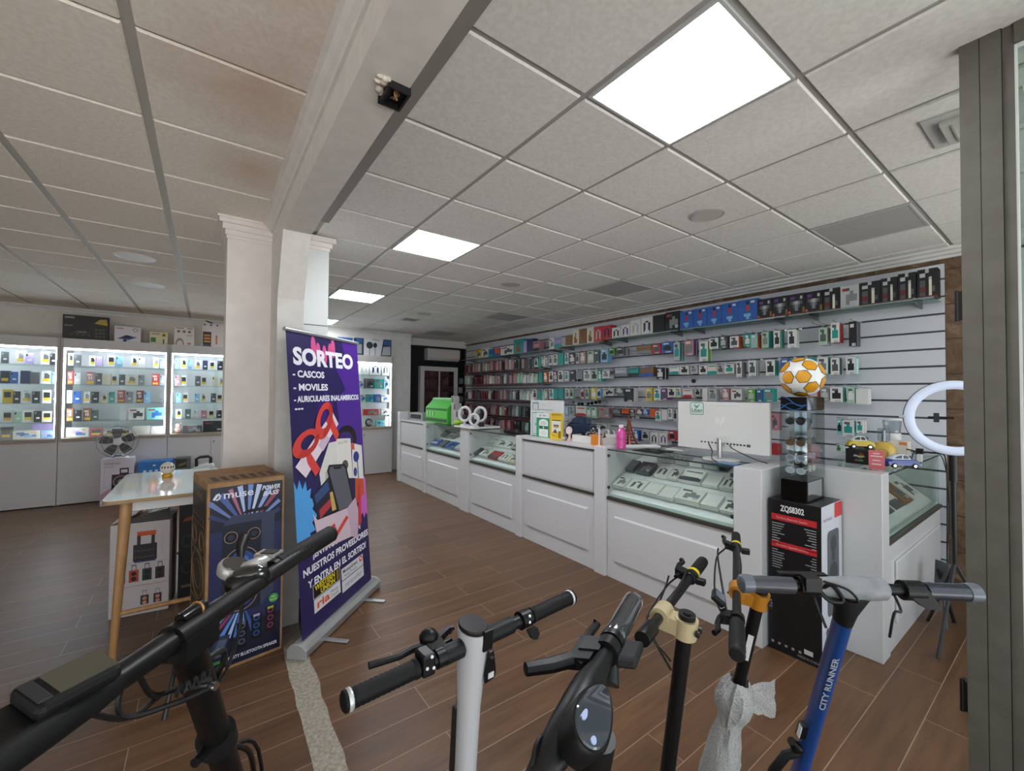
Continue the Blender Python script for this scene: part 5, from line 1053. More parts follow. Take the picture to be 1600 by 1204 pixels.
mb.poly([r_(.62, .9), r_(.99, .9), r_(.99, .995), r_(.62, .995)], mat('cf2b33')); mb.text('PARTY SPEAKER', r_(.08, .9), (1, 0, 0), (0, 0, 1), .022, mat('6d7078'), fit=.14)
pts = []
for cx, cz, a0 in ((.72, .8, 0), (.36, .8, 90), (.36, .32, 180), (.72, .32, 270)):
    for k in range(5): a = math.radians(a0+k*22.5); pts.append(r_(cx+.1*math.cos(a), cz+.03*math.sin(a)))
mb.poly(pts, mat('55585f'))
for z_, rad in ((.74, .05), (.66, .03), (.55, .07), (.42, .07)):
    c = r_(.54, z_); mb.poly([c+Vector((rad*math.cos(2*math.pi*k/20), -.0006, rad*math.sin(2*math.pi*k/20))) for k in range(20)], mat('2e3036'))
for k in range(3): c = r_(.25+.25*k, .2+.01*k); mb.poly([c+Vector((.022*math.cos(2*math.pi*j/12), 0, .028*math.sin(2*math.pi*j/12))) for j in range(12)], mat('3a3d44'))
for k in range(4): mb.poly([r_(.14+.17*k, .06), r_(.26+.17*k, .06), r_(.26+.17*k, .075), r_(.14+.17*k, .075)], mat('7c7f86'))
mb.obj('side_print', t, fix=False)
TX0 = 2.985; TY0 = PX(1262, 700, TX0).y; TY1 = PX(1218, 700, TX0).y; TX1 = PY(1305, 700, TY0).x; TZ = PX(1262, 620, TX0).z
TX1 = min(TX1, 3.27); TY1 = min(TY1, 1.22)
t = thing('sunglasses_tower', 'clear acrylic sunglasses tower with black base and cap on the tall carton', 'display tower', ((TX0+TX1)/2, (TY0+TY1)/2, zh))
ac = glass('f3f6f6', 1.5); gb = mat('08080a', .08); mir = mat('c9cdd0', .06, 1.0)
zb0, zt0 = zh+.0005, TZ-.085
mb = MB(); mb.box((TX0+.004, TY0+.004, zb0), (TX1-.004, TY1-.004, zh+.13), gb); mb.obj('base', t, bevel=.003)
mb = MB(); mb.box((TX0+.004, TY0-.0, zh+.012), (TX1-.06, TY0+.0035, zh+.125), mir); mb.obj('base_mirror', t)
mb = MB(); mb.box((TX0+.004, TY0+.004, zt0), (TX1-.004, TY1-.004, TZ), gb); mb.obj('cap', t, bevel=.003)
mb = MB(); mb.box((TX0+.004, TY0, zt0+.004), (TX1-.004, TY0+.0035, TZ-.004), mir); mb.obj('cap_mirror', t)
mb = MB()
for k, (a, b) in enumerate((((0, .1), (.5, .7)), ((.1, .9), (.9, .5)), ((.3, .2), (.95, .25)))): mb.tube([(TX0+.0035, TY1-.01-(TY1-TY0-.02)*s_, zt0+.085*(a[1]+(b[1]-a[1])*s_+.25*math.sin(s_*5+k))*.85+.004) for s_ in [j/8 for j in range(9)]], .003, mat('2d5d9a', .3), 5)
mb.obj('swirl_print', t)
for nm, a, b in (('acrylic_wall', (TX0, TY0, zh+.13), (TX0+.004, TY1, zt0)), ('acrylic_wall', (TX0, TY0, zh+.13), (TX1, TY0+.004, zt0)), ('acrylic_wall', (TX1-.004, TY0, zh+.13), (TX1, TY1, zt0)), ('acrylic_wall', (TX0, TY1-.004, zh+.13), (TX1, TY1, zt0))):
    mb = MB(); mb.box(a, b, ac); mb.obj(nm, t)
xc, yc_ = (TX0+TX1)/2, (TY0+TY1)/2
mb = MB(); mb.box((xc-.012, yc_-.012, zh+.13), (xc+.012, yc_+.012, zt0), glass('f2f5f6', 1.6)); mb.obj('rotating_core', t)
mb = MB(); mb.box((xc+.012, yc_-.045, zh+.16), (xc+.016, yc_+.08, zt0-.01), mir); mb.box((xc-.09, yc_+.012, zh+.16), (xc+.09, yc_+.016, zt0-.01), mir); mb.obj('mirror', t)
g = 'sunglasses in the clear tower'
specs = [('1a1a1c', '2a2a30', 'black'), ('7a5a32', '6a5238', 'brown'), ('c9ccd0', '8d97a8', 'silver'), ('d9dadc', 'b9c3cc', 'clear')]
for k, z in enumerate((zt0-.07, zh+.36, zh+.265, zh+.185)):
    f, l, nm = specs[k]
    sunglasses((TX0+.03, yc_, z), (0, -1, 0), (0, 0, 1), .9, f, l, f'{nm} sunglasses in the clear tower facing the counter, {["top", "second", "third", "lowest"][k]} level', g)
    if k: sunglasses((xc+.01, TY0+.03, z+.01), (1, 0, 0), (0, 0, 1), .95, *[('555a60', '777f8a'), ('b9bcc2', '98a6c0'), ('d4c6b4', 'c4ccd4')][k-1], f'{["grey", "pale blue", "cream"][k-1]} sunglasses in the clear tower facing the passage, {["top", "second", "third", "lowest"][k]} level', g, .3)
# the football: white with orange hexagons in dark outlines, star shapes left between
bc = Vector((xc-.0, yc_, 0)); rad = .125; bc.z = TZ+rad+.003
t = thing('football', 'white and orange football resting on the sunglasses tower', 'ball', (bc.x, bc.y, TZ))
mb = MB(); mb.ball(bc, rad, mat('e8e8e6', .3), 36, 24); mb.obj('ball_skin', t, True)
ic = bmesh.new(); bmesh.ops.create_icosphere(ic, subdivisions=1, radius=1); 
for v in ic.verts: v.co.normalize()
rot = Matrix.Rotation(.5, 3, 'X') @ Matrix.Rotation(.35, 3, 'Z'); om, dm = mat('dd9a1e', .35), mat('2a2622', .4); mb = MB()
for f in ic.faces:
    n = (rot @ f.calc_center_median()).normalized(); vs = [rot @ v.co for v in f.verts]; hexa = []
    for k in range(3):
        a, b = vs[k], vs[(k+1) % 3]; hexa += [n*.42+a*.58, (a+b)*.5]
    for sc, m, dr in ((.97, dm, .0007), (.87, om, .0014)):
        pts = []
        for k in range(6):
            a, b = hexa[k], hexa[(k+1) % 6]
            for q in range(3): pts.append(bc+(n+((a+(b-a)*q/3).normalized()-n)*sc).normalized()*(rad+dr))
        c = mb.bm.verts.new(bc+n*(rad+dr)); R1 = [mb.bm.verts.new(p) for p in pts]; R0 = [mb.bm.verts.new(bc+((n+((p-bc).normalized()-n)*.5).normalized())*(rad+dr)) for p in pts]
        for k in range(len(pts)): mb.face([R0[k], R0[(k+1) % len(pts)], R1[(k+1) % len(pts)], R1[k]], m); mb.face([c, R0[(k+1) % len(pts)], R0[k]], m)
ic.free(); mb.obj('hexagon_panels', t, True)
# ================================================================== ON THE TURNED COUNTER
X0 = 3.55
t = thing('toy_box', 'black carton with small coloured pictures under the yellow toy car', 'box', (3.9, 1.0, CT))
bx0 = PZ(1321, 709, CT); 
def py_at(px, X): 
    d = _ray(px, 700); return d.y/d.x*X
bX = 3.78; b_l, b_r = py_at(1321, bX), py_at(1357, bX); bz = PX(1340, 692, bX).z
mb = MB(); mb.box((bX, b_r, CT+.0005), (bX+.16, b_l, CT+.105), mat('17181a', .4)); mb.obj('carton', t, bevel=.002)
mb = MB(); random.seed(6)
for k in range(7): y = b_l-.05-(b_l-b_r-.08)*random.random(); z = CT+.02+.06*random.random(); mb.poly([(bX-.001, y+.014, z), (bX-.001, y-.014, z), (bX-.001, y-.01, z+.012), (bX-.001, y+.01, z+.014)], mat(random.choice(['c9a23a', '4f8a5a', 'b9b9b9', '8a4a3a', '6a7a9a'])))
mb.obj('face_print', t, fix=False)
ca, cb = PX(1327, 690, bX+.06), PX(1378, 690, bX+.06); ln = (ca.y-cb.y)
car('toy_car', 'yellow and white toy car standing on the black carton', (bX+.075, b_l-ln*.36, CT+.106), (.55, -.85, 0), ln*.86, 'd2b51c', 'e3e3e6', '24252c')
pX = 3.62; t = thing('acrylic_sign', 'coral pink card sign with white lines on the turned counter', 'sign', (pX, .85, CT)); s_l, s_r = py_at(1357, pX), py_at(1382, pX)
mb = MB(); mb.box((pX, s_r, CT+.0005), (pX+.004, s_l, CT+.125), mat('e0777a', .3)); mb.obj('card', t)
mb = MB(); 
for z, w_ in ((.1, .4), (.083, .75), (.055, .5), (.03, .6)): m_ = (s_l+s_r)/2; h_ = (s_l-s_r)*w_/2; mb.poly([(pX-.001, m_+h_, CT+z), (pX-.001, m_-h_, CT+z), (pX-.001, m_-h_, CT+z+.006), (pX-.001, m_+h_, CT+z+.006)], mat('f3e6e6'))
mb.obj('printed_lines', t, fix=False)
p = Vector((4.06, py_at(1381, 4.06), CT)); t = thing('perfume_bottle', 'round golden perfume bottle with a clear tall cap', 'perfume', p)
mb = MB(); mb.lathe([(.04, 0), (.06, .008), (.072, .06), (.07, .105), (.045, .142), (.016, .152)], p+Vector((0, 0, .0005)), mat('d7b44e', .1, 0, .5), n=24); mb.obj('bottle_body', t, True); mb = MB(); mb.torus(p+Vector((-.068, -.01, .075)), (-1, -.2, 0), .03, .004, mat('f0dc8a', .2, .5), 20, 6); mb.obj('label_ring', t, True)
mb = MB(); mb.lathe([(.016, .1525), (.036, .156), (.036, .245), (.03, .25)], p, glass('e2e8ea', 2.5), n=20); mb.lathe([(.012, .153), (.012, .235)], p, mat('c9cdd0', .2, .8), n=12); mb.obj('cap', t, True)
p = Vector((4.35, py_at(1394, 4.35), CT)); t = thing('white_carton', 'white carton with a small orange print behind the perfume bottle', 'box', p); mb = MB(); mb.box((p.x, p.y-.09, CT+.0005), (p.x+.1, p.y+.09, CT+.14), mat('e6ddd2', .45)); mb.obj('carton', t); mb = MB(); mb.poly([(p.x-.001, p.y-.04, CT+.11), (p.x-.001, p.y-.085, CT+.11), (p.x-.001, p.y-.085, CT+.135), (p.x-.001, p.y-.04, CT+.135)], mat('de8a5c')); mb.obj('printed_mark', t, fix=False)
p = Vector((4.4, py_at(1394, 4.4), CT+.141)); t = thing('blender_cup', 'small white-based clear blender cup on top of the white carton', 'blender', p); mb = MB(); mb.lathe([(.05, 0), (.055, .006), (.055, .05), (.05, .056)], p, mat('d9d9d8', .4), n=24); mb.obj('base', t, True)
mb = MB(); mb.lathe([(.046, .057), (.05, .06), (.058, .15), (.056, .155)], p, glass('d9dee2', 2.2), n=24); mb.obj('cup', t, True); mb = MB(); mb.lathe([(.06, .156), (.062, .16), (.058, .17), (.02, .174)], p, mat('e1e2e2', .4), n=24); mb.obj('lid', t, True)
cX = 3.85; ca, cb = py_at(1390, cX), py_at(1430, cX)
car('toy_car', 'blue and white toy van in front of the perfume bottle', (cX, (ca+cb)/2+.01, CT+.0005), (.7, -.7, 0), .2, '20408e', 'dfe2ea', '2c4650', h=.8)
p = Vector((4.3, py_at(1437, 4.3), CT)); t = thing('charger', 'small white charger plug on the glass beside the cables', 'charger', p); mb = MB(); mb.box((p.x-.012, p.y-.014, CT+.0005), (p.x+.012, p.y+.014, CT+.06), mat('dcdcda', .4)); mb.obj('plug_body', t, bevel=.003); mb = MB(); mb.box((p.x-.014, p.y-.02, CT+.0605), (p.x+.014, p.y+.02, CT+.1), BLACK); mb.obj('black_block', t, bevel=.003)
t = thing('cable_bundle', 'black cables looping over the end of the turned counter and down its side', 'cable', (4.9, .8, CT)); mb = MB()
mb.tube([(4.26, .81, CT+.09), (4.5, .81, CT+.06), (4.65, .80, CT+.03), (4.85, .82, CT+.02), (5.0, .735, CT+.008), (5.03, .715, CT-.05), (4.97, .70, .9), (5.0, .705, .72), (4.95, .70, .5), (4.97, .705, .3), (4.9, .69, .1), (4.85, .66, .008)], .005, BLACK, 6)
mb.tube([(4.3, .79, CT+.02), (4.4, .80, CT+.05), (4.55, .80, CT+.05), (4.6, .82, CT+.03), (4.8, .85, CT+.008), (5.03, .76, CT+.008), (5.055, .72, 1.0), (5.06, .70, .75), (5.05, .70, .45)], .004, BLACK, 6); mb.obj('cable', t, True)
# ring light on its stand, partly behind the grey frame
rc = Vector((3.93, .517, PX(1490, 653, 3.9).z)); ax = Vector((-.93, -.30, .0))
t = thing('ring_light', 'white ring light on a black stand beside the grey frame', 'ring light', (3.96, .53, 0))
mb = MB(); mb.torus(rc, ax, .215, .028, emit('cfd8ee', .2), 48, 10, .7); mb.obj('ring_diffuser', t, True)
mb = MB(); mb.torus(rc-ax*.014, ax, .232, .014, mat('3a3c44', .5), 48, 8); mb.obj('back_rim', t, True)
mb = MB(); mb.tube([(3.97, .53, .5), (3.97, .53, rc.z-.235)], .014, BLACK, 10); mb.tube([(3.97, .53, rc.z-.235), (3.95, .525, rc.z-.2)], .01, BLACK, 8); mb.tube([(3.97, .53, 1.05), (3.97, .53, 1.25)], .022, BLACK, 10); mb.obj('pole', t, True)
for k in range(3):
    a = 2*math.pi*k/3+.9; mb = MB(); mb.tube([(3.97, .53, .52), (3.97+.34*math.cos(a), .53+.34*math.sin(a)*.62, .01)], .01, DARK, 8); mb.obj('leg', t, True)
mb = MB(); q = rc+Vector((-.02, .0, 0)); sd = Vector((-.30, .93, 0)).normalized(); mb.tube([q+sd*.12, q+sd*.05, q], .008, BLACK, 8); mb.obox(q+sd*.08, sd*.012, Vector((0, 0, .03)), ax*.012, BLACK); mb.tube([rc+sd*.235, rc+sd*.265], .01, mat('c9ccd2'), 8); mb.obj('phone_clamp', t, True)
# grey folded stand leaning by the turned counter
p = PZ(1470, 985, 0)+Vector((.07, -.015, 0)); t = thing('folding_stand', 'grey folding stand with a small plate near the grey frame', 'stand', p); mb = MB(); d_ = Vector((.05, .02, 0))
mb.tube([p+Vector((0, 0, .0)), p+Vector((.1, .03, .42))], .012, mat('55585c', .4, .5), 8); mb.obj('leg', t, True); mb = MB(); mb.tube([p+Vector((.16, -.02, 0)), p+Vector((.0, .04, .4))], .012, DARK, 8); mb.obj('leg', t, True)
mb = MB(); mb.obox(p+Vector((.03, .02, .36)), Vector((.03, .04, 0)), Vector((.02, 0, .08)), Vector((.006, -.002, 0)), mat('4a4c50', .5)); mb.obj('plate', t, bevel=.004)
# ================================================================== FAR END: air conditioner, mirrored cabinet, hung small goods
t = thing('air_conditioner', 'white wall air conditioner on the black back wall', 'air conditioner', (4.48, 9.04, 2.4)); mb = MB()
ax0, ax1 = 4.07, 4.90; prof = [(9.049, 2.36), (8.90, 2.36), (8.84, 2.42), (8.83, 2.60), (8.86, 2.635), (9.049, 2.64)]
mb.prism([(ax0, y, z) for y, z in prof], (ax1-ax0, 0, 0), mat('d9d4d2', .15)); mb.obj('housing', t, bevel=.008); mb = MB(); mb.box((ax0+.04, 8.85, 2.352), (ax1-.04, 8.93, 2.3595), mat('8d8a88')); mb.obj('outlet_flap', t)
t = thing('mirror_cabinet', 'white framed cabinet with reflecting doors on the black back wall', 'cabinet', (4.4, 9.0, 0)); mb = MB(); fw = mat('d6d4d2', .3)
mb.box((3.93, 8.92, 0), (4.03, 9.045, 2.22), fw); mb.box((4.80, 8.92, 0), (4.89, 9.045, 2.22), fw); mb.box((4.03, 8.92, 2.12), (4.80, 9.045, 2.22), fw); mb.box((4.03, 8.94, 0), (4.80, 9.045, .5), fw); mb.obj('frame', t, bevel=.004)
for a, b in ((4.032, 4.40), (4.43, 4.798)): mb = MB(); mb.box((a, 8.955, .5), (b, 8.965, 2.118), mat('5f4448', .05, .75)); mb.obj('mirror_door', t)
mb = MB(); mb.box((4.401, 8.94, .5), (4.429, 8.975, 2.118), mat('c9c6c4', .25)); mb.obj('mullion', t)
for k in range(5):
    z = 1.9-.22*k; x = 5.02-(k % 2)*.02; t = thing('hanging_charm', f'pale small goods hanging in the black corner, {ordn(k+1)} from the top', 'hanging goods', (x, 9.04, z), 'small goods in the black corner'); mb = MB(); mb.box((x-.05, 8.99, z-.07), (x+.06, 9.0, z+.07), mat(['8f9096', 'a9a6a2', '8a8a74', '77787c', '98948f'][k], .4)); mb.obj('pack', t); mb = MB(); mb.tube([(x, 9.049, z+.075), (x, 8.98, z+.075)], .003, STEEL, 5); mb.obj('hook', t)
# ================================================================== LEFT: table, cartons, fan, banner
beech = wood_grain('beech_wood', 'a5794a', 'bd9160', (14, 14, 1.5), .4); beech_x = wood_grain('beech_edge', '96774f', 'b39468', (1.5, 20, 20), .4)
t = thing('table', 'white-topped table with tapered beech legs behind the big brown carton', 'table', (-.13, 3.93, 0))
tx0, tx1, ty0, ty1, tz = -.485, .09, 3.415, 4.45, .95
def rounded(x0, x1, y0, y1, r, z, n=6):
    pts = []
    for cx, cy, a0 in ((x1-r, y1-r, 0), (x0+r, y1-r, 90), (x0+r, y0+r, 180), (x1-r, y0+r, 270)):
        for k in range(n+1): a = math.radians(a0+90*k/n); pts.append((cx+r*math.cos(a), cy+r*math.sin(a), z))
    return pts
mb = MB(); mb.prism(rounded(tx0, tx1, ty0, ty1, .05, tz-.004), (0, 0, .004), mat('e6e6e3', .08, 0, .5)); mb.prism(rounded(tx0, tx1, ty0, ty1, .05, tz-.026), (0, 0, .0215), beech_x); mb.obj('tabletop', t)
mb = MB(); mb.box((tx0+.1, ty0+.07, tz-.09), (tx1-.1, ty0+.09, tz-.027), WHITE_M); mb.box((tx0+.1, ty1-.09, tz-.09), (tx1-.1, ty1-.07, tz-.027), WHITE_M); mb.box((tx0+.08, ty0+.1, tz-.09), (tx0+.1, ty1-.1, tz-.027), WHITE_M); mb.box((tx1-.1, ty0+.1, tz-.09), (tx1-.08, ty1-.1, tz-.027), WHITE_M); mb.obj('apron', t)
for sx, ax_ in ((-1, tx0), (1, tx1)):
    for sy, ay in ((-1, ty0), (1, ty1)):
        mb = MB(); mb.cyl((ax_-sx*.105, ay-sy*.075, tz-.027), (ax_-sx*.07, ay-sy*-.02, 0), .03, beech, .018, 18); mb.obj('leg', t, True)
for a, b in (((tx0+.08, ty0+.01), (tx1-.08, ty0+.01)), ((tx0+.08, ty1-.01), (tx1-.08, ty1-.01))): mb = MB(); mb.cyl((*a, .27), (*b, .27), .014, beech, n=12); mb.obj('stretcher', t, True)
p = Vector((-.222, 4.12, tz)); t = thing('glass_globe', 'small clear globe with golden base on the white table', 'globe', p)
mb = MB(); mb.lathe([(.03, 0), (.034, .004), (.034, .02), (.026, .03), (.02, .032)], p, mat('d2a12a', .25, .3), n=22); mb.obj('base', t, True); mb = MB(); mb.ball(p+Vector((0, 0, .068)), .046, mat('dcd6ca', .06, 0, .6), 22, 14); mb.obj('globe_ball', t, True)
mb = MB(); 
for k in range(5): a = -2.3+.42*k; d = Vector((math.cos(a), math.sin(a), .25)).normalized(); mb.ball(p+Vector((0, 0, .068))+d*.044, (.006, .006, .009), mat('4a3f2e'), 8, 6)
mb.obj('emblem', t, True)
def fbox(name, lab, cat, x0, x1, y0, y1, z1, base, art, z0=0, grp=None, rz=0, top=None):
    t = thing(name, lab, cat, ((x0+x1)/2, y0, z0), grp); R = Matrix.Translation((x0, y0, 0)) @ Matrix.Rotation(rz, 4, 'Z') @ Matrix.Translation((-x0, -y0, 0))
    mb = MB(); mb.box((x0, y0, z0), (x1, y1, z1), mat(base, .5), {'+z': top} if top else None); mb.obj('carton', t, bevel=.003, mx=R)
    mb = MB(); art(mb, x0, x1, z0, z1, y0-.0015); mb.obj('front_print', t, fix=False, mx=R); return t, R
def art_p(mb, x0, x1, z0, z1, y):
    w = x1-x0; h = z1-z0; H = lambda s, q, d=0: (x0+w*s, y-d, z0+h*q)
    P4 = lambda s0, s1, q0, q1, c, d=0: mb.poly([H(s0, q0, d), H(s1, q0, d), H(s1, q1, d), H(s0, q1, d)], mat(c))
    mb.poly([H(0, .25), H(.5, .45), H(.5, .32), H(0, .1)], mat('b893a8')); mb.poly([H(0, .02), H(.4, .22), H(.4, .05)], mat('c9a8b8'))
    mb.text('SPEAKER BOX', H(.1, .88), (1,0,0), (0,0,1), .035, mat('55506a'), fit=w*.5); mb.text('BLUETOOTH', H(.1, .82, .0005), (1,0,0), (0,0,1), .022, mat('6d6885'), fit=w*.3)
    P4(.34, .98, .08, .66, '1d1e22'); P4(.58, .86, .66, .69, '1d1e22'); P4(.58, .62, .69, .78, '1d1e22'); P4(.82, .86, .69, .78, '1d1e22'); P4(.58, .86, .76, .79, '1d1e22')
    for q in (.5, .22): disc(mb, x0+w*.63, z0+h*q, w*.25, y-.0006, 'b07a86'); disc(mb, x0+w*.63, z0+h*q, w*.22, y-.001, '2b2c30'); disc(mb, x0+w*.63, z0+h*q, w*.1, y-.0014, '7d8a80')
    P4(.12, .2, .08, .16, '2c2a30'); P4(.24, .3, .08, .22, '2c2a30')
    for k in range(6): disc(mb, x0+w*.12, z0+h*(.74-.07*k), .006, y, '8a86a0', 8)
fbox('speaker_box', 'grey white speaker carton carrying the desk fan', 'box', -1.155, -.815, 8.07, 8.33, .645, 'cfc8d4', art_p)
fx_, fy_, fz_ = -.985, 8.16, .6455
t = thing('desk_fan', 'white desk fan with dark blades standing on the speaker carton', 'fan', (fx_, fy_, fz_)); fw = mat('dedede', .35)
mb = MB(); mb.lathe([(.11, 0), (.115, .01), (.09, .03), (.05, .05), (.022, .07), (.018, .14)], (fx_, fy_, fz_), fw, n=26); mb.obj('base', t, True); mb = MB(); mb.box((fx_-.04, fy_-.09, fz_+.035), (fx_+.04, fy_-.05, fz_+.048), mat('3d4a6a')); mb.obj('button_panel', t)
fc = Vector((PY(184, 690, fy_-.06).x, fy_-.06, PY(184, 690, fy_-.06).z)); fa = Vector((.12, -1, .12)).normalized(); FR = .215
mb = MB(); mb.tube([(fx_, fy_, fz_+.13), (fx_, fy_, fc.z-.02)], .016, fw, 10); mb.obj('pole', t, True)
mb = MB(); mb.lathe([(.03, -.02), (.06, -.015), (.068, .03), (.055, .09), (.03, .11)], fc, fw, -fa, 20); mb.obj('motor', t, True)
mb = MB(); u = fa.orthogonal().normalized(); v = fa.cross(u); bd = mat('4c4a4a', .4)
for k in range(5):
    a = 2*math.pi*k/5+.3; pts = []
    for (r, da, dz) in ((.045, -.5, -.012), (.12, -.5, -.018), (.185, -.38, -.014), (.195, .2, .012), (.12, .36, .018), (.045, .5, .012)): pts.append(fc+(u*math.cos(a+da)+v*math.sin(a+da))*r+fa*(dz+.02))
    mb.prism(pts, fa*.003, bd)
mb.obj('blades', t); mb = MB(); mb.lathe([(.045, .0), (.045, .035), (.03, .045)], fc, mat('d9d9d9', .3), fa, 20); mb.obj('hub_cap', t, True)
mb = MB(); cg = mat('8e9398', .35, .4)
for d_, r_ in ((.05, FR*.45), (.048, FR*.75), (.0, FR), (-.05, FR*.8)): mb.torus(fc+fa*d_, fa, r_, .003 if r_ < FR else .006, cg, 36, 5)
for k in range(30):
    e = u*math.cos(2*math.pi*k/30)+v*math.sin(2*math.pi*k/30); mb.tube([fc+e*.05+fa*.055, fc+e*(FR*.6)+fa*.055, fc+e*(FR*.92)+fa*.035, fc+e*FR, fc+e*(FR*.9)-fa*.04, fc+e*.07-fa*.055], .0012, cg, 4)
mb.obj('wire_guard', t); mb = MB(); mb.lathe([(.05, .054), (.048, .062), (.03, .066)], fc, mat('d2d3d5', .3), fa, 22); mb.obj('badge', t, True)
def art_b(mb, x0, x1, z0, z1, y):
    for k in range(5): rect(mb, x0+.06+k*.065, x0+.095+k*.065, z1-.16, z1-.125, y, 'cfe0f0')
    disc(mb, (x0+x1)/2-.02, z1-.06, .018, y, 'dfe9f4', ry=.012); rect(mb, x0, x1, z0, z1-.24, y, '9ec4e4'); mb.poly([(x0+.2, y-.0005, z1-.2), (x1, y-.0005, z1-.17), (x1, y-.0005, z1-.24), (x0+.2, y-.0005, z1-.24)], mat('2a7ac2'))
fbox('blue_carton', 'bright blue carton on the floor under the cabinets, behind the white table', 'box', -.775, -.37, 8.15, 8.38, .565, '2472b8', art_b)
def art_s(mb, x0, x1, z0, z1, y): rect(mb, x0+.01, x1-.05, z1-.15, z1-.02, y, '22261f'); mb.poly([(x0+.04, y-.0005, z1-.1), (x1-.06, y-.0005, z1-.06), (x1-.06, y-.0005, z1-.1), (x0+.04, y-.0005, z1-.13)], mat('6d6a34')); rect(mb, x0+.01, x1-.05, z1-.185, z1-.16, y, '7d8074'); disc(mb, x0+.06, z1-.18, .012, y-.0006, '9aa07c')
fbox('gadget_carton', 'dark carton with a clear side between the blue carton and the white appliance', 'box', -.355, -.165, 8.17, 8.36, .585, '565a58', art_s)
t = thing('appliance', 'low white appliance with a black top handle under the right cabinet', 'appliance', (-.01, 8.15, 0)); mb = MB(); mb.prism([(-.15, 8.02, 0), (.14, 8.02, 0), (.14, 8.02, .44), (.1, 8.02, .485), (-.1, 8.02, .445), (-.15, 8.02, .40)], (0, .28, 0), mat('d4d2d2', .35)); mb.obj('housing', t, bevel=.012)
mb = MB(); mb.tube([(-.09, 8.12, .44), (-.095, 8.12, .56), (-.05, 8.12, .585), (.05, 8.12, .59), (.085, 8.12, .565), (.085, 8.12, .47)], .022, BLACK, 10); mb.obj('handle', t, True)
# carton under the table: portable speakers in the print, flaps ajar
bx0, by0 = -.522, 4.05
def art_u(mb, x0, x1, z0, z1, y):
    w = x1-x0; h = z1-z0; H = lambda s, q, d=0: (x0+w*s, y-d, z0+h*q)
    P4 = lambda s0, s1, q0, q1, c, d=0: mb.poly([H(s0, q0, d), H(s1, q0, d), H(s1, q1, d), H(s0, q1, d)], mat(c))
    P4(.38, .78, .58, .76, '2a2527'); P4(.44, .5, .76, .86, '2f2a2c'); P4(.68, .74, .76, .85, '2f2a2c'); P4(.44, .76, .85, .9, 'd5582c'); P4(.4, .76, .565, .585, '2f3a6a')
    for k in range(14): disc(mb, x0+w*(.42+.05*(k % 7)), z0+h*(.62+.07*(k//7)), .007, y-.0005, '4b4547', 8)
    P4(.02, .98, .555, .56, 'b9a8a8'); P4(.02, .98, .31, .316, 'c98a88')
    for k, c in enumerate(('4a3634', 'b5472e', '2b3a3c', '3a2a2c')):
        s = .1+.22*k; P4(s, s+.16, .36, .49, c); P4(s+.04, s+.05, .49, .54, '3a3a3c'); P4(s+.11, s+.12, .49, .54, '3a3a3c'); P4(s+.04, s+.12, .535, .545, '3a3a3c')
        for q in (.395, .45): disc(mb, x0+w*(s+.08), z0+h*q, w*.045, y-.0006, '181819' if k else '7a5a54', 14)
    for k in range(2):
        s = .52+.22*k; P4(s, s+.14, .1, .2, '33353f'); P4(s+.03, s+.035, .2, .25, '4a4a4c'); P4(s+.1, s+.105, .2, .25, '4a4a4c'); P4(s+.03, s+.105, .245, .25, '4a4a4c')
        for q in (.12, .165): disc(mb, x0+w*(s+.07), z0+h*q, w*.04, y-.0006, 'd58a6a', 12)
    for k in range(9): P4(.06, .06+.1+.04*(k % 3), .26-.022*k, .268-.022*k, 'a5a0a4'); P4(.1, .2, .80-.03*k, .806-.03*k, 'b0abb0'); P4(.84, .9, .86-.026*k, .866-.026*k, 'b0abb0')
    for k in range(5): P4(.18+.05*k, .21+.05*k, .03, .05, '77737a'); 
    P4(.66, .86, .025, .05, 'cfcad0')
t, R = fbox('portable_speaker_box', 'white carton with an orange-handled speaker picture under the table', 'box', bx0, bx0+.33, by0, by0+.30, .655, 'cfc7c6', art_u, rz=-.1, top=mat('3a3836', .8))
mb = MB(); fl = mat('c9c3c0', .5); z = .657
mb.hexa([(bx0+.002, by0, z), (bx0+.33, by0, z), (bx0+.33, by0+.004, z), (bx0+.002, by0+.004, z), (bx0+.05, by0+.16, z+.02), (bx0+.30, by0+.17, z+.05), (bx0+.30, by0+.174, z+.05), (bx0+.05, by0+.164, z+.02)], mat('7e7b7a', .3))
mb.hexa([(bx0, by0+.02, z), (bx0+.004, by0+.02, z), (bx0+.004, by0+.28, z), (bx0, by0+.28, z), (bx0+.12, by0+.06, z+.045), (bx0+.124, by0+.06, z+.045), (bx0+.124, by0+.25, z+.045), (bx0+.12, by0+.25, z+.045)], fl)
mb.obj('flap', t, mx=R)
mb = MB(); random.seed(12)
for k in range(6): x = bx0+.16+.025*k; mb.hexa([(x, by0+.07, z+.06), (x+.02, by0+.07, z+.066), (x+.02, by0+.2, z+.07), (x, by0+.2, z+.06), (x, by0+.07, z+.064), (x+.02, by0+.07, z+.07), (x+.02, by0+.2, z+.074), (x, by0+.2, z+.064)], mat('d5d9da', .15))
mb.obj('plastic_wrap', t, mx=R)
def art_d(mb, x0, x1, z0, z1, y): 
    mb.poly([(x0+.02, y, z1-.2), (x0+.1, y, z1-.19), (x0+.1, y, z1-.16), (x0+.04, y, z1-.17)], mat('8a3324')); rect(mb, x0+.02, x0+.11, z0+.1, z0+.12, y, '6a5236')
    for q in (.25, .45): disc(mb, x0+.06, z0+q, .05, y, '222325', 24); disc(mb, x0+.06, z0+q, .03, y-.0005, '0c0c0d', 18)
fbox('black_carton', 'tall black carton in the dark under the table behind the brown carton', 'box', -.145, -.02, 4.10, 4.34, .80, '101012', art_d)
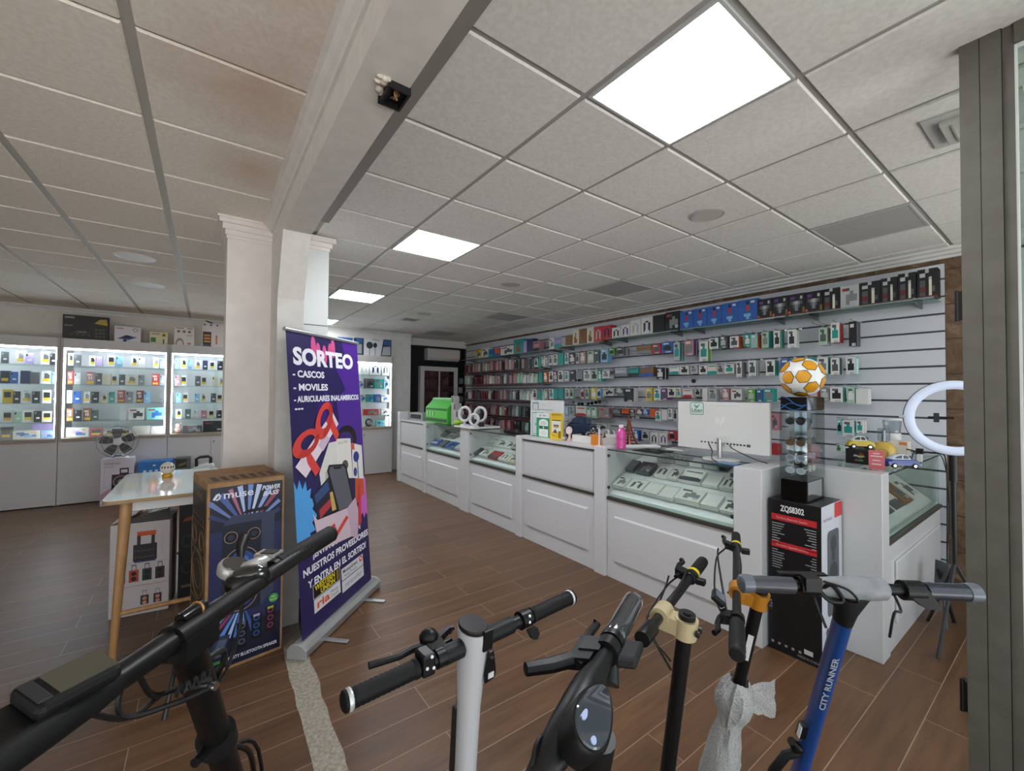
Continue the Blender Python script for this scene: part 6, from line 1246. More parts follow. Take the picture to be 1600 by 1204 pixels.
# big speaker carton
mo = Vector((.018, 2.922, 0)); mu_ = Vector((.397, .066, 0)).normalized(); mv_ = Vector((-mu_.y, mu_.x, 0)); MR = Matrix(((mu_.x, mv_.x, 0, mo.x), (mu_.y, mv_.y, 0, mo.y), (0, 0, 1, 0), (0, 0, 0, 1)))
MW, MD, MH = .402, .43, 1.075
t = thing('party_speaker_box', 'tall brown carton with a dark blue speaker print beside the banner', 'box', mo+mu_*.2)
kb = speckle('brown_cardboard', 'a9825a', '96714b', 20, .15, .7)
mb = MB(); mb.box((0, 0, 0), (MW, MD, MH), kb); mb.obj('carton', t, bevel=.004, mx=MR)
mb = MB(); bl = mat('b58f63', .7)
for y0_, y1_, z0_, z1_ in ((.002, MD/2-.003, MH+.001, MH+.004), (MD/2+.003, MD-.002, MH+.001, MH+.018)): mb.hexa([(.002, y0_, MH+.0005), (MW-.002, y0_, MH+.0005), (MW-.002, y1_, z0_), (.002, y1_, z0_), (.002, y0_, MH+.004), (MW-.002, y0_, MH+.004), (MW-.002, y1_, z1_), (.002, y1_, z1_)], kb)
for k in range(7): x = .04+.05*k; mb.poly([(x, .05, MH+.0062), (x+.03, .05, MH+.0062), (x+.03, .2, MH+.0062), (x, .2, MH+.0062)], mat('5a4634', .7))
mb.obj('flap', t, mx=MR, fix=False)
mb = MB(); Y0 = -.0015
def mp(pts, c, d=0): mb.poly([(x, Y0-d, z) for x, z in pts], mat(c, .3) if isinstance(c, str) else c)
def mr(x0, x1, z0, z1, c, d=0): mp([(x0, z0), (x1, z0), (x1, z1), (x0, z1)], c, d)
def md(x, z, r, c, d=0, n=24, ry=None): mp([(x+r*math.cos(2*math.pi*k/n), z+(ry or r)*math.sin(2*math.pi*k/n)) for k in range(n)], c, d)
mr(.014, .388, .02, 1.052, '1a1d33'); mr(.014, .388, .25, .80, '2a2f55', .0003)
cx_, cz_ = .20, .78
for k, (a, b, c) in enumerate(((25, 33, '35406e'), (38, 44, '7d8fc4'), (50, 56, '9a4d6a'), (60, 67, '8fa8dc'), (74, 80, 'c3d0ee'), (84, 90, '6f8fd0'), (96, 102, 'aebfe8'), (107, 112, 'b06a8a'), (117, 125, '4f62a0'), (132, 138, '6a7fb4'), (145, 152, '303a66'))):
    A, B = math.radians(a), math.radians(b); L1 = min(.27, .18/max(.1, abs(math.cos(A)))); mp([(cx_+.02*math.cos(A), cz_+.02), (cx_+L1*math.cos(A), cz_+L1*math.sin(A)), (cx_+L1*math.cos(B), cz_+L1*math.sin(B))], c, .0005)
for k, (a, b, c) in enumerate(((200, 207, '3a4f90'), (212, 220, '7f8fc8'), (224, 230, '9a3f5c'), (236, 243, '5f8fd8'), (248, 254, 'a8c4ee'), (258, 265, '4a78c4'), (270, 277, '6a9ae0'), (284, 291, '3a5a9a'))):
    A, B = math.radians(a), math.radians(b); L1 = min(.2, .16/max(.1, abs(math.cos(A)))); mp([(.18, .37), (.18+L1*math.cos(A), .37+L1*math.sin(A)), (.18+L1*math.cos(B), .37+L1*math.sin(B))], c, .0005)
mp([(.275, .31), (.345, .38), (.345, .87), (.275, .83)], '3c435c', .0008); mp([(.075, .31), (.275, .31), (.275, .83), (.075, .83)], '1f2433', .001); mp([(.075, .83), (.275, .83), (.345, .87), (.12, .88)], '39415a', .001); mp([(.17, .88), (.31, .885), (.30, .905), (.19, .90)], '10121a', .0012); mr(.15, .22, .85, .87, '3a4054', .0013)
mr(.165, .195, .735, .77, '0c0d12', .0014)
for x_, z_, r_ in ((.118, .755, .034), (.235, .755, .034)): md(x_, z_, r_, 'a88a76', .0014); md(x_, z_, r_*.9, '14161e', .0016); md(x_, z_, r_*.5, '2e3444', .0018)
for z_ in (.60, .405): md(.172, z_, .088, 'a07f6c', .0014); md(.172, z_, .083, '1d2236', .0016); md(.172, z_, .066, '2f4a86', .0018); md(.172, z_, .04, '4d78b8', .002); md(.172, z_, .018, '1a2440', .0022)
md(.348, .335, .026, '4fa045', .001); 
mb.text('FM', (.337, Y0-.0014, .337), (1,0,0), (0,0,1), .016, mat('e0f0da')); mb.text('RADIO', (.329, Y0-.0014, .322), (1,0,0), (0,0,1), .012, mat('e0f0da'))
mp([(.025, .13), (.10, .125), (.125, .20), (.06, .21)], '333a50', .0008); mp([(.05, .14), (.095, .138), (.11, .18), (.07, .185)], '55607c', .001); mp([(.03, .10), (.06, .12), (.05, .14), (.028, .12)], '8089a0', .0012)
for k, c in enumerate(('23262e', '2a4f8a', '7a3550')):
    x = .155+.075*k; mr(x, x+.055, .10+.02*k, .25+.02*k, '0b0c10', .0008); 
    for q in range(3): md(x+.0275, .135+.045*q+.02*k, .018, '4b5a74' if k == 0 else c, .0011, 14); md(x+.0275, .135+.045*q+.02*k, .010, '14161c', .0013, 12)
    mr(x+.01, x+.045, .235+.02*k, .248+.02*k, ('6a6f7c', 'b9a8d0', '9db04a')[k], .0012)
mb.text('muse', (.075, Y0-.0012, .985), (1,0,0), (0,0,1), .062, mat('dfe3f0'), bold=.012, fit=.15); mb.tube([(.03, Y0-.002, .985), (.045, Y0-.002, 1.012), (.058, Y0-.002, 1.015)], .009, mat('dfe3f0'), 4); mb.tube([(.042, Y0-.002, .982), (.056, Y0-.002, .99), (.062, Y0-.002, 1.01)], .006, mat('dfe3f0'), 4)
mb.text('POWER', (.272, Y0-.0012, 1.005), (1,0,0), (0,0,1), .036, mat('dfe0ea'), bold=.03, fit=.10, shear=.3); mb.text('BASS', (.277, Y0-.0012, .970), (1,0,0), (0,0,1), .036, mat('dfe0ea'), bold=.03, fit=.09, shear=.3)
mb.text('PARTY BLUETOOTH SPEAKER', (.115, Y0-.0014, .052), (1,0,0), (0,0,1), .026, mat('e4e4ec'), bold=.02, fit=.255); mb.text('500 W', (.045, Y0-.0014, .055), (1,0,0), (0,0,1), .022, mat('5fb04a'), bold=.02, fit=.06); mb.text('NFC', (.05, Y0-.0014, .09), (1,0,0), (0,0,1), .02, mat('8a90a0'))
mb.obj('front_print', t, fix=False, mx=MR)
mb = MB(); go = mat('927850', .6); X0_ = -.0015
mb.poly([(X0_, MD-.02, .03), (X0_, .02, .03), (X0_, .02, 1.04), (X0_, MD-.02, 1.04)], mat('17140f', .5))
def arc(y, z, r, ry=None, m=go, d=.0015): mb.tube([(X0_-.001, y+r*math.cos(2*math.pi*k/28), z+(ry or r)*math.sin(2*math.pi*k/28)) for k in range(28)], d, m, 4, True)
mb.text('muse', (X0_-.001, MD-.05, .975), (0,-1,0), (0,0,1), .07, go, bold=.01, fit=.26)
for y in (.12, .33): arc(y, .73, .07, .06); arc(y, .73, .055, .047)
arc(.225, .52, .175, .14); arc(.225, .52, .16, .125); arc(.225, .52, .11, .08); arc(.225, .2, .175, .14); arc(.225, .2, .16, .125); arc(.225, .2, .1, .07)
for q in ((.03, .82, .42, .82), (.03, .65, .42, .65), (.03, .82, .03, .05), (.42, .82, .42, .05), (.03, .05, .42, .05), (.07, .86, .38, .86), (.07, .86, .07, .82), (.38, .86, .38, .82), (.03, .36, .42, .36)): mb.tube([(X0_-.001, q[0], q[1]), (X0_-.001, q[2], q[3])], .0014, go, 4)
mb.obj('side_print', t, fix=False, mx=MR)
# roll-up banner
BL, BR_, TL, TR = PZ(472, 1002, .085), PZ(580, 904, .085), PZ(446, 514.5, 2.0), PZ(557.5, 537, 2.0)
bn = (BR_-BL).cross(TL-BL); TR = Vector((0, 0, CZ))+(TR-Vector((0, 0, CZ)))*((BL-Vector((0, 0, CZ))).dot(bn)/(TR-Vector((0, 0, CZ))).dot(bn)); bn = (BR_-BL).cross(TL-BL).normalized(); bw, bh = .85, 1.92
def bend(m):
    for v in m.bm.verts:
        s, q, d = v.co.x/bw, v.co.z/bh, -v.co.y; v.co = (BL*(1-s)+BR_*s)*(1-q)+(TL*(1-s)+TR*s)*q+bn*d
be = (BR_-BL).normalized(); bb = -Vector((bn.x, bn.y, 0)).normalized()
t = thing('rollup_banner', 'purple raffle roll-up banner with SORTEO in white beside the white column', 'banner', (BL+BR_)/2-Vector((0, 0, .085)))
al = mat('b9bbbc', .3, .75); b0 = Vector((BL.x, BL.y, 0))-be*.035-bb*.055; b1 = Vector((BR_.x, BR_.y, 0))+be*.03-bb*.055
mb = MB(); prof = [(0, .012), (0, .05), (.02, .075), (.045, .085), (.095, .085), (.115, .06), (.115, .012)]; mb.prism([b0+bb*d+Vector((0, 0, z)) for d, z in prof], b1-b0, al); mb.obj('base', t)
for e_, s_ in ((b0, -1), (b1, 1)): mb = MB(); mb.prism([e_+bb*d+Vector((0, 0, z)) for d, z in [(-.004, .006), (-.004, .055), (.02, .08), (.045, .089), (.095, .089), (.119, .06), (.119, .006)]], be*(.014*s_), mat('a5a6a6', .4)); mb.obj('end_cap', t)
for s_ in (.22, .78): f0 = b0+(b1-b0)*s_; mb = MB(); mb.obox(f0-bb*.03+Vector((0, 0, .006)), be*.018, bb*.12, Vector((0, 0, .005)), al); mb.obj('foot', t, bevel=.004)
mb = MB(); mb.tube([TL-be*.012+Vector((0, 0, .004)), TR+be*.012+Vector((0, 0, .004))], .013, al, 10); mb.obj('top_bar', t, True)
mb = MB(); c0 = (Vector((BL.x, BL.y, .08))+Vector((BR_.x, BR_.y, .08)))/2+bb*.03; mb.tube([c0, (TL+TR)/2+bb*.012], .008, al, 8); mb.obj('support_pole', t, True)
mb = MB(); n_ = 12
for k in range(n_):
    x0, x1 = bw*k/n_, bw*(k+1)/n_; mb.poly([(x0, 0, 0), (x1, 0, 0), (x1, 0, bh), (x0, 0, bh)], mat('231a52', .45))
bmesh.ops.remove_doubles(mb.bm, verts=mb.bm.verts, dist=1e-5); bend(mb); mb.obj('sheet', t, fix=False)
mb = MB()
def bp(pts, c, d=.001): mb.poly([(s*bw, -d, q*bh) for s, q in pts], mat(c, .4))
def br(s0, s1, q0, q1, c, d=.001): bp([(s0, q0), (s1, q0), (s1, q1), (s0, q1)], c, d)
def be_(s, q, rs, rq_, c, d=.001, n=28, a0=0, rot=0):
    bp([(s+rs*math.cos(a)*math.cos(rot)-rq_*math.sin(a)*math.sin(rot)*bh/bw, q+rs*math.cos(a)*math.sin(rot)*bw/bh+rq_*math.sin(a)*math.cos(rot)) for a in [2*math.pi*k/n for k in range(n)]], c, d)
bp([(.45, .60), (.62, .68), (.6, .76), (.75, .80), (.62, .88), (.78, .93), (.72, 1), (1, 1), (1, .50), (.7, .52)], '4a2488', .0006); bp([(.3, .72), (.45, .80), (.55, .74), (.42, .64)], '3a1c70', .0006)
for a, l in ((-150, .06), (-118, .075), (-85, .08), (-52, .075), (-25, .06)):
    A = math.radians(a); be_(.45+.11*math.cos(A)*1.4, .985+.055*math.sin(A), .032, .038, 'd2568e', .001, 20, rot=0)
def bt(body, s, q, size, c='e6e6ee', bold=.04, fit=None, d=.0016, ang=0.0):
    mb.text(body, (s*bw, -d, q*bh), (math.cos(ang), 0, math.sin(ang)), (-math.sin(ang), 0, math.cos(ang)), size, mat(c, .4), bold=bold, fit=fit*bw if fit else None, lift=0)
bt('SORTEO', .065, .888, .155, bold=.045, fit=.84); bt('- CASCOS', .05, .843, .062, bold=.035, fit=.39); bt('- MOVILES', .05, .797, .062, bold=.035, fit=.43); bt('- AURICULARES INALAMBRICOS', .05, .757, .055, bold=.035, fit=.915); bt('...', .05, .732, .06, bold=.04, fit=.1)
# starbursts left and right
def burst(pts_out, c):
    bp(pts_out, c, .0012)
burst([(0, .50), (.03, .47), (.06, .5), (.09, .465), (.13, .49), (.14, .455), (.19, .46), (.17, .43), (.24, .41), (.19, .39), (.25, .36), (.18, .345), (.22, .315), (.15, .315), (.16, .285), (.1, .30), (.09, .27), (.05, .295), (.03, .27), (0, .29)], '4d9fe0')
burst([(1, .42), (.95, .44), (.9, .41), (.86, .40), (.84, .36), (.86, .33), (.82, .31), (.88, .30), (.87, .275), (.92, .285), (.94, .26), (.97, .28), (1, .265)], 'c85fc0')
# contents of the box
be_(.72, .60, .17, .055, '1a1618', .0014); be_(.70, .595, .12, .036, '3a1f6a', .0016)
bp([(.33, .40), (.56, .44), (.55, .60), (.45, .60), (.3, .50)], 'd5d2cc', .0018); bp([(.36, .43), (.5, .47), (.5, .52), (.38, .5)], 'b5b3ae', .0019)
bp([(.55, .46), (.78, .44), (.78, .60), (.55, .61)], 'dcd8d0', .0022); be_(.67, .50, .05, .02, '55504e', .0024); bt('PACE PRO', .58, .585, .03, '8a8680', .0, .15, .0024)
bp([(.78, .44), (.97, .42), (.97, .56), (.80, .58)], 'd9d6d0', .002); bp([(.78, .555), (.84, .55), (.84, .575), (.78, .58)], 'c8553a', .0021); be_(.86, .52, .05, .022, '2a3a80', .0023); be_(.83, .46, .03, .018, '2a3a80', .0023); br(.87, .885, .43, .50, '2a3a80', .0023)
bp([(.80, .33), (.97, .36), (.96, .43), (.82, .44)], 'c4502e', .0018)
bp([(.19, .43), (.43, .48), (.55, .33), (.55, .35), (.25, .345)], '1e1a30', .0026); bp([(.22, .43), (.4, .465), (.42, .43), (.24, .40)], '2d4a78', .0028); bp([(.28, .345), (.46, .375), (.44, .40), (.27, .375)], 'b0303a', .003); bp([(.44, .35), (.5, .35), (.46, .42), (.42, .42)], 'c9a85a', .0031)
bp([(.40, .50), (.43, .52), (.66, .506), (.69, .49), (.78, .33), (.52, .335)], '141416', .0034); bp([(.425, .497), (.445, .512), (.645, .499), (.67, .485), (.755, .336), (.54, .340)], '5a5a62', .0036); bp([(.49, .508), (.61, .500), (.60, .492), (.50, .498)], '141416', .0038)
# box body with ribbon, gift lid, bow
bp([(.19, .375), (.24, .345), (.66, .335), (.70, .22), (.25, .24)], 'd3bcc8', .004); bp([(.66, .335), (.80, .36), (.84, .30), (.80, .2), (.70, .22)], 'c4a8ba', .0041); bp([(.86, .40), (.9, .41), (.88, .25), (.82, .24)], 'c8322f', .0042)
bp([(.3, .29), (.46, .305), (.5, .26), (.46, .24), (.42, .25), (.42, .28)], 'd2403a', .0044); bp([(.50, .275), (.64, .31), (.67, .297), (.5, .255), (.41, .256)], 'd2403a', .0045)
bp([(.02, .545), (.13, .50), (.60, .665), (.52, .715)], 'e0d2da', .0046); bp([(.30, .60), (.36, .575), (.46, .612), (.40, .64)], 'cdb4c4', .0047)
bp([(.42, .68), (.465, .66), (.55, .60), (.60, .625), (.52, .69), (.47, .705)], 'd2403a', .005); bp([(.13, .595), (.19, .585), (.31, .515), (.245, .495), (.16, .545)], 'd2403a', .005)
def loop(cs, cq, rs, rq_, rot):
    out, inn = [], []
    for k in range(24):
        a = 2*math.pi*k/24
        for L_, f in ((out, 1.0), (inn, .52)):
            x, z = rs*bw*f*math.cos(a)+(rs*bw*.2*(1-f)), rq_*bh*f*math.sin(a); L_.append(((cs*bw+x*math.cos(rot)-z*math.sin(rot))/bw, (cq*bh+x*math.sin(rot)+z*math.cos(rot))/bh))
    for k in range(24): j = (k+1) % 24; bp([out[k], out[j], inn[j], inn[k]], 'd2403a' if k < 14 else 'b8322e', .0054)
loop(.40, .685, .17, .045, 1.0); loop(.16, .615, .17, .042, .35)
# lower texts
bt('¡ENVIA DINERO CON', .165, .228, .062, bold=.035, fit=.69); bt('NUESTROS PROVEEDORES', .045, .186, .062, bold=.035, fit=.94); bt('Y ENTRA EN EL SORTEO!', .10, .142, .062, bold=.035, fit=.84)
br(.146, .502, .0945, .142, 'cfcfc8', .001); br(.151, .497, .097, .1395, '131210', .0014); bt('WESTERN', .17, .120, .046, 'e2cb1e', .03, .26, .0018); bt('UNION', .235, .100, .046, 'e2cb1e', .03, .19, .0018); br(.455, .46, .101, .137, 'e2cb1e', .0018); br(.472, .476, .101, .137, 'e2cb1e', .0018)
br(.15, .497, .05, .0925, 'd5d5d8', .0014); bt('ria', .18, .060, .07, 'd8542c', .03, .16, .0018); bt('Money', .36, .072, .03, '777a80', 0, .1, .0018); bt('Transfer', .36, .057, .03, '777a80', 0, .11, .0018)
br(.52, .872, .083, .1255, 'd5d5d8', .0014); bt('MoneyGram', .54, .106, .036, '33353a', .02, .23, .0018); bt('Money Transfer', .56, .090, .026, '4a4c52', 0, .2, .0018); be_(.835, .113, .03, .011, 'd23a30', .0018); be_(.835, .113, .014, .005, 'f0e4e2', .002)
br(.52, .872, .040, .080, 'd5d5d8', .0014); bt('rtransfer', .56, .052, .05, '8f8a92', 0, .27, .0018)
bend(mb); mb.obj('banner_print', t, fix=False)
# ================================================================== FOREGROUND: e-bike and five scooters
BK, BK2, MATB = mat('0b0b0c', .38, 0, 0, .35), mat('141517', .5, 0, 0, .3), mat('0a0a0b', .6, 0, 0, .3)
def ribgrip(mb, a, b, r, m, n=18, ribs=14, end=1.12):
    a, b = Vector(a), Vector(b); L_ = (b-a).length; prof = []
    for k in range(ribs*2+1): prof.append((r+(.0011 if k % 2 else 0), L_*k/(ribs*2)))
    prof = [(r*end, 0), (r*end, L_*.05)]+[q for q in prof if L_*.06 < q[1] < L_*.94]+[(r*end, L_*.95), (r*end, L_), (r*.8, L_+.004)]
    mb.lathe(prof, a, m, b-a, n); return mb
def frame3(a, b, up=(0, 0, 1)):
    u = (Vector(b)-Vector(a)).normalized(); w = Vector(up); f = (w-u*w.dot(u)).normalized(); return u, f, u.cross(f)
def lever(mb, p, u, out, up, L_=.11, m=BK, k=1.0):
    """clamp at p on a bar along u, lever running beside the bar towards +u at distance along 'out'"""
    p, u, out, up = map(Vector, (p, u, out, up))
    mb.cyl(p-u*(.012*k), p+u*(.012*k), .021*k, m, n=18)
    mb.obox(p+out*(.026*k)-u*(.004*k), u*(.020*k), out*(.018*k), up*(.013*k), m)
    mb.tube([p+out*(.034*k)-u*(.02*k), p+out*(.045*k)+u*(.01*k), p+out*(.050*k)+u*(.045*k), p+out*(.046*k)+u*(.08*k), p+out*(.056*k)+u*L_], [.009*k, .009*k, .008*k, .007*k, .008*k], m, 8, up=up)
    mb.tube([p+out*(.03*k)-u*(.024*k), p+out*(.034*k)-u*(.05*k)], .006*k, m, 8)
def deck(t, base, fwd, zt, col_):
    """platform, two wheels and fork below a scooter stem whose foot is at 'base'"""
    b = Vector((base.x, base.y, 0)); f = Vector(fwd).normalized(); n = f.cross(Vector((0, 0, 1)))
    mb = MB(); c = b-f*.42; mb.obox(c+Vector((0, 0, .125)), f*.27, n*.065, Vector((0, 0, .03)), mat('1c1d1f', .6)); mb.tube([b+Vector((0, 0, .2)), b-f*.1+Vector((0, 0, .14)), b-f*.2+Vector((0, 0, .125))], .03, col_, 10); mb.obj('deck', t, bevel=.008)
    for q in (b+f*.06, b-f*.82):
        mb = MB(); mb.torus(q+Vector((0, 0, .108)), n, .085, .023, RUBBER, 30, 10); mb.cyl(q+Vector((0, 0, .108))-n*.022, q+Vector((0, 0, .108))+n*.022, .066, mat('3a3b3e', .4, .5), n=20); mb.obj('wheel', t, True)
    mb = MB()
    for s in (-1, 1): mb.tube([b+f*.06+n*(.035*s)+Vector((0, 0, .105)), b+n*(.03*s)+f*.03+Vector((0, 0, .24))], .010, col_, 8)
    mb.tube([b+f*.0+Vector((0, 0, .2)), base], .026, col_, 12)
    mb.tube([b-f*.68+Vector((0, 0, .12)), b-f*.82+Vector((0, 0, .108))], .03, mat('1c1d1f', .6), 8); mb.obj('fork', t, True)
# ---------------- white scooter
zW = 1.08; l, r = PZ(538, 1096, zW), PZ(893, 932, zW); u, f, n = frame3(l, r); hv = Vector((-u.y, u.x, 0))   # hv points away, forward
hd = l+(r-l)*.46; hd.z = zW
t = thing('scooter', 'white scooter with round black top cap in front of the banner', 'scooter', (hd.x, hd.y+.05, 0), 'parked electric scooters')
wp = mat('bcbdc0', .35, 0, .2)
foot = Vector((hd.x+.012, hd.y+.09, .24))
ax = (Vector((hd.x, hd.y, zW+.035))-foot).normalized()
mb = MB(); top = Vector((hd.x, hd.y, zW+.032))
def ringat(p, rx, ry, nn=26):
    a = u; b = ax.cross(u).normalized(); return mb.ring(p, a, b, rx, nn, ry)
mb.skin([ringat(foot, .022, .025), ringat(top-ax*.30, .0225, .025), ringat(top-ax*.17, .0235, .027), ringat(top-ax*.12, .027, .03), ringat(top-ax*.06, .029, .034), ringat(top-ax*.012, .0305, .037), ringat(top, .030, .0365)], wp); mb.obj('stem', t, True)
mb = MB(); mb.skin([ringat(top+ax*.0005, .0285, .035), ringat(top+ax*.006, .029, .0355), ringat(top+ax*.009, .027, .033)], mat('111112', .45)); mb.obj('top_cap', t, True)
bk = -ax.cross(u).normalized(); bk = bk if bk.y < 0 else -bk
mb = MB(); mb.obox(top+bk*.036-ax*.012+u*.012, u*.012, ax*.022, bk*.004, BK); mb.obj('display_tongue', t, bevel=.002)
mb = MB(); q = top-ax*.075+bk*.030+u*.024; mb.prism([q+u*x+ax*y for x, y in ((-.007, .034), (.007, .034), (.016, -.012), (.014, -.03), (-.012, -.034), (-.014, -.016))], bk*.007, BK); mb.obj('hook_plate', t, bevel=.003)
mb = MB(); mb.obox(q+bk*.0075-ax*.018+u*.001, u*.007, ax*.006, bk*.0012, mat('d0d0d0', .3)); mb.cyl(q+ax*.022+bk*.006, q+ax*.022+bk*.010, .004, CHROME, n=12); mb.obj('hook_slot', t)
mb = MB(); q = foot+(top-foot)*.66-bk*.032; mb.obox(q, u*.014, ax*.10, bk*.014, mat('232325', .4)); mb.obj('headlight_box', t, bevel=.006)
mb = MB(); mb.tube([l+u*.02, r-u*.02], .0135, BK, 18); mb.tube([hd-u*.07, hd-u*.030], .0185, BK2, 18); mb.tube([hd+u*.030, hd+u*.105], .018, BK2, 18); mb.obj('handlebar', t, True)
mb = MB(); ribgrip(mb, l+u*.006, l+u*.135, .016, MATB); mb.obj('grip', t, True); mb = MB(); ribgrip(mb, r-u*.145, r-u*.006, .016, MATB); mb.obj('grip', t, True)
for e, s in ((l, 1), (r, -1)): mb = MB(); mb.lathe([(.0175, -.003), (.0188, 0), (.0188, .003), (.0175, .005)], e+u*(s*.007), mat('d5d6d8', .3, .5), u*s, 20); mb.obj('end_ring', t, True); mb = MB(); mb.lathe([(.013, -.007), (.0175, -.004), (.018, .0)], e+u*(s*.003), MATB, u*s, 20); mb.obj('end_cap', t, True)
mb = MB(); mb.obox(l+u*.152+hv*.0+Vector((0, 0, .006)), u*.014, hv*.019, Vector((0, 0, .021)), BK); 
mb.obj('switch_box', t, bevel=.005)
mb = MB()
for du, dz in ((.004, .022), (-.006, .004), (.008, .0)): mb.ball(l+u*(.152+du)-hv*.0195+Vector((0, 0, dz)), .0032, mat('f0f0f0', .3), 8, 6)
mb.obj('button', t, True)
mb = MB(); pL = l+u*.185; lever(mb, pL, -u, (hv*.96+Vector((0, 0, .28))).normalized(), Vector((0, 0, 1)), .125, BK, .85); mb.ball(pL+hv*.045+Vector((0, 0, .02)), (.02, .02, .018), BK, 12, 8); mb.tube([pL+hv*.04+u*.02+Vector((0, 0, .012)), pL+hv*.05+u*.05+Vector((0, 0, .016)), pL+hv*.045+u*.062+Vector((0, 0, .018))], [.010, .008, .004], BK, 8); mb.obj('brake_lever', t, True)
mb = MB(); mb.tube([pL+hv*.045+u*.06+Vector((0, 0, .018)), hd-u*.03+hv*.04+Vector((0, 0, .012))], .0025, BLACK, 6); mb.obj('brake_cable', t, True)
mb = MB(); pR = r-u*.165; mb.cyl(pR-u*.014, pR+u*.014,   .020, BK, n=20); mb.prism([pR-hv*.02+u*x-Vector((0, 0, z)) for x, z in ((-.012, .012), (.014, .012), (.02, .028), (.014, .038), (.0, .034))], -hv*.012, BK2); mb.obj('throttle', t, True)
mb = MB()
for dz in (-.004, .01): mb.ball(pR-hv*.0195+Vector((0, 0, dz+.004)), .0032, mat('f0f0f0', .3), 8, 6)
mb.obj('button', t, True)
deck(t, foot, (-.15, 1, 0), 0, wp)
# ---------------- blue scooter
zB = 1.19; l, r = PZ(1160, 911, zB), PZ(1524, 926, zB); u, f, n = frame3(l, r); hv = Vector((-u.y, u.x, 0))
hd = PZ(1337, 922, zB); hd = l+u*(hd-l).dot(u)
s1 = PZ(1250, 1204, .65); dn = (s1-hd).normalized()
foot = hd+dn*((hd.z-.24)/-dn.z)
t = thing('scooter', 'blue scooter with plastic-wrapped grey bar, nearest the grey frame', 'scooter', (foot.x, foot.y, 0), 'parked electric scooters')
bl = mat('1a4488', .35, 0, .3); wrap = speckle('foam_wrap', '8c8f92', '7a7d80', 35, .5, .5)
ax = -dn; side = u; bk = ax.cross(u).normalized()
if bk.y > 0: bk = -bk
mb = MB(); R2 = lambda p, a, b: mb.ring(p, (u-ax*u.dot(ax)).normalized(), bk, a, 24, b)
mb.skin([R2(foot, .0165, .0205), R2(hd-ax*.085, .0165, .0205), R2(hd-ax*.084, .017, .021)], bl); mb.obj('stem', t, True)
mb = MB(); mb.skin([R2(hd-ax*.088, .0175, .0215), R2(hd-ax*.06, .021, .023), R2(hd-ax*.035, .032, .024), R2(hd-ax*.012, .046, .022)], BK2); mb.obj('neck', t, True)
mb = MB(); mb.text('CITY RUNNER', hd-ax*.33+bk*.0208-u*.002, ax, -u, .019, mat('8f959c'), bold=.03, fit=.155, shear=.2); mb.obj('printed_name', t, fix=False)
mb = MB(); mb.tube([hd-u*.074, hd-u*.068, hd-u*.03, hd, hd+u*.04, hd+u*.062, hd+u*.07], [.014, .019, .022, .024, .024, .022, .014], wrap, 18); mb.obj('wrapped_bar', t, True)
mb = MB(); mb.tube([l+u*.01, hd-u*.06], .0115, BK, 14); mb.tube([hd+u*.06, r-u*.01], .0115, BK, 14); mb.obj('handlebar', t, True)
film = mat('34373c', .35, 0, .35); film2 = mat('1f2630', .3, 0, .4)
for a, b, m in ((l, l+u*.105, film), (r-u*.10, r, film2)):
    mb = MB(); random.seed(9); d = (b-a).normalized(); L_ = (b-a).length; mb.lathe([(.012, -.003), (.0175, .0), (.0178, L_*.1), (.0168, L_*.25), (.0176, L_*.4), (.0168, L_*.6), (.0175, L_*.8), (.017, L_), (.012, L_+.003)], a, m, d, 20); mb.obj('grip', t, True)
    mb = MB(); mb.lathe([(.014, -.006), (.0195, -.002), (.0198, .008), (.0185, .02)], a if a is l else b, mat('5a6068', .3, 0, .5), d if a is l else -d, 18); mb.obj('film_end', t, True)
mb = MB(); pL = l+u*.135; mb.cyl(pL-u*.02, pL+u*.016, .02, BK, n=18); mb.obox(pL+Vector((0, 0, .012))-hv*.012, u*.016, hv*.012, Vector((0, 0, .014)), BK); mb.tube([pL+u*.02-hv*.012, pL+u*.036-hv*.022+Vector((0, 0, .014)), pL+u*.055-hv*.026-Vector((0, 0, .016)), pL+u*.03-hv*.022-Vector((0, 0, .018)), pL+u*.015-hv*.012], .0045, BK, 8); mb.obox(pL+hv*.02+Vector((0, 0, .014)), u*.05, hv*.008, Vector((0, 0, .006)), BK); mb.obj('brake_lever', t, True)
mb = MB(); pR = r-u*.125; mb.cyl(pR-u*.02, pR+u*.018, .02, BK, n=18); mb.prism([pR-hv*.018+u*x+Vector((0, 0, z)) for x, z in ((-.02, .012), (.02, .008), (.04, -.02), (.045, -.032), (.015, -.03), (-.01, -.012))], hv*.02, BK2); mb.obj('throttle', t, True)
mb = MB(); mb.tube([pL+u*.02+Vector((0, 0, .02))-hv*.02, pL+u*.06-hv*.034+Vector((0, 0, .01)), pL+u*.075-hv*.034-Vector((0, 0, .015)), hd-u*.05-ax*.04-bk*.03, hd-ax*.11-u*.03], .0028, BLACK, 6); mb.tube([hd+u*.08, hd+u*.075-Vector((0, 0, .03))-hv*.03, hd+u*.062-Vector((0, 0, .035))-hv*.03, hd+u*.06-Vector((0, 0, .09))-hv*.02], .0025, BLACK, 6); mb.obj('cable', t, True)
q = hd-ax*.425-u*.020; mb = MB(); mb.obox(q, u*.010, ax*.022, bk*.008, BK); mb.obox(q-u*.0085+bk*.002, u*.002, ax*.02, bk*.006, mat('cfd3d6', .3)); mb.obj('latch', t, bevel=.003)
q = hd-ax*.485-u*.024; mb = MB(); mb.tube([q+u*.02, q, q-u*.015+ax*.02], [.012, .014, .01], BK, 10); mb.tube([q-ax*.015+u*.01, q-u*.02-ax*.03, q-u*.04-ax*.09, q-u*.045-ax*.16], .011, BK2, 10); mb.obj('folding_lever', t, True)
deck(t, foot, (.05, 1, 0), 0, bl)
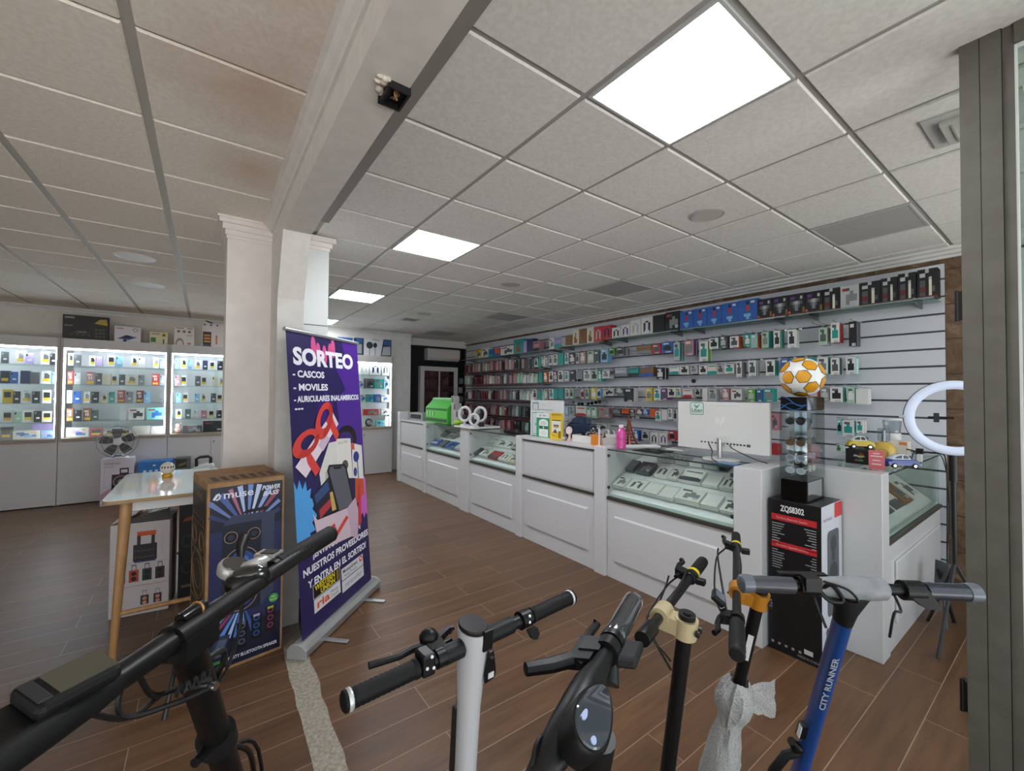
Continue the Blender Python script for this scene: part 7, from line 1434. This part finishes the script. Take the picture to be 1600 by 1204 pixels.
# ---------------- scooters with clamped T bars (cream and orange clamps)
def tbar(lab, far, near, cl, fx, clampc, yellow, near_grip, K):
    far, near, cl = Vector(far), Vector(near), Vector(cl); u = (far-near).normalized(); n = Vector((-u.y, u.x, 0)).normalized(); n = n if n.dot(Vector((-.8, .6, 0))) > 0 else -n   # n: towards the shop's depth-left
    Z = Vector((0, 0, 1)); foot = Vector(fx); t = thing('scooter', lab, 'scooter', (foot.x, foot.y, 0), 'parked electric scooters'); cc = mat(clampc, .3, .25, .3)
    ax = (cl-foot).normalized(); 
    mb = MB(); mb.tube([near, far], .0125*K, BK, 16); mb.obj('handlebar', t, True)
    mb = MB(); mb.tube([foot, cl-ax*.005], .019*K, BK, 20); mb.obj('stem', t, True)
    on = near+u*(cl-near).dot(u)
    mb = MB(); mb.cyl(on-u*(.028*K), on+u*(.028*K), .024*K, cc, n=24); mb.cyl(cl-ax*(.035*K), cl+ax*(.012), .029*K, cc, n=24); mb.obox((on+cl)/2-ax*.01, u*(.024*K), (cl-on).normalized()*((cl-on).length*.5) if (cl-on).length > .005 else n*.02, ax*(.02*K), cc); mb.obj('clamp', t, True)
    mb = MB()
    for s in (-1, 1): b = cl-ax*.012+u*(.012*s*K)-n*(.028*K); mb.cyl(b, b-n*.008, .007, mat('3a3a3a', .3, .6), n=12)
    mb.cyl(cl+ax*.012, cl+ax*.022, .021*K, BK, n=20); mb.cyl(cl+ax*.022, cl+ax*.026, .009, mat('2d2d2e', .3, .6), n=14); mb.obj('clamp_bolt', t, True)
    mb = MB(); ribgrip(mb, far-u*.115, far, .0175*K, MATB, ribs=10, end=1.02); mb.obj('grip', t, True)
    pf = far-u*.135; mb = MB(); lever(mb, pf, u, (n*.95+Z*.25).normalized(), Z, .09*K, BK, K); mb.obj('brake_lever', t, True)
    mb = MB(); mb.cyl(pf-u*.002+u*.014, pf+u*.026, .0215*K, mat('d9bf24', .4), n=20); mb.obj('yellow_collar', t, True)
    mb = MB(); mb.obox(pf-n*.026-Z*.006, u*.010, n*.012, Z*.008, BK2); mb.cyl(pf-u*.016, pf-u*.002, .019*K, BK, n=18); mb.obj('thumb_throttle', t, bevel=.003)
    mb = MB(); mb.tube([pf+n*.05-u*.03, pf+n*.05-u*.06-Z*.02, on+n*.03+u*.04-Z*.03, on+n*.02-Z*.06, cl-ax*.12+n*.02], .0028, BLACK, 6); mb.tube([pf+n*.03-u*.02, pf+n*.055-u*.05-Z*.03, on+n*.045+u*.02-Z*.05, cl-ax*.10+n*.022], .0025, BLACK, 6); mb.tube([pf+n*.02-u*.02+Z*.01, pf+n*.0-u*.05+Z*.028, on+u*.05+Z*.026-n*.01, on+n*.02+u*.02-Z*.02], .0025, BLACK, 6); mb.obj('cable', t, True)
    if near_grip:
        mb = MB(); ribgrip(mb, near+u*.12, near, .019*K, MATB, ribs=10, end=1.02); mb.obj('grip', t, True)
        pn = near+u*.14; mb = MB(); lever(mb, pn, -u, (n*.95-Z*.1).normalized(), Z, .10*K, BK, K); mb.obj('brake_lever', t, True)
        mb = MB(); mb.obox(pn+u*.035+n*(.05*K)+Z*.022, u*(.03*K), (n*.8+Z*.6).normalized()*(.02*K), (Z*.8-n*.6).normalized()*.007, BK); mb.obj('display_unit', t, bevel=.004)
        mb = MB(); mb.obox(pn+u*.035+n*(.05*K)+Z*.022+(Z*.8-n*.6).normalized()*.0075, u*(.024*K), (n*.8+Z*.6).normalized()*(.015*K), (Z*.8-n*.6).normalized()*.0008, mat('4c5258', .1)); mb.obj('screen', t)
    else:
        mb = MB(); mb.lathe([(.0185*K, 0), (.0195*K, .004), (.0195*K, .055), (.016*K, .06)], near-u*.004, BK, u, 18); mb.obj('folding_joint', t, True)
    deck(t, foot, (0, 1, 0), 0, BK); return t, ax, cl, foot
zc = 1.10; clc = PZ(1049, 968, zc); f_ = PZ(1030, 1204, .735); d_ = (f_-clc).normalized(); foot = clc+d_*((clc.z-.24)/-d_.z)
far, near = PZ(1098, 877, zc), PZ(1004, 997, zc)
cl2 = clc-Vector((.0, .0, .004))+Vector((.022, -.022, 0))
tbar('black scooter with a cream stem clamp, second from the white one', far, near, cl2, foot, 'cdbf98', True, False, .86)
zg = 1.12; clg = PZ(1160, 925, zg); f_ = PZ(1112, 1204, .60); d_ = (f_-clg).normalized(); foot = clg+d_*((clg.z-.24)/-d_.z)
far, near = PZ(1150, 836, zg), PZ(1152, 1022, zg); cl2 = clg+Vector((.02, -.03, -.004))
tg, axg, clg2, footg = tbar('black scooter with an orange stem clamp and foam wrap round its stem', far, near, cl2, foot, 'bf7f24', True, True, .74)
# white sticker on its stem and the crumpled foam wrap
q = clg2-axg*.135; mb = MB(); sdir = Vector((-.85, -.45, 0)).normalized(); mb.obox(q+sdir*.0143, axg*.035, axg.cross(sdir)*.006, sdir*.0006, mat('d5d5d5')); mb.obj('sticker', tg)
def foam(name):
    m = bpy.data.materials.new(name); m.use_nodes = True; nt = m.node_tree; b = nt.nodes['Principled BSDF']; b.inputs['Base Color'].default_value = lin('b3b5b3'); b.inputs['Roughness'].default_value = .45
    tc = N(nt, 'ShaderNodeTexCoord'); v = N(nt, 'ShaderNodeTexVoronoi', Scale=220.0); nt.links.new(tc.outputs['Object'], v.inputs['Vector'])
    nt.links.new(ramp(nt, v.outputs['Distance'], [(.15, .62), (.5, .88)]), b.inputs['Alpha'])
    bp = N(nt, 'ShaderNodeBump', Strength=.6, Distance=.004); nt.links.new(v.outputs['Distance'], bp.inputs['Height']); nt.links.new(bp.outputs[0], b.inputs['Normal']); return m
fm = foam('white_foam_net'); mb = MB(); random.seed(21); rings = []
zs_ = [.235, .26, .29, .32, .345, .37, .40, .43, .47, .51, .56, .62]; rr_ = [.022, .034, .042, .040, .030, .026, .032, .037, .040, .042, .045, .044]
for k, (dq, rad_) in enumerate(zip(zs_, rr_)):
    c = clg2-axg*dq; uu = axg.orthogonal().normalized(); vv = axg.cross(uu); rings.append([mb.bm.verts.new(c+(uu*math.cos(2*math.pi*j/22)+vv*math.sin(2*math.pi*j/22))*(rad_*(1+random.uniform(-.16, .16)))+axg*random.uniform(-.006, .006)) for j in range(22)])
mb.skin(rings, fm, False)
c = clg2-axg*.30; tail = Vector((.75, -.62, .1)).normalized(); up_ = Vector((0, 0, 1)); A = []
for k in range(6):
    s = k/5; wd = .030+.025*s; A.append([mb.bm.verts.new(c+tail*(.025+.075*s)+up_*(wd*(j/8-.5)*2*.9+.02*s)+Vector((.4, .6, 0))*random.uniform(-.008, .008)+Vector((0, 0, -.02*s))) for j in range(9)])
for a, b in zip(A, A[1:]):
    for j in range(8): mb.face([a[j], a[j+1], b[j+1], b[j]], fm)
mb.obj('foam_wrap', tg, True, fix=False)
mb = MB(); q = footg+(clg2-footg)*.22; mb.obox(q+Vector((-.05, -.01, 0)), Vector((.03, 0, 0)), Vector((0, .02, 0)), Vector((0, 0, .045)), BK); mb.obj('rear_bracket', tg, bevel=.005)
# ---------------- black scooter with built-in display
zk = 1.25; e = PZ(990, 938, zk); dc = PZ(925, 1108, zk); lo = PZ(862, 1204, zk-.02)
u = (e-dc).normalized(); Z = Vector((0, 0, 1)); n = Vector((-u.y, u.x, 0)); 
foot = Vector((dc.x+.01, dc.y+.12, .24))
t = thing('scooter', 'black scooter with a large oval display and film-wrapped grip', 'scooter', (foot.x, foot.y, 0), 'parked electric scooters')
body = mat('0e0f10', .4, 0, 0, .35); other = dc-u*((e-dc).length)*.95
P_ = lambda px, py, dz=0: PZ(px, py, zk+dz)
mb = MB(); pts = [P_(948, 1018), P_(935, 1045), P_(918, 1072), P_(905, 1105), P_(885, 1140, -.005), P_(862, 1180, -.012), P_(838, 1225, -.02)]
mb.tube(pts, [.010, .013, .018, .021, .020, .017, .014], body, 20, flat=1.0, up=(0, 0, 1)); mb.obj('console', t, True)
mb = MB(); mb.tube([P_(952, 1010), e], .0115, BK, 16); mb.tube([P_(840, 1222, -.02), P_(790, 1290, -.02)], .0135, BK, 16); mb.obj('handlebar', t, True)
mb = MB(); mb.tube([P_(960, 1012, -.015), P_(952, 1030, -.03), P_(945, 1065, -.05)], [.012, .014, .02], body, 14); mb.obj('bar_strut', t, True)
# oval screen facing up and towards the rider
sc = P_(924, 1112, .024); su = (P_(945, 1075)-P_(918, 1150)).normalized(); sv = Vector((su.y, -su.x, 0)).normalized(); sn = (Z*.8+sv*.55).normalized(); sv = sn.cross(su).normalized(); su = sv.cross(sn)
mb = MB(); 
def oval(o, a, b, nn=28): return [o+su*(a*math.cos(2*math.pi*k/nn)*(1 if math.cos(2*math.pi*k/nn) > 0 else .85))+sv*(b*math.sin(2*math.pi*k/nn)*(1-.18*math.cos(2*math.pi*k/nn))) for k in range(nn)]
sc = sc+sv*-.004
mb.skin([[mb.bm.verts.new(p) for p in oval(sc-sn*.03, .046, .020)], [mb.bm.verts.new(p) for p in oval(sc-sn*.004, .052, .0225)], [mb.bm.verts.new(p) for p in oval(sc, .050, .021)]], body); mb.obj('display_housing', t, True)
mb = MB(); mb.skin([[mb.bm.verts.new(p) for p in oval(sc+sn*.0005, .047, .019)], [mb.bm.verts.new(p) for p in oval(sc+sn*.002, .045, .0178)]], mat('3a4048', .06, 0, .8)); mb.obj('screen', t, True)
mb = MB(); mb.prism(oval(sc+sn*.0024-su*.030-sv*.006, .005, .003, 14), sn*.0012, mat('aebbe0', .2)); mb.prism(oval(sc+sn*.0024-su*.014+sv*.010, .008, .0028, 14), sn*.0012, mat('aebbe0', .2)); mb.obj('button', t)
mb = MB(); gu = (e-P_(955, 1005)).normalized(); g0 = P_(958, 998); mb.lathe([(.0145, 0), (.016, .004), (.0156, .03), (.0161, .06), (.0156, .09), (.0161, .115), (.0156, (e-g0).length), (.012, (e-g0).length+.004)], g0, mat('33353a', .12, 0, 1.0), e-g0, 22); mb.obj('grip', t, True)
mb = MB(); mb.lathe([(.017, 0), (.0175, .003), (.0175, .012)], g0-gu*.014, BK, gu, 22); mb.obj('grip_collar', t, True)
mb = MB(); pl = g0-gu*.03; out = (Vector((-.85, .35, .2))).normalized(); lever(mb, pl, gu, out, Z, .07, BK, .82); mb.obox(pl+out*.03-gu*.01, gu*.028, out*.016, Z*.008, BK2); mb.tube([pl+out*.045-gu*.03, pl+out*.065-gu*.045, pl+out*.095-gu*.05-Z*.004], [.010, .009, .008], BK, 8); mb.obj('brake_lever', t, True)
mb = MB(); out2 = Vector((.7, -.7, 0)); mb.obox(pl+out2*.028+gu*.01-Z*.008, gu*.024, out2*.014, Z*.008, BK2); mb.obj('thumb_throttle', t, bevel=.004)
mb = MB(); mb.tube([P_(935, 1150, -.02), Vector((dc.x+.004, dc.y+.045, .98)), Vector((dc.x+.006, dc.y+.065, .8)), foot], [.019, .019, .018, .018], body, 18); mb.obj('stem', t, True)
mb = MB(); a0_ = PZ(938, 1180, 1.12); mb.cyl(Vector((dc.x+.003, dc.y+.034, 1.06)), Vector((dc.x+.004, dc.y+.040, 1.02)), .0225, mat('c22f35', .35), n=20); mb.obj('red_collar', t, True)
mb = MB(); mb.tube([P_(860, 1156, -.01), P_(848, 1150, 0), P_(838, 1165, 0), P_(832, 1204, -.01), P_(826, 1240, -.03)], .003, BLACK, 6); mb.tube([P_(895, 1190, -.03), P_(905, 1204, -.05), Vector((dc.x+.03, dc.y+.02, 1.0))], .003, BLACK, 6); mb.obj('cable', t, True)
deck(t, foot, (0, 1, 0), 0, body)
# ---------------- e-bike handlebar, stem and front
zk = 1.275; a = PZ(-30, 1205, zk); c_ = PZ(272, 985, zk); e = PZ(516, 834, zk)
u = (e-a).normalized(); Z = Vector((0, 0, 1)); n = Vector((-u.y, u.x, 0)); cl = a+u*(c_-a).dot(u); B = lambda px, py, dz=0: PZ(px, py, zk+dz)
t = thing('folding_ebike', 'black electric bike with a long display, cut by the picture corner', 'bicycle', (cl.x, cl.y+.1, 0))
mb = MB(); mb.tube([a, cl-u*.16, cl-u*.06, cl, cl+u*.06, cl+u*.16, e-u*.02], [.0135, .0138, .0155, .0165, .0155, .0135, .0130], BK, 18); mb.obj('handlebar', t, True)
sd = (PZ(352, 1204, .975)-PZ(285, 1000, zk)).normalized(); st = cl-Z*.018; 
bot = st+sd*((st.z-.62)/-sd.z)
mb = MB(); mb.tube([st, st+(bot-st)*.5, bot], [.020, .020, .023], BK, 22); mb.obj('stem', t, True)
k1 = st+(bot-st)*.33
mb = MB(); mb.cyl(k1-(bot-st).normalized()*.014, k1+(bot-st).normalized()*.014, .027, BK2, n=22); mb.cyl(k1-u*.022, k1-u*.045, .007, BK, n=12); mb.obj('quick_clamp', t, True)
mb = MB(); q = st+(bot-st)*.13-n*.0205; mb.cyl(q, q-n*.004, .006, CHROME, n=14); mb.obj('bolt', t, True)
mb = MB(); mb.cyl(cl-u*.026, cl+u*.026, .0205, BK, n=22); mb.obox(cl-Z*.012, u*.028, n*.024, Z*.014, BK); mb.obj('bar_clamp', t, True)
mb = MB(); mb.lathe([(.008, -.02), (.010, 0), (.008, .02)], cl+Z*.021+u*.008, GLOSS, u, 14); mb.torus(cl+Z*.022+u*.016, u, .009, .002, mat('b98a5a', .3, .7), 18, 6); mb.obj('clamp_lever', t, True)
# display
d0, d1 = B(22, 1118, .018), B(162, 1046, .018); du = (d1-d0).normalized(); dl = (d1-d0).length; dn_ = Vector((-du.y, du.x, 0)); dnn = (Z*.97-dn_*.22).normalized(); dv = dnn.cross(du).normalized()
dcn = (d0+d1)/2-dv*.010+Z*.012
mb = MB(); mb.obox(dcn, du*(dl*.5), dv*.024, dnn*.009, MATB); mb.obj('display_unit', t, bevel=.007)
mb = MB(); mb.obox(dcn+du*(dl*.11)+dnn*.0095, du*(dl*.34), dv*.0175, dnn*.0007, mat('4c4b3f', .12, 0, .4)); mb.obj('screen', t); mb = MB(); mb.obox(dcn-du*(dl*.38)+dnn*.0095, du*(dl*.08), dv*.0175, dnn*.001, mat('26272a', .5))
mb.obj('button_pad', t, bevel=.001)
mb = MB(); mb.obox(dcn-Z*.018-du*.03, du*.02, dv*.02, Z*.012, BK); mb.cyl(dcn-Z*.03-du*.03-n*.01, dcn-Z*.03-du*.05-n*.01, .006, CHROME, n=10); mb.obj('display_bracket', t)
mb = MB(); mb.lathe([(.016, 0), (.0185, .01), (.019, .05), (.0185, .11), (.0165, .13)], a-u*.02, MATB, u, 20); mb.obj('grip', t, True)
g0 = B(432, 885); mb = MB(); L_ = (e-g0).length; ribgrip(mb, g0, e,   .0175, MATB, 22, 16, 1.05); mb.obj('grip', t, True); mb = MB(); mb.cyl(g0-u*.016, g0, .0170, BK, n=20); mb.obj('grip_collar', t, True)
# silver shifter with gauge, black pod and lever
s0 = B(392, 898); slv = mat('b9b7b3', .3, .55, .3)
mb = MB(); mb.tube([s0-u*.035+Z*.007+n*.006, s0-u*.01+Z*.009+n*.004, s0+u*.02+Z*.007, s0+u*.045+Z*.003], [.014, .0175, .0165, .0175], slv, 14); mb.obox(s0+u*.05+Z*.004, u*.014, n*.020, Z*.018, slv); mb.obj('shifter_cover', t, True)
mb = MB(); mb.obox(s0+u*.05+Z*.0226-n*.002, u*.010, n*.013, Z*.001, GLOSS); mb.obj('thumb_button', t)
mb = MB(); gq = s0-u*.018+n*.017+Z*.021; gn = (Z*.9-n*.35).normalized(); mb.lathe([(.024, -.012), (.026, 0), (.024, .005), (.021, .006)], gq, slv, gn, 24); mb.obj('gauge_ring', t, True)
mb = MB(); mb.lathe([(.0205, .0062), (.0203, .0075)], gq, mat('3a3634', .15, 0, .5), gn, 24); mb.obj('gauge_face', t, True)
mb = MB(); mb.ball(s0-u*.026+Z*.002-n*.014, (.036, .031, .024), GLOSS, 20, 12); mb.ball(s0-u*.028-n*.016+Z*.018, (.026, .020, .010), mat('1a1a1b', .15, 0, .8), 16, 10); mb.obj('shifter_pod', t, True)
mb = MB(); mb.tube([s0+u*.015+n*.03+Z*.02, s0+u*.035+n*.045+Z*.032, s0+u*.06+n*.055+Z*.045], [.006, .010, .013], BK, 10, flat=.6); mb.obj('thumb_lever', t, True)
mb = MB()
mb.tube([s0-u*.045-Z*.01, s0-u*.09-Z*.03+n*.03, cl+u*.03+n*.04-Z*.06, cl+n*.03-Z*.12], .0028, BLACK, 6); mb.tube([s0-u*.02-Z*.03, s0-u*.03-Z*.09, cl+u*.06-Z*.11, cl+u*.02-Z*.10+n*.02], .0028, BLACK, 6)
mb.tube([cl-u*.07-Z*.012, cl-u*.05-Z*.05, cl-u*.02-Z*.065, cl+u*.0-Z*.07-n*.03], .0035, BLACK, 6); mb.tube([dcn-Z*.02+u*.06, cl-u*.09-Z*.045, cl-u*.04-Z*.066-n*.02, cl-Z*.075-n*.032], .003, BLACK, 6)
mb.tube([cl-u*.13-Z*.012, cl-u*.08-Z*.055, cl-u*.03-Z*.06, cl+u*.005-Z*.065-n*.032], .003, BLACK, 6)
w0 = cl-u*.03-Z*.06-n*.012; mb.tube([w0+Vector((.004*k, .002*k, 0))*1.0+Vector((0, 0, .006 if k % 2 else -.006)) for k in range(10)], .0025, BLACK, 5)
dd = (bot-st).normalized(); s_n = u*.024+n*.012
mb.tube([cl+u*.02-Z*.06-n*.0, st+dd*.06+u*.05, st+dd*.09+u*.046, st+dd*.13+s_n, st+dd*.28+s_n, st+dd*.36+u*.05, st+dd*.5+u*.04], .0045, BLACK, 6)
mb.tube([st+dd*.09+u*.046+Vector((0, 0, .004)), st+dd*.16+s_n*1.15, st+dd*.3+s_n*1.3, st+dd*.38+u*.07, bot+u*.03], .0035, BLACK, 6); mb.obj('cable', t, True)
# fork, wheel and frame of the bike, below the picture
fwd = -n; hub = Vector((bot.x, bot.y, .26))+fwd*.12; mb = MB(); mb.cyl(bot+Z*.02, bot-Z*.12, .03, BK2, n=20)
for s in (-1, 1): mb.tube([bot-Z*.11+u*(.05*s), hub+u*(.055*s)], .014, BK, 10)
mb.tube([bot-Z*.11-u*.06, bot-Z*.11+u*.06], .018, BK, 10); mb.obj('fork', t, True)
mb = MB(); mb.torus(hub, u, .225, .03, RUBBER, 40, 10); mb.torus(hub, u, .195, .012, mat('2b2c2e', .3, .6), 40, 8); mb.cyl(hub-u*.04, hub+u*.04, .05, BK, n=20); mb.obj('wheel', t, True)
mb = MB(); mb.tube([bot-Z*.06-fwd*.03, bot-Z*.28-fwd*.35, bot-Z*.22-fwd*.75], [.03, .034, .03], BK, 14); mb.obj('frame', t, True)
mb = MB(); hb = Vector((bot.x, bot.y, .26))-fwd*.95; mb.torus(hb, u, .225, .03, RUBBER, 40, 10); mb.cyl(hb-u*.04, hb+u*.04, .06, BK, n=20); mb.obj('wheel', t, True)
mb = MB(); 
for s in (-1, 1): mb.tube([bot-Z*.22-fwd*.75+u*(.02*s), hb+u*(.055*s)], .014, BK, 8)
mb.tube([bot-Z*.22-fwd*.72, bot+Z*.1-fwd*.80], .016, BK, 10); mb.obj('rear_frame', t, True)
mb = MB(); mb.ball(bot+Z*.12-fwd*.82, (.09, .09, .035), MATB, 16, 8); mb.obj('saddle', t, True)
